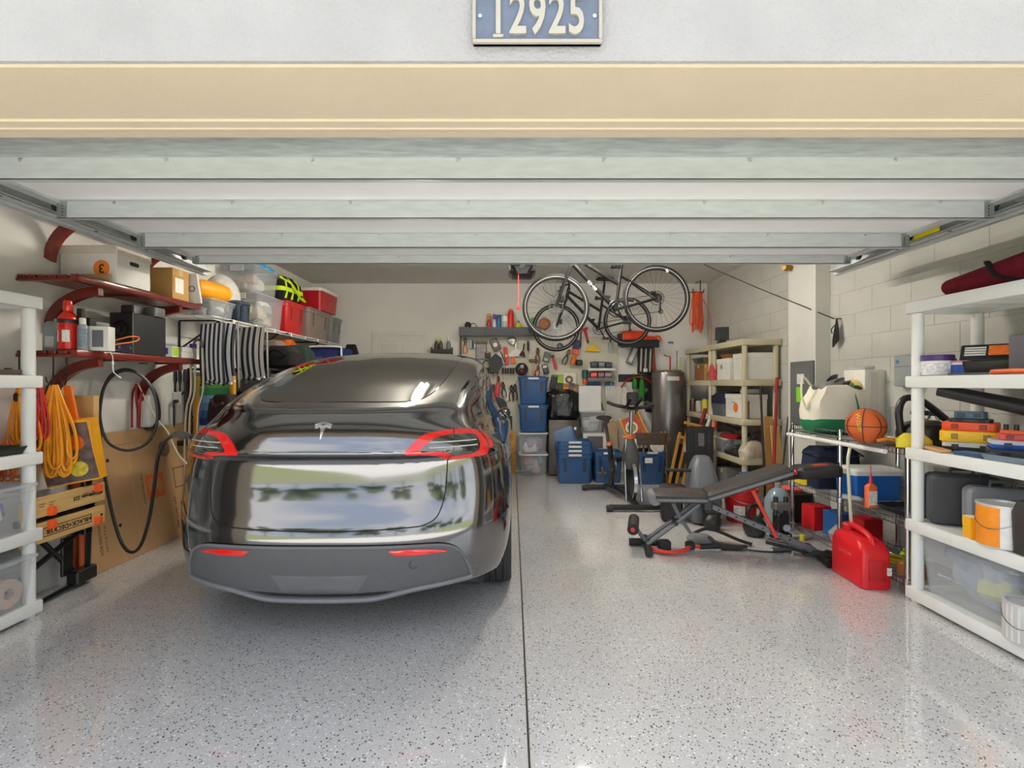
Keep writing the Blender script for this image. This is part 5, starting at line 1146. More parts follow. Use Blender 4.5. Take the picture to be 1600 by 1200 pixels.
# door opener with its pull cord
op = thing('door_opener', 'black ceiling garage door opener box between bike and plaque', 'door opener', (.10, 4.95, 0))
part('housing', MB().rr([(2.43, .10, .12, .02), (2.46, .135, .16, .04), (2.60, .14, .17, .03)], 4), plas((34, 34, 36), .3), op)
part('lens', MB().rr([(2.434, .07, .06, .03, 0, -.10), (2.50, .11, .05, .03, 0, -.13)], 4), plas((22, 22, 24), .15), op)
part('badge', MB().box(-.03, .03, -.166, -.16, 2.49, 2.505), plas((190, 60, 50)), op)
for x in (-.13, .13): part('hanger', MB().box(x - .012, x + .012, -.01, .01, 2.6, ZT), M_galv, op)
part('rail', MB().box(-.02, .02, -3.0, -.15, 2.48, 2.52), M_galv, op)
one('release_rope', MB().cyl((0, 0, .0), (0, 0, .40), .0035, n=6).prism([(-.03, -.005), (.03, -.012), (-.004, .03)], .012, 'xz', -.006), mat((214, 70, 66), .5), 'red emergency pull cord with a small handle hanging from the opener', 'pull cord', pix(810, 482, 4.8))

# little bottle rack left of the pegboard
br_ = thing('bottle_rack', 'small black wall rack of bottles left of the pegboard', 'rack', pix(691, 552, YB - .06))
part('tray', MB().box(-.17, .16, -.06, .055, -.01, .0, .002).box(-.17, .16, -.06, -.052, 0, .06, .002), plas((36, 32, 30)), br_)
for x in (-.17, .15): part('bracket', MB().box(x, x + .01, -.06, .055, -.06, .09, .002), plas((36, 32, 30)), br_)
for px, c, k, l in ((682, (60, 54, 40), (206, 200, 60), 'dark bottle with a yellow cap'), (689, (70, 66, 50), (190, 196, 70), 'olive bottle with a lime cap'), (701, (120, 118, 116), (226, 224, 220), 'tall grey bottle with a white cap')):
    p = pix(px, 552, YB - .06); p.z += .001
    bottle(l + ' in the small black wall rack', p, [(.03, 0), (.032, .01), (.032, .14), (.014, .19)], c, cap=(.017, .19, .23 if px < 700 else .27, k))
# ---------------------------------------------------------------- bicycles hung from the ceiling
def make_bike(label, loc, deco):
    t = thing('bicycle', label, 'bicycle', loc, 0, 'hanging bicycles')
    M_fr = mat((27, 26, 27), .5, var=.03, spec=.3); M_ty = mat((30, 29, 30), .8); M_wh = mat((206, 206, 206), .5, var=0); M_sil = met((150, 150, 150), .3)
    F, B, BBk = (0, 0), (1.036, .092), (.617, -.02)
    for nm, (hx, hz) in (('front', F), ('rear', B)):
        wt = part('tire', MB().torus((hx, 0, hz), .328, .021, 'y', 56, 10), M_ty, t)
        part('reflective_stripe', MB().torus((hx, -.017, hz), .317, .0028, 'y', 56, 6), M_wh, wt)
        part('rim', MB().lathe([(.300, -.012), (.312, -.012), (.312, .012), (.300, .012), (.292, 0), (.300, -.012)], 48, (hx, 0, hz), False, 'y'), M_ty, wt)
        sp_ = MB()
        for k in range(28):
            a = 2 * PI * k / 28; sp_.cyl((hx + .02 * math.cos(a + .5), .02 * (1 if k % 2 else -1), hz + .02 * math.sin(a + .5)), (hx + .296 * math.cos(a), 0, hz + .296 * math.sin(a)), .0013, n=4)
        part('spokes', sp_, met((90, 90, 90), .4), wt)['kind'] = 'stuff'
        part('hub', MB().cyl((hx, -.05, hz), (hx, .05, hz), .018).cyl((hx, -.025, hz), (hx, -.02, hz), .032), M_sil, wt)
        part('disc_rotor', MB().torus((hx, -.032, hz), .07, .006, 'y', 28, 5), M_sil, wt)
    part('valve_reflector', MB().box(.9, .925, -.02, -.012, -.01 + .09, .12, .002), M_wh, t, (.32, 0, -.03), (0, R(-20), 0))
    fr = MB()
    H0, H1, ST, SB = (.155, .44), (.185, .58), (.70, .62), (.648, .24)
    for a, b, r_ in ((H0, H1, .024), ((.165, .46), BBk, .022), ((.19, .52), SB, .019), (BBk, ST, .018)):
        fr.cyl((a[0], 0, a[1]), (b[0], 0, b[1]), r_)
    for s in (-.045, .045):
        fr.cyl((BBk[0], s * .6, BBk[1]), (B[0], s, B[1]), .011).cyl((.67, s * .4, .33), (B[0], s, B[1]), .009)
    part('frame', fr, M_fr, t)
    fk = MB()
    for s in (-.05, .05): fk.tube([(H0[0] + .005, s * .8, H0[1]), (.06, s, .18), (.0, s, 0)], .016, 8)
    fk.cyl((H0[0], -.05, H0[1] - .01), (H0[0], .05, H0[1] - .01), .02)
    part('fork', fk, M_fr, t)
    part('handlebar', MB().tube([(.11, -.30, .66), (.15, -.16, .65), (.19, 0, .64), (.15, .16, .65), (.11, .30, .66)], .012, 8, smooth=3).cyl((.185, 0, .57), (.19, 0, .65), .016), M_fr, t)
    for s in (-1, 1):
        part('grip', MB().cyl((.12, s * .27, .658), (.10, s * .38, .662), .017), plas((26, 26, 26)), t)
        part('brake_lever', MB().tube([(.13, s * .2, .64), (.08, s * .24, .60), (.04, s * .32, .59)], .006, 6), M_fr, t)
    part('saddle', MB().rr([(.69, .12, .06, .05, .71, 0), (.71, .13, .068, .05, .71, 0), (.725, .11, .05, .04, .71, 0)], 5).cyl((.70, 0, .60), (.705, 0, .69), .013), plas((26, 26, 27), .6), t)
    part('chainring', MB().torus((BBk[0], -.05, BBk[1]), .085, .006, 'y', 28, 6).torus((BBk[0], -.055, BBk[1]), .055, .006, 'y', 24, 6).cyl((BBk[0], -.07, BBk[1]), (BBk[0], .07, BBk[1]), .022), plas((40, 40, 42), .35), t)
    for s, a in ((-1, -62), (1, 118)):
        ex, ez = BBk[0] + .17 * math.cos(R(a)), BBk[1] + .17 * math.sin(R(a))
        ca = part('crank_arm', MB().cyl((BBk[0], s * .075, BBk[1]), (ex, s * .08, ez), .010), M_fr, t)
        part('pedal', MB().box(ex - .045, ex + .045, min(s * .09, s * .17), max(s * .09, s * .17), ez - .012, ez + .012, .004), plas((30, 30, 30)), ca)
    part('chain', MB().tube([(BBk[0], -.05, BBk[1] + .085), (B[0], -.045, B[1] + .035)], .004, 5).tube([(BBk[0], -.05, BBk[1] - .085), (B[0] + .03, -.045, B[1] - .14)], .004, 5), plas((60, 58, 56), .4), t)
    part('cassette', MB().lathe([(.05, -.045), (.05, -.042), (.035, -.03), (.035, -.02)], 20, (B[0], 0, B[1]), True, 'y'), plas((50, 48, 46), .4), t)
    part('derailleur', MB().box(B[0] + .01, B[0] + .035, -.06, -.04, B[1] - .15, B[1] - .02, .006).torus((B[0] + .03, -.05, B[1] - .14), .02, .006, 'y', 14, 5), plas((40, 40, 42), .35), t)
    part('brake_caliper', MB().cbox((.06, -.055, .08), (.04, .03, .07), .006).cbox((B[0] - .05, -.055, B[1] + .05), (.06, .03, .03), .006), M_fr, t)
    part('headlamp', MB().cyl((.60, -.03, .42), (.56, -.03, .43), .03).box(.60, .66, -.03, .0, .40, .44, .006), plas((26, 26, 26), .4), t)
    part('brake_cable', MB().tube([(.10, -.1, .62), (-.02, -.06, .45), (-.06, -.04, .46), (-.16, -.03, .52), (-.2, -.02, .60)], .004, 5, smooth=4), plas((26, 26, 26)), t)
    if deco: text('lettering', 'co-op', .055, M_wh, t, (.375, -.0235, .225), (R(90), R(46.5), 0), .0006, bold=.001)
    hz = ZT - loc[2]
    for x, z0 in ((.19, .66), (.70, .73)): part('ceiling_hook', MB().tube([(x, .0, hz), (x, 0, z0 + .06), (x + .03, 0, z0), (x + .05, 0, z0 + .04)], .006, 6), plas((40, 40, 40)), t)
    return t
b0 = pix(868.5, 480.5, 5.05)
make_bike('black bicycle nearest the camera, hung level above the floor', b0, True)
b1 = pix(869, 512, 7.13)
make_bike('black bicycle hung farther back, against the pegboard wall', b1, False)
HKP = pix(1087, 459, 7.38)
cord('bright orange cord hank hanging in the far right corner', HKP + Vector((0, -.09, .02)), (232, 84, 24), .17, .62, 14, group='orange hanks in the corner', seed=14, r=.007, top=.8)
hk = thing('double_hook', 'black double hook on the corner wall holding the orange hank', 'hook', HKP)
part('arm', MB().tube([(-.09, .21, .06), (-.09, -.12, .0), (-.09, -.14, .05)], .008, 6).tube([(.07, .21, .20), (.07, .0, .20), (.07, -.0, .0), (.07, -.12, .0), (.07, -.14, .04)], .008, 6).cyl((-.09, -.09, .005), (.07, -.09, .005), .007), plas((30, 30, 30)), hk)
one('orange_lead', MB().tube([(0, 0, 0), (.06, .0, -.12), (.13, .0, -.36), (.12, 0, -.70)], .006, 6, smooth=5), mat((220, 80, 40), .5), 'single orange lead drooping from the hank to the beige shelf', 'cord', HKP + Vector((.07, -.10, -.10)))

# ---------------------------------------------------------------- floor goods along the back wall
BW = YB - .25
sx = (833.5 - 800) / FPX * 7.2
for k, (z0, h, lab) in enumerate(((0, .30, 'clear white-lidded bin at the bottom of the stack by the car'), (.325, .29, 'clear white-lidded bin second from the floor in the stack by the car'))):
    clear_bin(lab, (sx, 7.37, z0 + .001), 0, .40, .38, h, (226, 226, 230), (((210, 160, 160), (226, 222, 222), (150, 140, 160), (170, 200, 210)), ((200, 196, 210), (170, 166, 184), (220, 216, 220)))[k], 'clear bins by the car', 9, 31 + k, latch=False)
tote('blue lidded tote third in the stack by the car', (sx, 7.37, .645), 0, .44, .40, .385, (42, 80, 128), None, 'blue totes by the car', clip=(206, 208, 212))
tote('blue lidded tote at the top of the stack by the car', (sx, 7.37, 1.058), 0, .44, .40, .385, (42, 80, 128), None, 'blue totes by the car', clip=(206, 208, 212))
one('osb_panel', MB().box(-.10, .09, -.01, .01, 0, .62, .002), mat((176, 132, 60), .8, var=.35, vs=40), 'upright strand board panel standing right of the car', 'board', ((797 - 800) / FPX * 7.4, 7.42, 0), rot=(R(-6), 0, 0))
one('picture_frame', MB().box(-.07, .07, -.01, .01, 0, .22, .004), mat((60, 54, 50), .5), 'small dark frame leaning on the wall above the strand board', 'frame', ((793 - 800) / FPX * 7.5, 7.54, .64))
one('step_box', MB().box(-.12, .12, -.02, .02, 0, .64, .003), plas((196, 192, 184)), 'white board standing behind the strand board', 'board', ((790 - 800) / FPX * 7.5, 7.555, 0))
fg = thing('mini_fridge', 'stainless compact fridge under the black trash bag', 'fridge', ((881 - 800) / FPX * 7.2, 7.38, 0))
part('cabinet', MB().box(-.225, .225, -.17, .19, .0, .82, .008), plas((44, 42, 42)), fg)
part('door', MB().box(-.225, .225, -.205, -.173, .02, .82, .01, 2), mat((104, 97, 90), .28, metal=.9, var=.06, stretch=(.4, 6, 6)), fg)
part('badge', MB().box(.15, .18, -.208, -.204, .68, .72), met((220, 220, 216)), fg)
tbg = thing('trash_bag', 'shiny black trash bag slumped on the compact fridge', 'trash bag', ((881 - 800) / FPX * 7.2, 7.36, .821))
r_ = random.Random(5); G = []; pl_ = [r_.uniform(-.05, .05) for q in range(48)]; ph_ = [r_.uniform(0, 6) for q in range(48)]
for i in range(19):
    a = i / 18; rad = .232 * min(1, .86 + a * 1.2) * (1 if a < .9 else 1 - (a - .9) * 5)
    G.append([(rad * (1 + pl_[q] + .03 * math.sin(ph_[q] + a * 9)) * math.copysign(abs(math.cos(2 * PI * q / 48)) ** .7, math.cos(2 * PI * q / 48)), rad * .72 * (1 + pl_[q] * 1.4 + .04 * math.sin(ph_[q] * 2 + a * 7)) * math.copysign(abs(math.sin(2 * PI * q / 48)) ** .8, math.sin(2 * PI * q / 48)), .43 * a + (.02 * math.sin(ph_[q]) if a > .8 else 0)) for q in range(48)])
part('body', MB().loft(G), mat((22, 21, 22), .22, var=.1, bump=.5, bs=18), tbg, sm=80)
part('knot', MB().ball((.05, 0, .43), .035, (1.6, 1, .6)), mat((22, 21, 22), .22), tbg)
cx = (925 - 800) / FPX * 7.2
carton('plain white box at the bottom behind the nested blue totes', (cx, 7.36, 0), 0, .36, .36, .35, (216, 214, 210), 'white_carton')
mw = thing('toaster_oven', 'white framed oven with a dark window behind the nested blue totes', 'oven', (cx + .06, 7.36, .352))
part('cabinet', MB().box(-.19, .19, -.16, .17, 0, .27, .008), plas((226, 224, 222)), mw)
part('window', MB().box(-.13, .10, -.165, -.158, .04, .23, .004), mat((96, 92, 96), .2, var=.1), mw)
part('knob', MB().cyl((.15, -.16, .08), (.15, -.175, .08), .016), plas((150, 150, 150)), mw)
clear_bin('clear bin of pale linens stacked on the white oven', (cx + .01, 7.38, .624), 0, .34, .32, .31, (214, 214, 212), ((210, 208, 206), (196, 196, 200), (220, 218, 214)), n=7, seed=41, latch=False)
carton('tall plain white box on top of the clear linen bin', (cx - .02, 7.40, .952), 0, .33, .30, .37, (220, 218, 216), 'white_carton')
one('measuring_stick', MB().box(-.012, .012, -.004, .004, 0, .40, .001), mat((70, 90, 60), .6, var=.3, vs=60), 'thin green measuring stick slanting beside the tall white box', 'ruler', (cx + .20, 7.36, .94), rot=(0, R(-16), 0))
carton('tan carton standing behind the exercise bike seat', ((957 - 800) / FPX * 7.2, 7.42, 0), 0, .20, .24, .78, (190, 166, 130))
one('white_door_panel', MB().box(-.21, .21, -.012, .012, 0, 1.38, .004), plas((214, 211, 204)), 'tall off white board leaning on the back wall behind the exercise bike', 'board', ((972 - 800) / FPX * 7.4, 7.555, 0))
# nested and open blue totes
nx = (897 - 800) / FPX * 6.7
for k in range(4):
    tote('empty blue tote %s of the nested stack' % ('at the bottom', 'second from the bottom', 'third from the bottom', 'on top')[k], (nx, 6.80, .001 + .058 * k), 0, .49 - .002 * k, .42, .40, (42, 80, 128), None, 'nested blue totes', clip=(210, 210, 214), open_=True)
for k in range(4):
    one('tote_lid', MB().rr([(0, .13, .15, .04), (.012, .135, .155, .04), (.016, .12, .14, .04)], 4), plas((42, 80, 128)), 'blue tote lid leaning in the nested stack, %s' % ('frontmost', 'second from the front', 'third from the front', 'rearmost')[k], 'lid', (nx - .12 + .008 * k, 6.68 + .04 * k, .565 + .008 * k), rot=(R(72), R(-12 - 3 * k), 0), group='blue tote lids')
tote('open blue tote behind the exercise bike pedals', ((949 - 800) / FPX * 6.75, 6.85, 0), 0, .40, .40, .42, (42, 80, 128), None, 'open blue totes', clip=(210, 210, 214), open_=True)
o = tote('open blue tote with a white label right of the exercise bike', ((1018 - 800) / FPX * 6.6, 6.75, 0), 0, .40, .40, .44, (42, 80, 128), None, 'open blue totes', clip=(210, 210, 214), open_=True)
part('paper_label', MB().box(-.1, .0, -.197, -.192, .29, .36), plas((232, 230, 226)), o)

# exercise bike
eb = thing('exercise_bike', 'black upright exercise bike with a flywheel and silver forks', 'exercise bike', (1.32, 5.7, 0))
M_bk = plas((28, 27, 28), .4); M_si = met((206, 206, 204), .25); M_or = mat((216, 120, 50), .4)
part('front_stabiliser', MB().cyl((-.29, -.52, .045), (.29, -.52, .045), .03), M_bk, eb)
part('rear_stabiliser', MB().cyl((-.40, .52, .045), (.12, .52, .045), .03), M_bk, eb)
for x, y in ((-.29, -.52), (.29, -.52), (-.40, .52), (.12, .52)): part('end_cap', MB().cyl((x - .03, y, .035), (x + .03, y, .035), .035), plas((44, 42, 42)), eb)
part('main_beam', MB().tube([(0, -.52, .06), (-.03, -.1, .10), (-.10, .3, .09), (-.13, .52, .06)], .035, 8, smooth=3).tube([(-.10, .3, .10), (-.13, .18, .45), (-.16, .12, .62)], .032, 8, smooth=3).tube([(-.13, .2, .40), (0, -.15, .55), (0, -.28, .72)], .032, 8, smooth=3), M_bk, eb)
part('flywheel', MB().lathe([(.03, -.012), (.20, -.012), (.205, -.022), (.225, -.022), (.225, .022), (.205, .022), (.2, .012), (.03, .012)], 40, (.0, -.27, .29), True, 'x'), mat((60, 58, 58), .3, metal=.7), eb)
part('flywheel_rim', MB().lathe([(.226, -.02), (.229, -.018), (.229, .018), (.226, .02)], 40, (.0, -.27, .29), False, 'x'), M_si, eb)
part('guard', MB().rr([(.42, .075, .11, .05, 0, -.27), (.55, .085, .13, .06, 0, -.25), (.66, .06, .10, .05, 0, -.23), (.74, .035, .05, .03, 0, -.24)], 5), plas((58, 56, 55), .6), eb)
for s in (-1, 1): part('fork', MB().tube([(s * .05, -.26, .74), (s * .075, -.32, .45), (s * .085, -.42, .08)], .015, 8, smooth=3), M_si, eb)
part('handle_post', MB().cyl((0, -.24, .72), (0, -.28, 1.05), .022), M_si, eb)
part('post_clamp', MB().cyl((0, -.24, .74), (0, -.25, .79), .035).cyl((-.08, -.25, .76), (.04, -.25, .76), .012), M_or, eb)
part('handlebar', MB().tube([(-.22, -.10, 1.14), (-.20, -.40, 1.12), (-.10, -.42, 1.10), (0, -.30, 1.08), (.10, -.42, 1.10), (.20, -.40, 1.12), (.22, -.10, 1.14)], .02, 8, smooth=5).tube([(-.05, -.28, 1.1), (-.06, -.5, 1.2)], .018, 8).tube([(.05, -.28, 1.1), (.06, -.5, 1.2)], .018, 8), M_bk, eb)
part('console', MB().box(-.06, .06, -.36, -.30, 1.12, 1.26, .012), M_bk, eb)
part('seat_post', MB().cyl((-.16, .14, .58), (-.19, .22, .88), .02), plas((60, 58, 56), .35), eb)
part('seat_clamp', MB().cyl((-.16, .14, .60), (-.165, .155, .65), .03), M_or, eb)
part('saddle', MB().loft([[(-.19 + .10 * wx * math.cos(q * PI / 6), .26 + yy, .90 + .03 * wx * math.sin(q * PI / 6) + zz) for q in range(12)] for yy, wx, zz in ((-.17, .2, -.01), (-.12, .3, .01), (-.02, .55, .02), (.06, 1.0, .035), (.11, .9, .03), (.14, .4, .02))]), plas((36, 32, 32), .6), eb)
part('crank_disc', MB().lathe([(.0, 0), (.12, 0), (.125, .02), (0, .03)], 28, (-.13, .05, .36), True, 'x'), plas((34, 30, 30), .4), eb)
for s, dz in ((-1, -.04), (1, .04)):
    part('pedal', MB().cyl((-.06 + s * .07, .05, .36), (-.06 + s * .09, .05, .36 + dz), .012).box(-.06 + s * .20 - .05, -.06 + s * .20 + .05, .0, .10, .33 + dz, .355 + dz, .005).torus((-.06 + s * .2, .05, .35 + dz), .055, .012, 'x', 14, 6), plas((66, 64, 62), .4), eb)

# water heater
wh_ = thing('water_heater', 'tall grey cylindrical water heater with a white strap label', 'water heater', (2.335, 7.33, 0))
part('tank', MB().lathe([(.22, .0), (.235, .01), (.24, .03), (.24, 1.50), (.235, 1.52), (.22, 1.53)], 40), mat((136, 132, 130), .28, metal=.7, var=.03), wh_)
part('top_pan', MB().lathe([(.20, 1.53), (.21, 1.545), (.15, 1.56), (0, 1.565)], 28), mat((150, 138, 118), .4, metal=.5, var=.3, vs=30), wh_)
part('strap_label', MB().grid([[(.2415 * math.sin(R(a)), -.2415 * math.cos(R(a)), zz) for a in range(-20, 31, 5)] for zz in (1.40, 1.46)]), plas((226, 222, 214)), wh_)
part('round_sticker', MB().lathe([(0, 0), (.04, 0), (.04, .002)], 20, ax='y', c=(.10, -.222, 1.42)), mat((150, 40, 70), .5), wh_, rot=(0, 0, 0))
part('access_panel', MB().grid([[(.2425 * math.sin(R(a)), -.2425 * math.cos(R(a)), zz) for a in range(2, 27, 4)] for zz in (.95, 1.20)]), mat((112, 110, 110), .35), wh_)
for x, c, h, l in ((.02, (176, 40, 44), .24, 'red'), (.12, (150, 146, 140), .30, 'grey'), (.17, (206, 190, 120), .20, 'yellow')):
    part('pipe', MB().tube([(x, -.04, 1.54), (x, -.04, 1.54 + h * .9), (x - (.09 if l == 'red' else -.01), -.02, 1.54 + h)], .012, 8), mat(c, .4), wh_)

# folded chairs, easel and panel before the heater
M_oak = wood((206, 150, 66))
sc_ = thing('painted_folding_chair', 'slanted wooden chair back painted with an orange rainbow pattern', 'chair', ((1030 - 800) / FPX * 6.6, 6.62, 0), rot=(R(-10), R(-22), 0))
part('painted_panel', MB().box(-.13, .13, -.012, .012, .60, .98, .004), mat((170, 88, 36), .5, var=.3, vs=8), sc_)
for rr_, c in ((.11, (206, 60, 40)), (.085, (232, 222, 200)), (.06, (90, 150, 120)), (.04, (236, 150, 40))): part('rainbow_band', MB().lathe([(0, 0), (rr_, 0), (rr_, .003)], 24, ax='y', c=(-.03, -.0135 - (.12 - rr_) * .04, .83)), mat(c, .5), sc_)
for x in (-.14, .14): part('rail', MB().box(x - .015, x + .015, -.015, .015, .10, 1.0, .004), M_oak, sc_)
dc = thing('folded_canvas_chair', 'folded director chair with a brown canvas seat and pale cloth', 'chair', ((1024 - 800) / FPX * 6.7, 6.72, 0))
for x in (-.16, -.08, .10, .16): part('leg', MB().tube([(x, 0, .0), (x * .94, .02, .70)], .014, 8), M_oak, dc)
part('canvas_seat', MB().rr([(.52, .2, .04, .02, -.06, -.02), (.68, .21, .05, .03, -.06, -.02)], 3), cloth((92, 78, 72)), dc)
part('hanging_cloth', MB().prism([(-.10, .56), (.11, .56), (.10, .44), (.0, .40), (-.07, .46)], .012, 'xz', -.06), cloth((222, 214, 206)), dc)
part('arm_board', MB().box(-.2, .2, -.05, .0, .58, .61, .004), wood((140, 76, 40)), dc)
es = thing('folded_easel_chair', 'pair of slanted golden wooden chair rails with black webbing', 'chair', ((1060 - 800) / FPX * 6.45, 6.45, 0), rot=(R(-5), R(14), 0))
for x in (-.13, -.04, .05, .13): part('rail', MB().box(x - .018, x + .018, -.015, .015, .0, .84 if x > -.1 else .7, .004), M_oak, es)
for x0, x1 in ((-.11, -.06), (.07, .11)): part('webbing', MB().box(x0, x1, -.01, .0, .02, .55, .002), plas((28, 24, 22)), es)
part('cross_rail', MB().box(-.15, .15, -.02, .02, .62, .66, .004).box(-.1, .14, -.02, .02, .82, .86, .004), M_oak, es)
part('cloth_tab', MB().box(-.04, .07, -.024, -.016, .46, .58, .003), cloth((216, 210, 206)), es)
bp_ = thing('black_panel_box', 'flat black folding case standing beside the beige shelf', 'case', ((1093 - 800) / FPX * 6.1, 6.1, 0), R(-10))
part('shell', MB().box(-.16, .16, -.03, .03, .0, .82, .006), plas((26, 25, 26), .4), bp_)
part('print', MB().box(-.02, .05, -.033, -.03, .58, .74), mat((110, 106, 108), .5, var=.4, vs=60), bp_)
for x in (-.05, .10): part('groove', MB().box(x, x + .006, -.032, -.03, .05, .78), mat((70, 68, 68), .4), bp_)
# ---------------------------------------------------------------- right side: beige shelves
FX = 2.58
shelf_unit('beige_shelf_unit', 'beige plastic shelf rack nearest the electric panel', (FX, 6.39, 0), R(-90), .91, .44, ZS, M_beige, 'beige plastic racks', rp=.03)
shelf_unit('beige_shelf_unit', 'beige plastic shelf rack farther back beside the water heater', (FX, 7.32, 0), R(-90), .90, .44, ZS, M_beige, 'beige plastic racks', rp=.03)
GB = 'banker boxes'
W_ = (226, 223, 216)
carton('large white file box nearest the camera on the upper beige shelf', (2.82, 5.70, ZS[3] + .005), 0, .33, .34, .30, W_, 'file_box', GB, lid=W_)
b = carton('white file box with a silver sticker behind the large one on the upper beige shelf', (2.80, 6.10, ZS[3] + .005), R(90), .36, .34, .26, W_, 'file_box', GB, lid=W_, hole=True)
part('silver_disc', MB().lathe([(0, 0), (.03, 0), (.03, .003)], 18, ax='y', c=(.04, .1755, .16)), met((220, 220, 220)), b)
b = carton('white lidded file box with an orange dot on the middle beige shelf', (2.76, 5.78, ZS[2] + .005), R(2), .30, .38, .27, W_, 'file_box', GB, lid=W_, hole=True)
part('orange_dot', MB().lathe([(0, 0), (.055, 0), (.055, .003)], 24, ax='x', c=(-.153, -.06, .12)), mat((244, 120, 40), .5), b)
one('brown_strip', MB().box(-.02, .02, -.002, .002, 0, .20), card((150, 116, 84)), 'upright brown cardboard strip beside the orange dotted box', 'cardboard', (2.68, 5.565, ZS[2] + .005))
one('folded_papers', MB().box(-.10, .10, -.06, .06, 0, .05, .003), card((222, 218, 210)), 'white folded papers lying on the orange dotted file box', 'papers', (2.80, 5.74, ZS[2] + .29), R(15))
nb = thing('navy_duffel', 'navy duffel bag with a grey base on the middle beige shelf', 'bag', (2.72, 6.16, ZS[2] + .005), R(90))
part('base', MB().rr([(0, .19, .13, .05), (.15, .20, .15, .06)], 4), cloth((96, 98, 104)), nb)
part('top', MB().rr([(.151, .20, .15, .06), (.24, .21, .15, .07), (.30, .14, .08, .05)], 4), cloth((40, 42, 62)), nb)
part('white_tag', MB().box(-.16, -.08, -.155, -.15, .02, .09), card((220, 214, 206)), nb)
tm = thing('black_monitor', 'small black display standing on top of the beige shelf', 'display', (2.66, 6.20, ZS[4] + .005), R(-24))
part('screen', MB().box(-.08, .08, -.012, .012, .04, .21, .006), plas((26, 27, 30), .3), tm)
part('stand', MB().rr([(0, .07, .05, .03), (.02, .06, .04, .02), (.06, .02, .015, .01)], 4), plas((34, 34, 36)), tm)
# far rack goods
carton('brown box on the far upper beige shelf', (2.74, 6.86, ZS[3] + .005), 0, .26, .28, .22, (150, 104, 66))
carton('tan tall box on the far upper beige shelf', (2.70, 6.62, ZS[3] + .005), 0, .16, .14, .22, (186, 142, 92))
carton('dark box on the far upper beige shelf behind the shared posts', (2.80, 6.50, ZS[3] + .005), 0, .16, .1, .2, (96, 88, 80))
one('green_jar', MB().lathe([(.03, 0), (.032, .005), (.032, .10), (.02, .12)], 14), plas((70, 110, 50)), 'small green jar before the tan box on the upper beige shelf', 'jar', (2.63, 6.52, ZS[3] + .005))
one('foil_pan', MB().rr([(0, .14, .17, .03), (.07, .18, .21, .04), (.075, .19, .22, .04), (.07, .17, .20, .04), (.01, .13, .16, .03)], 5), mat((200, 200, 200), .2, metal=1., var=.2, bump=.6, bs=30), 'crinkled foil pan on the boxes of the far upper beige shelf', 'pan', (2.74, 6.80, ZS[3] + .24))
one('red_net_bag', MB().rr([(0, .05, .05, .03), (.08, .06, .05, .03), (.18, .04, .04, .02), (.24, .015, .015, .01)], 4), mat((196, 70, 70), .7, var=.3, vs=50, bump=.5, bs=90), 'red netted bag hanging between the two beige racks', 'bag', (2.62, 6.36, ZS[3] + .005))
one('wicker_basket', MB().rr([(0, .13, .10, .04), (.05, .16, .12, .05)], 4), mat((150, 96, 48), .8, var=.4, vs=60, bump=.6, bs=90), 'brown wicker tray on the rear file box of the upper beige shelf', 'basket', (2.80, 6.14, ZS[3] + .275))
for k, (y, c, h, r__, l) in enumerate(((6.5, (216, 196, 40), .10, .05, 'yellow'), (6.6, (90, 84, 76), .16, .045, 'dark'), (6.72, (206, 190, 50), .17, .05, 'tall yellow'), (6.84, (96, 110, 70), .13, .05, 'green'), (6.95, (190, 186, 180), .14, .05, 'white'), (7.06, (60, 84, 130), .12, .05, 'blue'), (7.18, (80, 60, 46), .16, .055, 'brown'))):
    bottle('%s can among the tins on the far middle beige shelf' % l, (2.66 + .05 * (k % 2), y, ZS[2] + .005), [(r__, 0), (r__, h), (r__ * .9, h + .01)], c, 'paint_tin', 'can', (r__ * .8, h + .01, h + .02, (170, 170, 168)), group='tins on the far shelf')
for k, (x, c, l, a) in enumerate(((2.50, (130, 30, 40), 'dark red', 14), (2.53, (222, 214, 206), 'white', 18), (2.55, (216, 100, 60), 'orange topped', 22))):
    one('wrapping_roll', MB().cyl((0, 0, 0), (0, 0, .42), .025), mat(c, .5, var=.2, vs=30), '%s paper roll leaning against the far beige rack' % l, 'paper roll', (x - .02, 6.58 - .12 * k, .62), rot=(R(8), R(a), 0), group='paper rolls')
for z0, dat in ((ZS[1], ((6.55, (206, 206, 210), 'white'), (6.8, (84, 80, 80), 'dark grey'), (7.1, (130, 96, 70), 'brown'))), (ZS[0], ((6.6, (60, 62, 66), 'charcoal'), (6.95, (150, 120, 80), 'tan')))):
    for y, c, l in dat: carton('%s box on the %s shelf of the far beige rack' % (l, 'fourth' if z0 == ZS[1] else 'bottom'), (2.76, y, z0 + .005), .1, .26, .2, .2, c)
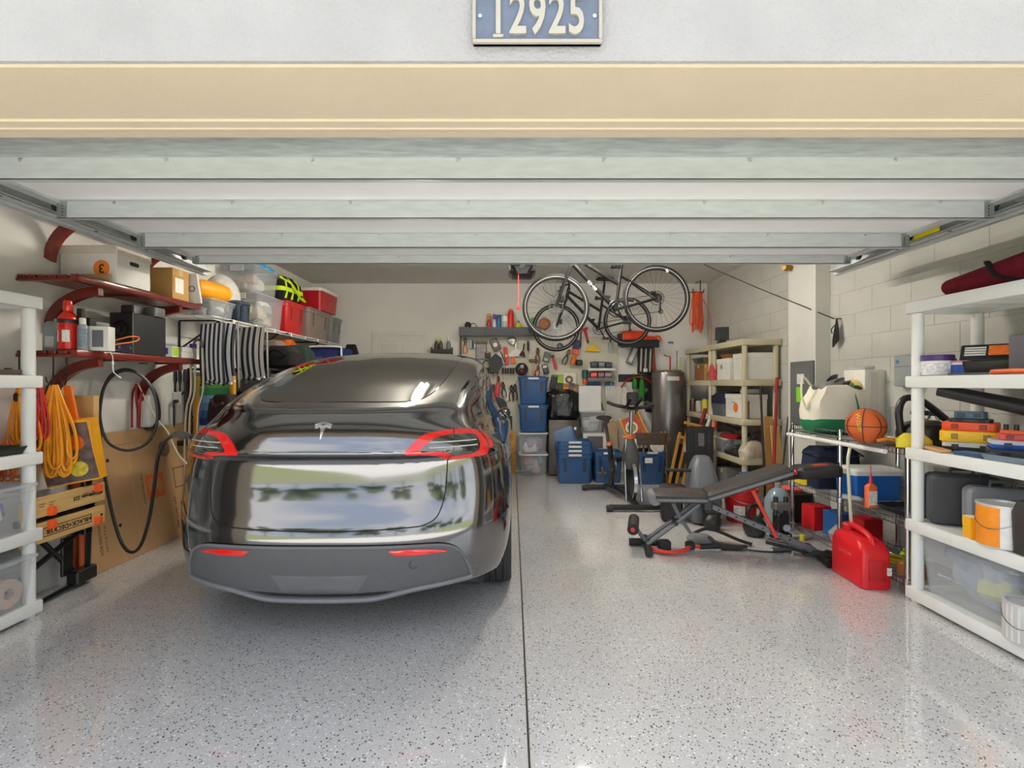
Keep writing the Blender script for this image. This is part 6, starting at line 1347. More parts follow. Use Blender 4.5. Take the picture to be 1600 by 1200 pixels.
# near rack lower goods
clear_bin('small clear bin with a green lidless top on the lower beige shelf', (2.74, 6.12, ZS[1] + .005), R(90), .36, .28, .16, (196, 214, 196), ((120, 160, 90), (90, 90, 96), (160, 150, 150)), n=6, seed=61)
def cluster(name, label, cat, loc, shapes, rz=0.):
    t = thing(name, label, cat, loc, rz)
    for nm, mb, m in shapes: part(nm, mb, m, t)
    return t
cluster('folded_tarp', 'crumpled black tarp on the lower beige shelf', 'tarp', (2.74, 5.78, ZS[1] + .005), (('folds', MB().rr([(0, .16, .2, .05), (.04, .17, .21, .06), (.07, .12, .16, .05), (.09, .05, .08, .03)], 5), mat((34, 33, 34), .5, var=.2, bump=.8, bs=25)), ('cord', MB().tube([(-.17, -.1, .03), (-.1, .0, .09), (-.16, .12, .04)], .006, 6, smooth=4), plas((90, 88, 86)))))
cluster('red_racket_cover', 'red and black racket cover on the lower beige shelf', 'racket', (2.70, 6.02, ZS[1] + .18), (('cover', MB().rr([(0, .10, .16, .09), (.03, .11, .17, .1), (.05, .08, .14, .08)], 6), mat((170, 34, 40), .5)), ('grip', MB().cyl((0, -.16, .02), (.04, -.36, .08), .016), plas((26, 26, 26)))))
cluster('plastic_bag_of_wood', 'clear plastic bag of pale wood on the lower beige shelf', 'bag', (2.72, 5.56, ZS[1] + .005), (('bag', MB().rr([(0, .12, .07, .03), (.08, .14, .08, .05), (.18, .10, .05, .04), (.2, .05, .03, .02)], 5), mat((206, 190, 170), .2, var=.2, vs=12, bump=.6, bs=25)), ('handle', MB().tube([(-.02, 0, .18), (.02, -.02, .26), (.08, -.03, .30)], .02, 8), plas((40, 38, 38)))), R(15))
cluster('paint_roller_frame', 'dark paint roller and brushes on the lower beige shelf', 'roller', (2.66, 5.98, ZS[1] + .30), (('bar', MB().cyl((0, -.2, 0), (.05, .2, .03), .018), plas((36, 36, 38))), ('bar', MB().cyl((.06, -.2, .02), (.1, .2, .0), .016), plas((60, 58, 60)))))
cluster('hose_coil', 'coiled bright blue hose at the foot of the beige rack', 'hose', (2.60, 5.36, .32), tuple(('loop', MB().torus((0, 0, .012 + .016 * k), .10 - .008 * (k % 2), .009, 'z', 28, 6), mat((60, 140, 206), .4)) for k in range(3)))
carton('yellow box on the bottom beige shelf', (2.78, 5.62, ZS[0] + .005), .05, .32, .22, .2, (222, 176, 50), 'yellow_box')
carton('grey box on the bottom beige shelf under the tarp', (2.74, 6.05, ZS[0] + .005), 0, .3, .3, .22, (120, 118, 120))
clear_bin('white lidded tub under the blue hose at the foot of the beige rack', (2.60, 5.36, 0), 0, .24, .2, .29, (222, 220, 214), ((200, 196, 190), (170, 170, 176)), n=4, seed=66, latch=False)
# planks and poles leaning on the rack
for k, (x, c, l) in enumerate(((2.80, (196, 152, 92), 'left'), (2.91, (206, 162, 98), 'right'))):
    one('pine_board', MB().box(-.05, .05, -.01, .01, 0, 1.0 if k == 0 else .90, .003), wood(c), 'pale pine board leaning at the end of the beige rack, %s one' % l, 'board', (x - .02 * k, 5.30 - .05 * k, 0), rot=(R(-7), R(2 - 3 * k), 0), group='pine boards')
one('red_pole', MB().cyl((0, 0, 0), (.10, .08, 1.40), .016).cyl((.085, .07, 1.25), (.10, .08, 1.42), .019), mat((150, 30, 40), .4, var=.3, vs=6), 'dark red telescopic pole leaning by the electric panel', 'pole', (2.76, 5.20, 0))
one('black_pole', MB().cyl((0, 0, 0), (.16, .10, 1.0), .008), plas((36, 36, 36)), 'thin black rod leaning across the pine boards', 'pole', (2.80, 5.15, 0))
one('black_tube', MB().cyl((0, 0, 0), (-.03, .06, 1.32), .012), plas((40, 38, 38)), 'black tube standing in front of the file box shelf', 'pole', (2.76, 5.32, 0))

# electric panel, rope, fittings
ep = thing('electric_panel', 'grey electric breaker panel with a green tag on the pier', 'electric panel', (2.888, 4.86, .95))
part('box', MB().box(-.02, 0, -.19, .19, 0, .625, .004), mat((96, 99, 100), .45, var=.03), ep)
part('door', MB().box(-.024, -.02, -.15, .15, .06, .56, .003), mat((102, 105, 106), .45, var=.03), ep)
part('paper_label', MB().box(-.026, -.0245, -.06, .06, .40, .50), mat((212, 212, 210), .6, var=.3, vs=90), ep)
part('green_tag', MB().box(-.027, -.0245, -.04, .07, .22, .37), mat((140, 222, 40), .5), ep)
one('brass_fitting', MB().cyl((0, 0, 0), (-.05, 0, 0), .03).cyl((-.05, 0, 0), (-.09, -.02, .0), .035, .025), mat((150, 118, 50), .4, metal=.8), 'small brass alarm bell high on the pier', 'fitting', (2.889, 5.06, 2.55))
rp = pix(1303, 498, 4.5); rt = Vector((2.43, 6.3, 2.905))
one('support_rope', MB().tube([rp, rp.lerp(rt, .5) + Vector((0, 0, -.012)), rt], .005, 6), plas((40, 38, 38)), 'taut dark rope running from the ceiling to the wall', 'rope')
rb = thing('coiled_rope', 'black rope bundle hanging on the block wall', 'rope', Vector((2.985, 4.5, rp.z)))
q = MB(); r_ = random.Random(3)
for k in range(7): q.tube([(0, 0, 0), (.0, -.02 + .008 * k, -.10), (-.005, -.03 + .012 * k, -.20 - .01 * k), (0, .0 + .008 * k, -.17), (0, .005, -.02)], .006, 6, smooth=4)
part('loops', q, plas((28, 27, 27)), rb)['kind'] = 'stuff'
part('tail', MB().tube([(0, .01, -.05), (-.01, .06, -.09), (-.01, .05, -.13)], .005, 6, smooth=3), plas((28, 27, 27)), rb)
part('wall_hook', MB().cyl((.04, 0, 0), (-.01, 0, 0), .006), met((120, 120, 120)), rb)
tmr = thing('sprinkler_timer', 'grey sprinkler timer box on the block wall behind the white rack', 'timer box', (XR, 3.70, 1.33))
part('housing', MB().box(-.07, 0, -.10, .10, 0, .235, .012, 2), plas((150, 155, 156), .4), tmr)
part('badge', MB().lathe([(0, 0), (.016, 0), (.016, .002)], 16, ax='x', c=(-.072, .06, .19)), mat((70, 130, 170), .4), tmr)
part('cover_line', MB().box(-.0715, -.07, -.085, .085, .15, .155), plas((110, 114, 116)), tmr)
part('cable', MB().tube([(-.03, -.06, .0), (-.04, -.10, -.12), (-.05, -.04, -.20), (-.03, -.16, -.24), (-.03, -.10, -.30)], .005, 6, smooth=4), plas((36, 36, 36)), tmr)
wb = thing('utility_box', 'tall white plastic utility box on the wall behind the basketball', 'utility box', (XR, 4.10, .98))
part('housing', MB().box(-.17, 0, -.13, .13, 0, .49, .012, 2), plas((226, 223, 212), .4), wb)
part('side_rib', MB().box(-.13, -.06, -.136, -.128, .02, .47, .004), plas((214, 210, 200), .4), wb)
one('plastic_wrap', MB().rr([(0, .05, .08, .02), (.02, .06, .09, .03), (.035, .03, .05, .02)], 4), mat((206, 204, 200), .3, bump=.6, bs=30), 'crumpled clear wrap on top of the tall white utility box', 'wrap', (2.93, 4.10, 1.472))
on_ = thing('wall_socket', 'twin wall socket with two black plugs behind the rack', 'outlet', (XR, 3.52, 1.12))
part('plate', MB().box(-.012, 0, -.05, .05, -.05, .06, .003), plas((228, 226, 220)), on_)
for y in (-.03, .03): part('plug', MB().cbox((-.03, y, .02), (.04, .03, .035), .006).tube([(-.045, y, .015), (-.07, y, -.05), (-.06, y - .08, -.14)], .005, 6, smooth=4), plas((26, 26, 26)), on_)

# chrome wire rack
RK = thing('chrome_wire_rack', 'chrome wire rack holding the canvas bag and basketball', 'wire rack', (0, 0, 0))
M_chr = met((206, 206, 206), .14)
RX0, RX1, RY0, RY1 = 2.53, 2.98, 3.13, 4.42
RZ = (.09, .465, .93)
for x in (RX0, RX1):
    for y in (RY0, 3.78, RY1):
        po = part('post', MB().cyl((x, y, .02), (x, y, 1.0), .016, n=14).lathe([(.017, 0), (.02, .002), (.02, .02)], 12, (x, y, 0)), M_chr, RK)
        for zz in RZ: part('collar', MB().lathe([(.017, zz - .035), (.023, zz - .03), (.023, zz + .01), (.017, zz + .015)], 14, (x, y, 0)), M_chr, po)
for zz in RZ:
    fr_ = MB()
    for dz in (0, -.035): fr_.tube([(RX0, RY0, zz + dz), (RX0, RY1, zz + dz), (RX1, RY1, zz + dz), (RX1, RY0, zz + dz)], .0035, 6, True)
    for y in np.arange(RY0 + .02, RY1, .035): fr_.tube([(RX0, y, zz - .035), (RX0, y, zz), (RX1, y, zz), (RX1, y, zz - .035)], .0022, 4)
    part('wire_shelf', fr_, M_chr, RK)
bk = MB()
for zz in (.945, .985): bk.tube([(RX0 - .02, 3.80, zz), (RX0 - .02, 4.40, zz), (RX1 - .1, 4.40, zz), (RX1 - .1, 3.80, zz)], .004, 6, True)
for y in np.arange(3.82, 4.40, .03): bk.cyl((RX0 - .02, y, .932), (RX0 - .02, y, .985), .002, n=4)
for x in np.arange(RX0, RX1 - .1, .03): bk.cyl((x, 3.80, .932), (x, 3.80, .985), .002, n=4)
one('wire_basket', bk, M_chr, 'shallow chrome wire basket under the canvas tote bag', 'basket')
one('white_pole', MB().cyl((0, 0, 0), (0, 1.15, 0), .016), plas((236, 235, 230)), 'long white plastic tube lying along the front of the chrome rack', 'tube', (RX0 - .045, 3.26, .90))
one('clear_hose', MB().tube([(.0, 0, .0), (-.03, -.02, -.10), (-.05, -.06, -.26), (-.05, -.08, -.5), (-.04, -.1, -.62)], .011, 8, smooth=5), mat((206, 200, 170), .3, var=.05), 'pale beige hose drooping down the front of the chrome rack', 'hose', (2.50, 3.62, .885))
tt = thing('canvas_tote_bag', 'cream canvas tote bag with green trim on the chrome rack', 'bag', (2.72, 4.14, .955), R(-12))
hw_, hd = .23, .15
rt_ = random.Random(4); wr_ = [rt_.uniform(-.05, .05) for q in range(24)]
def tring(z_, k, sag=0., dx=0.): return [(dx + hw_ * k * math.copysign(abs(math.cos(q * PI / 12)) ** .65, math.cos(q * PI / 12)) * (1 + wr_[q] * .6 * z_ * 4), hd * k * math.copysign(abs(math.sin(q * PI / 12)) ** .8, math.sin(q * PI / 12)) * (1 + wr_[(q * 5) % 24] * z_ * 7) - sag, z_ * (1 + wr_[(q * 7) % 24] * 1.6)) for q in range(24)]
part('green_base', MB().loft([tring(.0, .95), tring(.05, 1.06), tring(.10, 1.09)], True, True, False), mat((26, 118, 74), .7, var=.08), tt)
part('canvas', MB().loft([tring(.095, 1.08), tring(.17, 1.11), tring(.24, 1.08, .01), tring(.30, 1.0, .02, .02), tring(.36, .94, .03, .03), tring(.365, .88, .03, .03), tring(.26, .9, .02, .02)], True, False, True), mat((238, 230, 212), .9, var=.04, vs=10, bump=.2, bs=200), tt)
for x in (.09,): part('green_stripe', MB().tube([(x + .02, -.168, .09), (x + .02, -.172, .2), (x, -.165, .3), (x - .01, -.148, .40)], .018, 6, smooth=4, flat=.35), mat((26, 110, 70), .7), tt)
part('handle', MB().tube([(-.20, -.08, .38), (-.27, -.10, .45), (-.28, -.1, .30), (-.24, -.1, .18)], .014, 6, smooth=4, flat=.5).tube([(.1, .0, .40), (.19, .0, .45), (.25, -.02, .38), (.23, -.05, .28)], .014, 6, smooth=4, flat=.5), mat((214, 206, 184), .8), tt)
he = thing('bicycle_helmet', 'grey and black vented bicycle helmet poking out of the canvas bag', 'helmet', (2.70, 4.16, 1.235), rot=(R(30), R(-14), R(30)))
part('shell', MB().ball((0, 0, .08), .12, (1.25, .9, .8), 20, 12), plas((120, 120, 118), .4), he)
for k in (-1, 0, 1): part('vent', MB().ball((.02, .055 * k, .155), .07, (1.3, .22, .5)), plas((40, 38, 38)), he)
he2 = thing('yellow_helmet', 'cream and yellow helmet beside the grey one in the canvas bag', 'helmet', (2.86, 4.10, 1.25), rot=(R(30), R(10), R(-20)))
part('shell', MB().ball((0, 0, .06), .095, (1.0, .9, .9), 18, 10), plas((222, 200, 130), .4), he2)
part('opening', MB().torus((-.02, -.06, .07), .05, .014, 'y', 18, 6), plas((60, 54, 46)), he2)
ba = thing('basketball', 'orange basketball with dark seams on the chrome rack', 'ball', (2.47, 3.42, 1.058), R(-44))
part('cover', MB().ball((0, 0, 0), .120, n=32, m=20), mat((206, 96, 40), .6, var=.08, bump=.25, bs=260), ba)
M_sm = plas((40, 28, 24), .7)
for ax in 'xyz': part('seam', MB().torus((0, 0, 0), .1195, .0028, ax, 48, 6), M_sm, ba)
for s in (-1, 1): part('seam', MB().tube([(.1195 * math.cos(a) * (1 if 1 else 0) * .82, s * (.1195 * .57 + .012 * math.cos(2 * a)), .1195 * math.sin(a) * .82) for a in [2 * PI * k / 40 for k in range(40)]], .0028, 6, True), M_sm, ba)
text('lettering', 'Wilson', .045, mat((226, 190, 70), .6), ba, (-.02, -.1205, .03), (R(96), R(80), 0), .002)
sv = thing('shop_vacuum', 'black shop vacuum with a bent handle on the chrome rack', 'vacuum', (2.74, 3.25, .945), R(10))
part('drum', MB().lathe([(.14, 0), (.15, .02), (.15, .10), (.13, .14), (.06, .165), (0, .17)], 28), plas((30, 29, 31), .35), sv)
part('handle', MB().tube([(-.15, .02, .02), (-.17, .03, .22), (-.13, .02, .31), (-.02, .0, .29), (.12, -.04, .17)], .022, 10, smooth=5), plas((32, 31, 33), .4), sv)
one('yellow_stapler', MB().rr([(0, .09, .04, .015), (.05, .09, .045, .02), (.09, .05, .03, .015)], 4), mat((222, 200, 30), .45), 'yellow and black staple gun at the front of the chrome rack', 'staple gun', (2.56, 3.12, .945), R(-35))
one('orange_clamp', MB().tube([(-.06, 0, .02), (0, 0, .035), (.06, 0, .02), (.07, 0, .01)], .012, 8, smooth=3), mat((240, 140, 30), .4), 'orange spring clamp at the front of the chrome rack', 'clamp', (2.53, 3.30, .945), R(-20))
one('metal_tray', MB().rr([(0, .10, .12, .02), (.025, .11, .13, .02), (.025, .105, .125, .02), (.004, .095, .115, .02)], 3), mat((170, 166, 160), .3, metal=.6, var=.2), 'flat metal tray on the chrome rack between ball and vacuum', 'tray', (2.70, 3.54, .936))
cl = thing('blue_cooler', 'bright blue cooler with a white lid on the chrome rack', 'cooler', (2.76, 3.80, .468), R(0))
part('body', MB().rr([(0, .17, .11, .02), (.19, .185, .12, .03)], 4), plas((24, 104, 196), .35), cl)
part('lid', MB().rr([(.191, .19, .125, .03), (.225, .192, .127, .03), (.24, .175, .11, .03)], 4), plas((232, 232, 228), .4), cl)
gl = thing('glue_bottle', 'orange glue bottle with a red nozzle on the chrome rack', 'glue bottle', (2.565, 3.50, .468))
part('body', MB().rr([(0, .036, .022, .012), (.15, .036, .022, .012), (.17, .015, .012, .008)], 4), mat((236, 110, 60), .4), gl)
part('label', MB().box(-.03, .03, -.0235, -.0222, .02, .12), mat((226, 214, 206), .5, var=.3, vs=60), gl)
part('nozzle', MB().lathe([(.014, .17), (.012, .19), (.003, .25), (.003, .30)], 12), mat((214, 50, 40), .4), gl)
nc_ = thing('navy_cooler_bag', 'navy soft cooler bag on the far end of the chrome rack', 'bag', (2.74, 4.22, .468), R(-6))
part('body', MB().rr([(0, .18, .13, .04), (.15, .19, .14, .05), (.30, .18, .13, .05), (.34, .14, .10, .04)], 4), cloth((40, 46, 68)), nc_)
part('zip', MB().rr([(.27, .188, .138, .05), (.28, .188, .138, .05)], 4), plas((24, 26, 36)), nc_)
part('strap', MB().tube([(-.1, -.1, .33), (.05, -.14, .36), (.2, -.12, .28)], .014, 6, smooth=3, flat=.4), cloth((28, 30, 40)), nc_)
one('yellow_hi_vis_vest', MB().rr([(0, .10, .08, .03), (.06, .11, .09, .04), (.13, .06, .05, .03)], 4), mat((232, 206, 30), .6, var=.15, vs=20, bump=.5, bs=25), 'bundled yellow vest on the chrome rack below the bench pad', 'vest', (2.64, 4.34, .60 - .13), R(10))
one('aerosol_can', MB().cyl((0, 0, 0), (-.02, .11, 0), .02).cyl((-.001, -.02, 0), (0, 0, 0), .014), plas((226, 228, 226)), 'white and teal tube lying before the blue cooler', 'tube', (2.60, 3.66, .49), R(25))
one('black_tray', MB().rr([(0, .10, .15, .04), (.035, .12, .17, .05), (.04, .12, .17, .05), (.01, .10, .15, .04)], 4), plas((34, 34, 36), .35), 'glossy black tray on the chrome rack under the glue bottle', 'tray', (2.70, 3.33, .47))
one('dark_case', MB().rr([(0, .05, .12, .03), (.25, .05, .12, .03), (.28, .04, .1, .03)], 4), plas((60, 56, 56), .45), 'dark brown rounded case at the near end of the chrome rack', 'case', (2.86, 3.24, .47), R(5))
for x, y, c, l, w__ in ((2.66, 4.28, (196, 30, 36), 'red box on the bottom chrome shelf under the cooler bag', .16), (2.70, 4.06, (40, 84, 140), 'blue box on the bottom chrome shelf', .14), (2.80, 3.88, (176, 30, 36), 'second red box on the bottom chrome shelf near the hose', .16)):
    carton(l, (x, y, .093), .1, w__, .16, .20, c, 'small_carton', flap=False)
one('clear_plastic_bag', MB().rr([(0, .09, .12, .04), (.06, .11, .14, .06), (.13, .07, .09, .05)], 5), mat((190, 190, 186), .2, alpha=.75, bump=.7, bs=22), 'crumpled clear plastic bag on the bottom chrome shelf', 'bag', (2.66, 3.86, .293 - .2))
mt = MB(); r_ = random.Random(8)
for k in range(160):
    a, b_2 = r_.uniform(0, 2 * PI), r_.uniform(.1, PI / 2); d = Vector((math.cos(a) * math.cos(b_2), math.sin(a) * math.cos(b_2), math.sin(b_2)))
    mt.tube([d * .05, d * .085 + Vector((0, 0, -.005))], .006, 5)
mt.ball((0, 0, 0), .055, (1, 1, .9))
one('chenille_wash_mitt', mt, mat((176, 226, 30), .8), 'lime green noodle wash mitt near the red fuel can', 'wash mitt', (2.66, 3.22, .205))
one('brown_sanding_block', MB().rr([(0, .10, .07, .02), (.07, .10, .07, .02), (.08, .09, .06, .02)], 4), card((176, 122, 70)), 'brown cardboard block under the lime green mitt', 'block', (2.66, 3.22, .093), R(15))
one('rope_coil_yellow', MB().torus((0, 0, .012), .07, .009, 'z', 24, 6).torus((0, 0, .03), .06, .009, 'z', 24, 6), mat((206, 190, 40), .7), 'yellow rope ring on the bottom chrome shelf behind the fuel can', 'rope', (2.70, 3.46, .093))

# fuel can
gc = thing('fuel_can', 'red plastic fuel can standing on the floor before the chrome rack', 'fuel can', (2.40, 3.38, 0), R(-4))
M_fc = mat((214, 26, 34), .32, var=.03)
part('body', MB().rr([(0, .085, .175, .03), (.012, .095, .185, .035), (.24, .095, .185, .04), (.29, .085, .16, .04, 0, .01), (.315, .06, .12, .03, 0, .02)], 5), M_fc, gc)
part('handle', MB().tube([(0, -.14, .27), (0, -.11, .325), (0, -.02, .35), (0, .08, .355), (0, .12, .32)], .020, 10, smooth=5), M_fc, gc)
part('spout_cap', MB().lathe([(.04, .30), (.042, .34), (.035, .35)], 20, (0, .12, .01)), plas((190, 22, 30)), gc)
part('recess_panel', MB().box(-.055, .055, -.1905, -.183, .06, .20, .012, 2), mat((188, 20, 28), .35), gc)
part('label', MB().box(.055, .085, -.189, -.184, .10, .15), mat((226, 222, 216), .5, var=.4, vs=60), gc)
text('lettering', 'GASOLINE', .030, mat((236, 90, 90), .4), gc, (-.0955, .0, .19), (R(90), 0, R(-90)), .0015)

# white rack on the right with its goods
shelf_unit('plastic_shelf_unit', 'white plastic shelf rack with tool cases at the right edge of the photo', (2.47, 3.08, 0), R(-90), .91, .46, ZS, M_shelfw, 'white plastic racks')
mb_ = thing('maroon_chair_bag', 'maroon fabric bag with a black strap on top of the right white rack', 'bag', (2.70, 2.58, ZS[4] + .005), R(-90))
part('body', MB().loft([[(x, k * .12 * math.cos(q * PI / 8), .075 + k * (.075 + .04 * g) * math.sin(q * PI / 8)) for q in range(16)] for x, k, g in ((-.42, .35, 0), (-.40, .75, 0), (-.2, .95, .2), (.1, 1.05, .9), (.35, .95, .9), (.4, .5, .4))]), cloth((116, 28, 44)), mb_)
part('strap', MB().tube([(-.1, -.10, .16), (.0, -.14, .06), (.2, -.15, .0), (.4, -.15, -.005)], .016, 6, smooth=4, flat=.4), cloth((40, 38, 40)), mb_)
z2 = ZS[3] + .005
tb_ = bottle('white tub with a purple printed lid on the right white rack', (2.565, 2.95, z2), [(.068, 0), (.074, .005), (.078, .085), (.078, .09)], (232, 231, 230), 'wipes_tub', 'tub', (.081, .088, .125, (74, 48, 110)), (.0785, .02, .075, (222, 220, 222)))
bottle('small tub with a blue label and pink lid on the right white rack', (2.625, 2.845, z2), [(.05, 0), (.052, .004), (.058, .075)], (226, 226, 226), 'small_tub', 'tub', (.06, .073, .085, (206, 130, 160)), (.057, .012, .062, (40, 80, 170)))
bottle('olive green jar behind the small tub on the right white rack', (2.67, 2.99, z2), [(.035, 0), (.036, .09)], (150, 160, 60), 'jar', 'jar', (.037, .09, .105, (130, 140, 50)))
og = thing('bit_organizer_box', 'long black organiser box with orange printed labels on the right white rack', 'tool box', (2.76, 2.70, z2), R(-52))
part('base', MB().rr([(0, .19, .07, .01), (.08, .20, .08, .015)], 3), plas((40, 36, 34), .3), og)
lid_ = part('lid', MB().box(-.21, .21, 0, .02, 0, .11, .006), plas((30, 30, 32), .35), og, (0, -.07, .085), (R(-32), 0, 0))
for k in range(3): part('orange_label', MB().box(-.09 + k * .10, -.005 + k * .10, -.003, .0, .03, .095, .001), mat((240, 120, 40), .5, var=.2, vs=25), lid_)
for k in range(4): part('white_print', MB().box(-.19, -.10, -.003, 0, .03 + k * .016, .04 + k * .016), plas((222, 220, 216)), lid_)
q = MB(); r_ = random.Random(12)
for k in range(60): q.cbox((r_.uniform(-.17, .17), r_.uniform(-.06, .06), .075 + r_.uniform(0, .012)), (r_.uniform(.01, .03), .012, .012), .002)
part('small_bits', q, mat((80, 58, 44), .4, var=.4, vs=60), og)['kind'] = 'stuff'
os_ = thing('orange_hand_saw', 'long tool with an orange handle at the front edge of the right white rack', 'hand tool', (2.52, 2.62, z2), R(-90))
part('blade', MB().box(-.20, .05, -.012, .012, 0, .012, .002), met((150, 150, 150)), os_)
part('handle', MB().tube([(.05, 0, .014), (.15, 0, .016), (.26, 0, .014)], .013, 8), mat((236, 100, 40), .4), os_)
bd_ = thing('black_speaker_box', 'tall black box cut off by the right edge on the white rack', 'box', (2.60, 2.46, z2), 0)
part('body', MB().box(-.04, .12, -.10, .06, 0, .20, .006), plas((32, 32, 36), .35), bd_); part('edge', MB().box(-.045, -.04, -.10, .06, .0, .2, .002), met((150, 150, 160)), bd_)
z3 = ZS[2] + .005
def flat(name, label, x, y, z_, L, D, H, col, rz, col2=None):
    t = thing(name, label, 'tool case', (x, y, z_), R(rz), 'stacked tool cases')
    part('bottom_shell', MB().rr([(0, L / 2 * .96, D / 2 * .96, .015), (H * .1, L / 2, D / 2, .02), (H * .52, L / 2, D / 2, .02)], 4), plas(col, .4), t)
    part('top_shell', MB().rr([(H * .53, L / 2, D / 2, .02), (H * .9, L / 2, D / 2, .02), (H, L / 2 * .95, D / 2 * .95, .015)], 4), plas(col2 or col, .4), t)
    for q in (-.25, .25): part('latch', MB().cbox((L * q, -D / 2 - .003, H * .5), (.03, .01, H * .5), .002), plas(tuple(int(c * .6) for c in col)), t)
zz = z3
for nm, L, D, H, c, rz, c2, l in (('socket_set', .24, .17, .06, (34, 33, 34), -48, (206, 206, 204), 'black and white case at the bottom of the left stack'), ('drill_case', .27, .19, .062, (240, 190, 20), -44, None, 'bright yellow case in the left stack'), ('driver_case', .24, .16, .05, (232, 80, 40), -50, None, 'orange red case in the left stack'), ('bit_case', .19, .13, .018, (30, 30, 32), -46, None, 'thin black case in the left stack'), ('small_case', .14, .09, .04, (74, 104, 126), -52, None, 'small blue grey case on top of the left stack')):
    flat(nm, l + ' on the right white rack', 2.68, 2.86, zz, L, D, H, c, rz, c2); zz += H + .001
zz = z3
for nm, L, D, H, c, rz, c2, l in (('router_case', .26, .20, .05, (60, 64, 70), -40, None, 'dark grey case under the blue one'), ('torque_case', .24, .16, .045, (40, 84, 176), -36, (200, 204, 212), 'blue and white case in the right stack'), ('screw_case', .17, .12, .035, (226, 84, 84), -42, None, 'coral red case on the right stack')):
    flat(nm, l + ' on the right white rack', 2.70, 2.60, zz, L, D, H, c, rz, c2); zz += H + .001
orr = thing('orange_socket_rail', 'orange rail of black sockets on the right white rack', 'socket rail', (2.66, 2.50, zz), R(-60))
part('rail', MB().box(-.12, .12, -.02, .02, 0, .02, .004), mat((226, 90, 40), .4), orr)
for k in range(6): part('socket', MB().cyl((-.1 + .04 * k, 0, .02), (-.1 + .04 * k, 0, .05), .010), plas((30, 30, 32)), orr)
one('blue_tool_tray', MB().rr([(0, .09, .14, .02), (.03, .10, .15, .02), (.03, .09, .14, .02), (.008, .085, .135, .02)], 3), plas((120, 136, 150), .3), 'grey blue open tray at the front of the right white rack', 'tray', (2.58, 2.45, z3), R(6))
one('blue_flat_case', MB().rr([(0, .05, .09, .01), (.018, .05, .09, .01)], 3), plas((60, 90, 130), .3), 'flat steel blue case at the front of the right white rack', 'case', (2.545, 2.68, z3), R(10))
one('sandpaper_pad', MB().box(-.03, .03, -.13, .13, 0, .018, .003), wood((206, 160, 104)), 'tan wooden paint stick lying at the far front of the right rack', 'paint stick', (2.53, 2.93, z3), R(-20))
lb = thing('leaf_blower', 'black leaf blower with a long tube resting across the right white rack', 'leaf blower', (2.70, 2.66, z3 + .145))
part('tube', MB().tube([(-.19, .22, .215), (0, -.06, .13), (.12, -.26, .06), (.16, -.38, .03)], [.036, .042, .048, .052], 14), plas((34, 33, 34), .4), lb)
part('motor_housing', MB().ball((.10, -.36, -.04), .10, (1, 1.1, 1)), plas((40, 40, 42), .4), lb)
z4 = ZS[1] + .005
case('dark charcoal hard case standing at the far end of the right white rack', (2.69, 2.93, z4), R(-24), .34, .13, .30, (66, 67, 70), hcol=(40, 40, 42), group='upright tool cases')
case('light grey hard case standing before the charcoal one on the right white rack', (2.74, 2.74, z4), R(-26), .32, .11, .26, (140, 142, 148), hcol=(86, 88, 92), group='upright tool cases')
yc = carton('small yellow and white carton beside the orange paint can', (2.525, 2.68, z4), R(-15), .06, .07, .115, (228, 226, 222), 'filter_carton', flap=False)
part('yellow_print', MB().box(-.0308, -.0302, -.035, .035, .0, .115).box(-.03, .01, -.0358, -.0352, 0, .115), mat((246, 182, 20), .5), yc)
def paint_can(label, loc, r_, h, col, rz, name='paint_can'):
    t = thing(name, label, 'paint can', loc, rz, 'paint cans')
    part('can', MB().lathe([(r_ * .98, 0), (r_, .004), (r_, h - .004), (r_ * 1.02, h - .002), (r_ * 1.02, h + .004), (r_ * .9, h + .005), (r_ * .88, h - .006), (0, h - .006)], 40), mat((216, 216, 214), .35, metal=.3, var=.04), t)
    for a0, a1, c in col:
        part('label', MB().grid([[(r_ * 1.004 * math.cos(R(a)), r_ * 1.004 * math.sin(R(a)), z_) for a in np.linspace(a0, a1, 14)] for z_ in (.006, h - .008)]), mat(c, .45, var=.06, vs=30), t)
    part('bail_ear', MB().cyl((r_ * math.cos(R(-75)), r_ * math.sin(R(-75)), h * .7), (r_ * 1.06 * math.cos(R(-75)), r_ * 1.06 * math.sin(R(-75)), h * .7), .016), met((150, 148, 144)), t)
    part('bail_wire', MB().tube([(r_ * 1.03 * math.cos(R(a)), r_ * 1.03 * math.sin(R(a)), h * .7 - .055 * math.sin(R((a + 75 + 180) * 1.0)) ** 2) for a in range(-255, -74, 15)], .002, 5), met((150, 148, 144)), t)
    return t
pc = paint_can('orange and white paint can on the right white rack', (2.555, 2.55, z4), .103, .215, ((-245, -140, (244, 146, 36)), (-140, -10, (232, 230, 228))), R(0))
part('hazard_sign', MB().prism([(0, .018), (.018, 0), (0, -.018), (-.018, 0)], .0012, 'xz', 0), mat((214, 70, 60), .5), pc, (-.0268, -.1002, .085), (0, 0, R(-15)))
text('lettering', '!', .02, mat((40, 36, 36), .6), pc, (-.0272, -.1018, .085), (R(90), 0, R(-15)), .0004)
paint_can('white paint can with streaked label at the bottom of the right white rack', (2.535, 2.40, ZS[0] + .005), .095, .185, ((-230, -20, (226, 225, 224)),), R(8))
one('engine_part', MB().rr([(0, .05, .10, .03), (.2, .055, .11, .04), (.26, .04, .09, .03)], 4), plas((52, 47, 44), .5), 'dark brown rounded tool cut off by the right edge beside the paint can', 'tool', (2.55, 2.36, z4))
tr_ = thing('hedge_trimmer', 'black and red trimmer lying behind the cases on the right white rack', 'trimmer', (2.82, 2.56, z4), R(30))
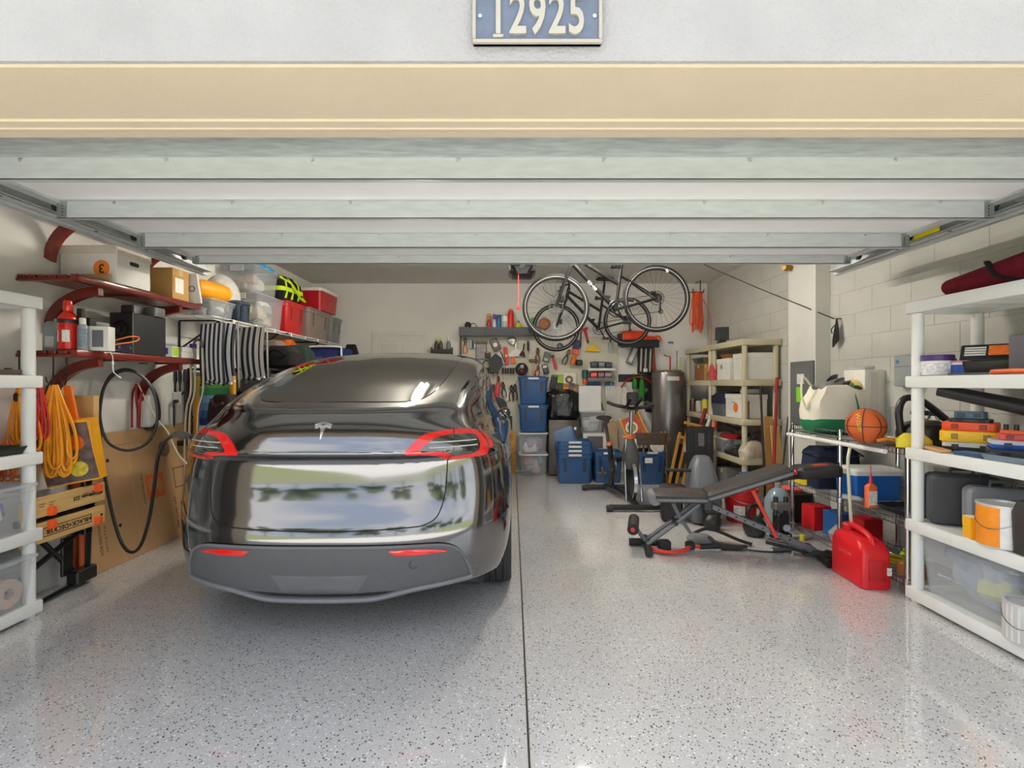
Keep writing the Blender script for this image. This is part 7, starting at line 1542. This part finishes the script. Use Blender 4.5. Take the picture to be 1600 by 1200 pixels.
part('shaft', MB().cyl((-.12, .12, .20), (.0, -.10, .27), .018), plas((30, 30, 32)), tr_); part('red_grip', MB().cyl((.0, -.10, .26), (.03, -.18, .27), .03), mat((190, 34, 40), .4), tr_); part('motor', MB().ball((.02, -.16, .20), .055), plas((34, 34, 36)), tr_); part('stand', MB().box(-.02, .06, -.2, -.1, 0, .16, .01), plas((40, 40, 42)), tr_)
clear_bin('large clear lidded storage bin at the bottom of the right white rack', (2.72, 2.74, ZS[0] + .005), R(90), .58, .40, .335, None, ((130, 142, 170), (170, 178, 196), (206, 210, 140), (212, 180, 196), (150, 164, 184), (200, 200, 206)), 'clear bins on the right rack', 12, 71, name='large_clear_bin', m=mat((222, 226, 230), .2, var=0, alpha=.24))
# ---------------------------------------------------------------- exercise gear on the floor
M_pad = mat((58, 54, 52), .55, var=.05); M_side = plas((120, 120, 122), .5); M_fr2 = mat((112, 114, 116), .4, metal=.3, var=.04)
def pad(parent, x0, x1, z0, z1, th, d, y=0., name='pad'):
    """upholstered board between two points in the xz plane"""
    L = math.hypot(x1 - x0, z1 - z0); a = math.atan2(z1 - z0, x1 - x0)
    p = part(name, MB().rr([(0, L / 2 - .01, d / 2 - .01, .03), (.02, L / 2, d / 2, .035), (th - .02, L / 2, d / 2, .035), (th, L / 2 - .02, d / 2 - .02, .03)], 5), M_pad, parent, ((x0 + x1) / 2, y, (z0 + z1) / 2), (0, -a, 0))
    part('side_band', MB().rr([(.012, L / 2 + .001, d / 2 + .001, .035), (.034, L / 2 + .001, d / 2 + .001, .035)], 5), M_side, p)
    return p
wbn = thing('weight_bench', 'adjustable weight bench with grey seat and tilted back pad', 'weight bench', (1.10, 4.0, 0), R(-10))
pad(wbn, .05, .46, .41, .42, .075, .26, name='seat_pad')
part('seat_nose', MB().cyl((.055, -.12, .43), (.055, .12, .43), .045), M_side, wbn)
pad(wbn, .46, 1.08, .43, .66, .07, .27, name='back_pad')
for s in (-.06, .06):
    part('link_bar', MB().tube([(.0, s, .06), (.22, s, .24), (.40, s, .40)], .017, 8), M_fr2, wbn)
    part('link_bar', MB().tube([(.20, s, .40), (.26, s, .27), (.33, s, .17)], .014, 8), M_fr2, wbn)
br = part('ladder_bar', MB().box(-.02, .02, -.02, .02, 0, .86, .004), M_fr2, wbn, (.46, 0, .39), (0, R(112), 0))
for k in range(9): part('adjust_hole', MB().cyl((0, -.0215, .10 + .07 * k), (0, -.019, .10 + .07 * k), .008), plas((30, 30, 30)), br)
part('red_strut', MB().tube([(.80, -.03, .52), (.97, -.04, .16)], .014, 8), mat((226, 72, 56), .4), wbn)
part('pivot_bracket', MB().cbox((.46, 0, .40), (.07, .16, .10), .01), plas((44, 42, 42)), wbn)
part('pivot_bolt', MB().cyl((.22, -.08, .24), (.22, .08, .24), .018), plas((30, 30, 30)), wbn)
for x, l in ((.0, 0), (1.28, 1)):
    part('foot_bar', MB().cyl((x, -.17, .035), (x, .17, .035), .028), plas((38, 37, 37), .5), wbn)
    for y in (-.18, .18): part('foot_cap', MB().cyl((x, y - .02, .032), (x, y + .02, .032), .032), plas((24, 24, 24)), wbn)
part('rear_leg', MB().tube([(.95, 0, .19), (1.12, 0, .10), (1.28, 0, .05)], .022, 8), M_fr2, wbn)
part('foam_roller', MB().cyl((-.12, -.16, .20), (-.09, .16, .20), .045), plas((40, 38, 38), .8), wbn)
part('roller_cap', MB().cyl((-.122, -.165, .20), (-.12, -.16, .20), .018), mat((216, 66, 60), .4), wbn)
part('roller_arm', MB().tube([(-.10, 0, .20), (-.05, 0, .12), (.0, 0, .06)], .016, 8), M_fr2, wbn)
text('lettering', 'BOWFLEX', .042, mat((170, 50, 44), .6), wbn, (.28, -.03, .492), (0, R(-1.5), 0), .0005)
hp_ = part('head_pad', MB().rr([(0, .15, .10, .04), (.02, .16, .11, .05), (.065, .16, .11, .05), (.085, .14, .09, .04)], 5), plas((34, 32, 33), .5), wbn, (1.27, 0, .64), (0, R(-6), 0))
part('red_patch', MB().box(-.02, .08, -.05, .03, .085, .088), mat((180, 60, 50), .6), hp_)
part('red_corner', MB().ball((-.155, -.04, .045), .022, (1, 1.6, 1)), mat((190, 40, 44), .5), hp_)
part('pad_bracket', MB().tube([(.98, 0, .60), (1.12, 0, .625), (1.3, 0, .645)], .016, 8), plas((40, 40, 42)), wbn)
gs = thing('rowing_machine_shell', 'smooth dark grey moulded fan housing behind the bench', 'exercise machine', (1.88, 4.85, 0), R(-8))
part('shell', MB().rr([(.02, .13, .20, .06), (.22, .15, .22, .07), (.42, .13, .17, .07), (.56, .10, .11, .06), (.63, .07, .07, .04), (.645, .04, .04, .02)], 6), plas((98, 101, 106), .35), gs)
part('red_mark', MB().box(-.05, -.01, -.225, -.215, .26, .275), mat((190, 50, 50), .5), gs)
part('side_handle', MB().cyl((-.36, -.05, .50), (.0, -.05, .50), .016), plas((40, 40, 40)), gs)
part('seat', MB().rr([(.28, .12, .10, .04, -.28, -.05), (.33, .13, .11, .05, -.28, -.05), (.35, .10, .09, .04, -.28, -.05)], 4), plas((40, 36, 36)), gs)
part('rail', MB().cyl((-.38, -.05, .05), (-.1, -.05, .10), .025).box(-.40, -.20, -.12, .02, .0, .27, .02), plas((34, 32, 32)), gs)
bu = thing('red_bucket', 'bright red bucket with a white label behind the weight bench', 'bucket', (2.27, 4.86, 0))
part('pail', MB().lathe([(.13, 0), (.135, .006), (.155, .30), (.162, .30), (.162, .32), (.156, .325), (.15, .32), (.13, .02), (0, .02)], 32), plas((206, 30, 34), .4), bu)
part('label', MB().grid([[(.148 * math.cos(R(a)), .148 * math.sin(R(a)), z_) for a in range(-140, -99, 8)] for z_ in (.08, .17)]), mat((228, 224, 220), .5, var=.3, vs=50), bu)
part('bail', MB().tube([(-.155, 0, .29), (-.10, -.13, .22), (.05, -.165, .2), (.155, 0, .29)], .004, 6, smooth=4), met((180, 180, 180)), bu)
def kettlebell(label, loc, r_, rz):
    t = thing('kettlebell', label, 'kettlebell', loc, rz, 'kettlebells')
    part('bell', MB().lathe([(r_ * .6, 0), (r_ * .8, .01), (r_, r_ * .75), (r_ * .9, r_ * 1.25), (r_ * .5, r_ * 1.65), (0, r_ * 1.7)], 24), mat((52, 50, 50), .35, metal=.4, var=.1), t)
    part('handle', MB().tube([(-r_ * .62, 0, r_ * 1.35), (-r_ * .85, 0, r_ * 2.1), (-r_ * .4, 0, r_ * 2.65), (r_ * .4, 0, r_ * 2.65), (r_ * .85, 0, r_ * 2.1), (r_ * .62, 0, r_ * 1.35)], r_ * .17, 8, smooth=4), mat((48, 46, 46), .4, metal=.3), t)
    return t
kettlebell('large black kettlebell beside the chrome rack foot', (2.16, 4.36, 0), .10, R(20))
kettlebell('small black kettlebell behind the bench ladder bar', (1.86, 4.55, 0), .085, R(-15))
bj = thing('bottle_jack', 'black hydraulic jack with a silver top beside the chrome rack', 'jack', (2.36, 4.30, 0))
part('base', MB().rr([(0, .07, .07, .02), (.05, .07, .07, .02), (.06, .05, .05, .02)], 3), plas((28, 28, 29), .35), bj)
part('body', MB().box(-.05, .05, -.05, .05, .06, .22, .01), plas((30, 30, 32), .35), bj)
part('head', MB().cbox((0, 0, .28), (.14, .09, .07), .012), mat((120, 116, 112), .4, metal=.4), bj)
for x in (-.045, .045): part('ram', MB().cyl((x, 0, .2), (x, 0, .36), .02), plas((50, 48, 46), .4), bj)
part('gauge', MB().cyl((.02, -.052, .10), (.02, -.062, .10), .03), plas((190, 200, 210)), bj)
part('tag', MB().box(-.04, .04, -.073, -.07, .01, .045), plas((214, 212, 206)), bj)
one('yellow_bung', MB().lathe([(.022, 0), (.02, .05), (.015, .055)], 14), plas((224, 214, 60)), 'small yellow cap on the floor beside the chrome rack post', 'bung', (2.50, 4.22, 0))
one('red_white_rag', MB().rr([(0, .09, .07, .03), (.03, .1, .08, .04), (.05, .06, .05, .03)], 4), mat((206, 80, 80), .9, var=.5, vs=30, bump=.6, bs=30), 'red and white rag on the dark crate beyond the bench', 'rag', (2.72, 4.78, .302))
carton('dark crate holding the rag beyond the bench', (2.72, 4.78, 0), R(8), .28, .26, .30, (48, 46, 46), 'dark_crate', flap=False)
one('water_jug', MB().lathe([(.11, 0), (.12, .01), (.12, .26), (.08, .34), (.03, .38), (.03, .42)], 24), mat((150, 170, 180), .15, alpha=.8, var=0), 'pale blue water jug on the crate under the bench pad', 'jug', (2.50, 4.60, .0))
# straps and bands on the floor
rbn = thing('resistance_band', 'red resistance band with black handles on the floor before the bench', 'resistance band', (1.28, 3.98, 0))
part('band', MB().tube([(-.17, .02, .03), (-.14, -.08, .03), (-.04, -.13, .025), (.08, -.10, .03), (.16, -.03, .04), (.24, -.02, .035)], .016, 8, smooth=5), mat((226, 66, 44), .5), rbn)
part('handle', MB().cyl((.24, -.02, .035), (.40, -.02, .04), .022).cbox((.16, -.02, .045), (.07, .06, .06), .01), plas((38, 36, 36), .6), rbn)
part('handle', MB().cyl((-.20, .10, .04), (-.10, .02, .05), .026).cbox((-.05, -.02, .05), (.10, .07, .08), .012), plas((42, 40, 40), .6), rbn)
part('foam_grip', MB().cyl((-.30, .12, .03), (-.20, .10, .035), .03), plas((40, 38, 38), .8), rbn)
an = thing('ankle_strap', 'grey and black ankle strap lying on the floor by the bench ladder bar', 'strap', (1.66, 4.16, 0), R(-8))
part('shoe_pad', MB().rr([(0, .10, .06, .04), (.04, .11, .06, .05), (.07, .07, .04, .03)], 5), cloth((116, 116, 118)), an, (-.06, 0, 0))
part('webbing', MB().tube([(-.12, .05, .05), (.0, .07, .10), (.10, .04, .09), (.24, .0, .04), (.34, -.05, .02)], .022, 8, smooth=5, flat=.5), cloth((40, 39, 40)), an)
part('webbing', MB().tube([(.0, -.03, .06), (.06, -.09, .03), (.2, -.12, .02), (.28, -.11, .02)], .02, 8, smooth=5, flat=.5), cloth((52, 51, 52)), an)
part('buckle', MB().torus((.06, -.10, .02), .018, .004, 'z', 14, 5), met((170, 168, 164)), an)
cb_ = thing('pull_cable', 'black cable grip with a thin cord trailing to the bench foot', 'cable grip', (1.80, 3.98, 0))
part('grip', MB().cyl((-.10, .0, .02), (.06, -.02, .02), .02), plas((40, 39, 40), .7), cb_)
part('cord', MB().tube([(.06, -.02, .015), (.18, -.05, .008), (.32, -.07, .008), (.44, -.05, .01)], .007, 6, smooth=5), plas((44, 43, 43)), cb_)
an2 = thing('bench_base_frame', 'black angled floor bracket in front of the chrome rack', 'bracket', (2.30, 3.82, 0), R(-50))
part('rail', MB().box(-.30, .14, -.03, .03, .03, .07, .008), plas((46, 44, 44), .5), an2)
part('shoe', MB().prism([(.12, .0), (.26, .0), (.26, .03), (.18, .08), (.12, .08)], .10, 'xz', -.05), plas((36, 35, 35), .5), an2)
part('cross_arm', MB().tube([(-.20, -.12, .03), (-.05, 0, .05), (.0, .12, .03)], .014, 8), plas((60, 58, 58), .4), an2)
part('knob', MB().cyl((.0, -.03, .05), (.0, -.07, .05), .02), plas((28, 28, 28)), an2)
one('dry_leaf', MB().prism([(-.03, 0), (-.01, .012), (.03, .006), (.035, 0), (.02, -.012), (-.01, -.01)], .003, 'xy', .001), mat((176, 160, 110), .8), 'small dry leaf on the floor in front of the bench', 'leaf', (pix(1183, 872, 3.8).x, 3.8, 0), R(-10))
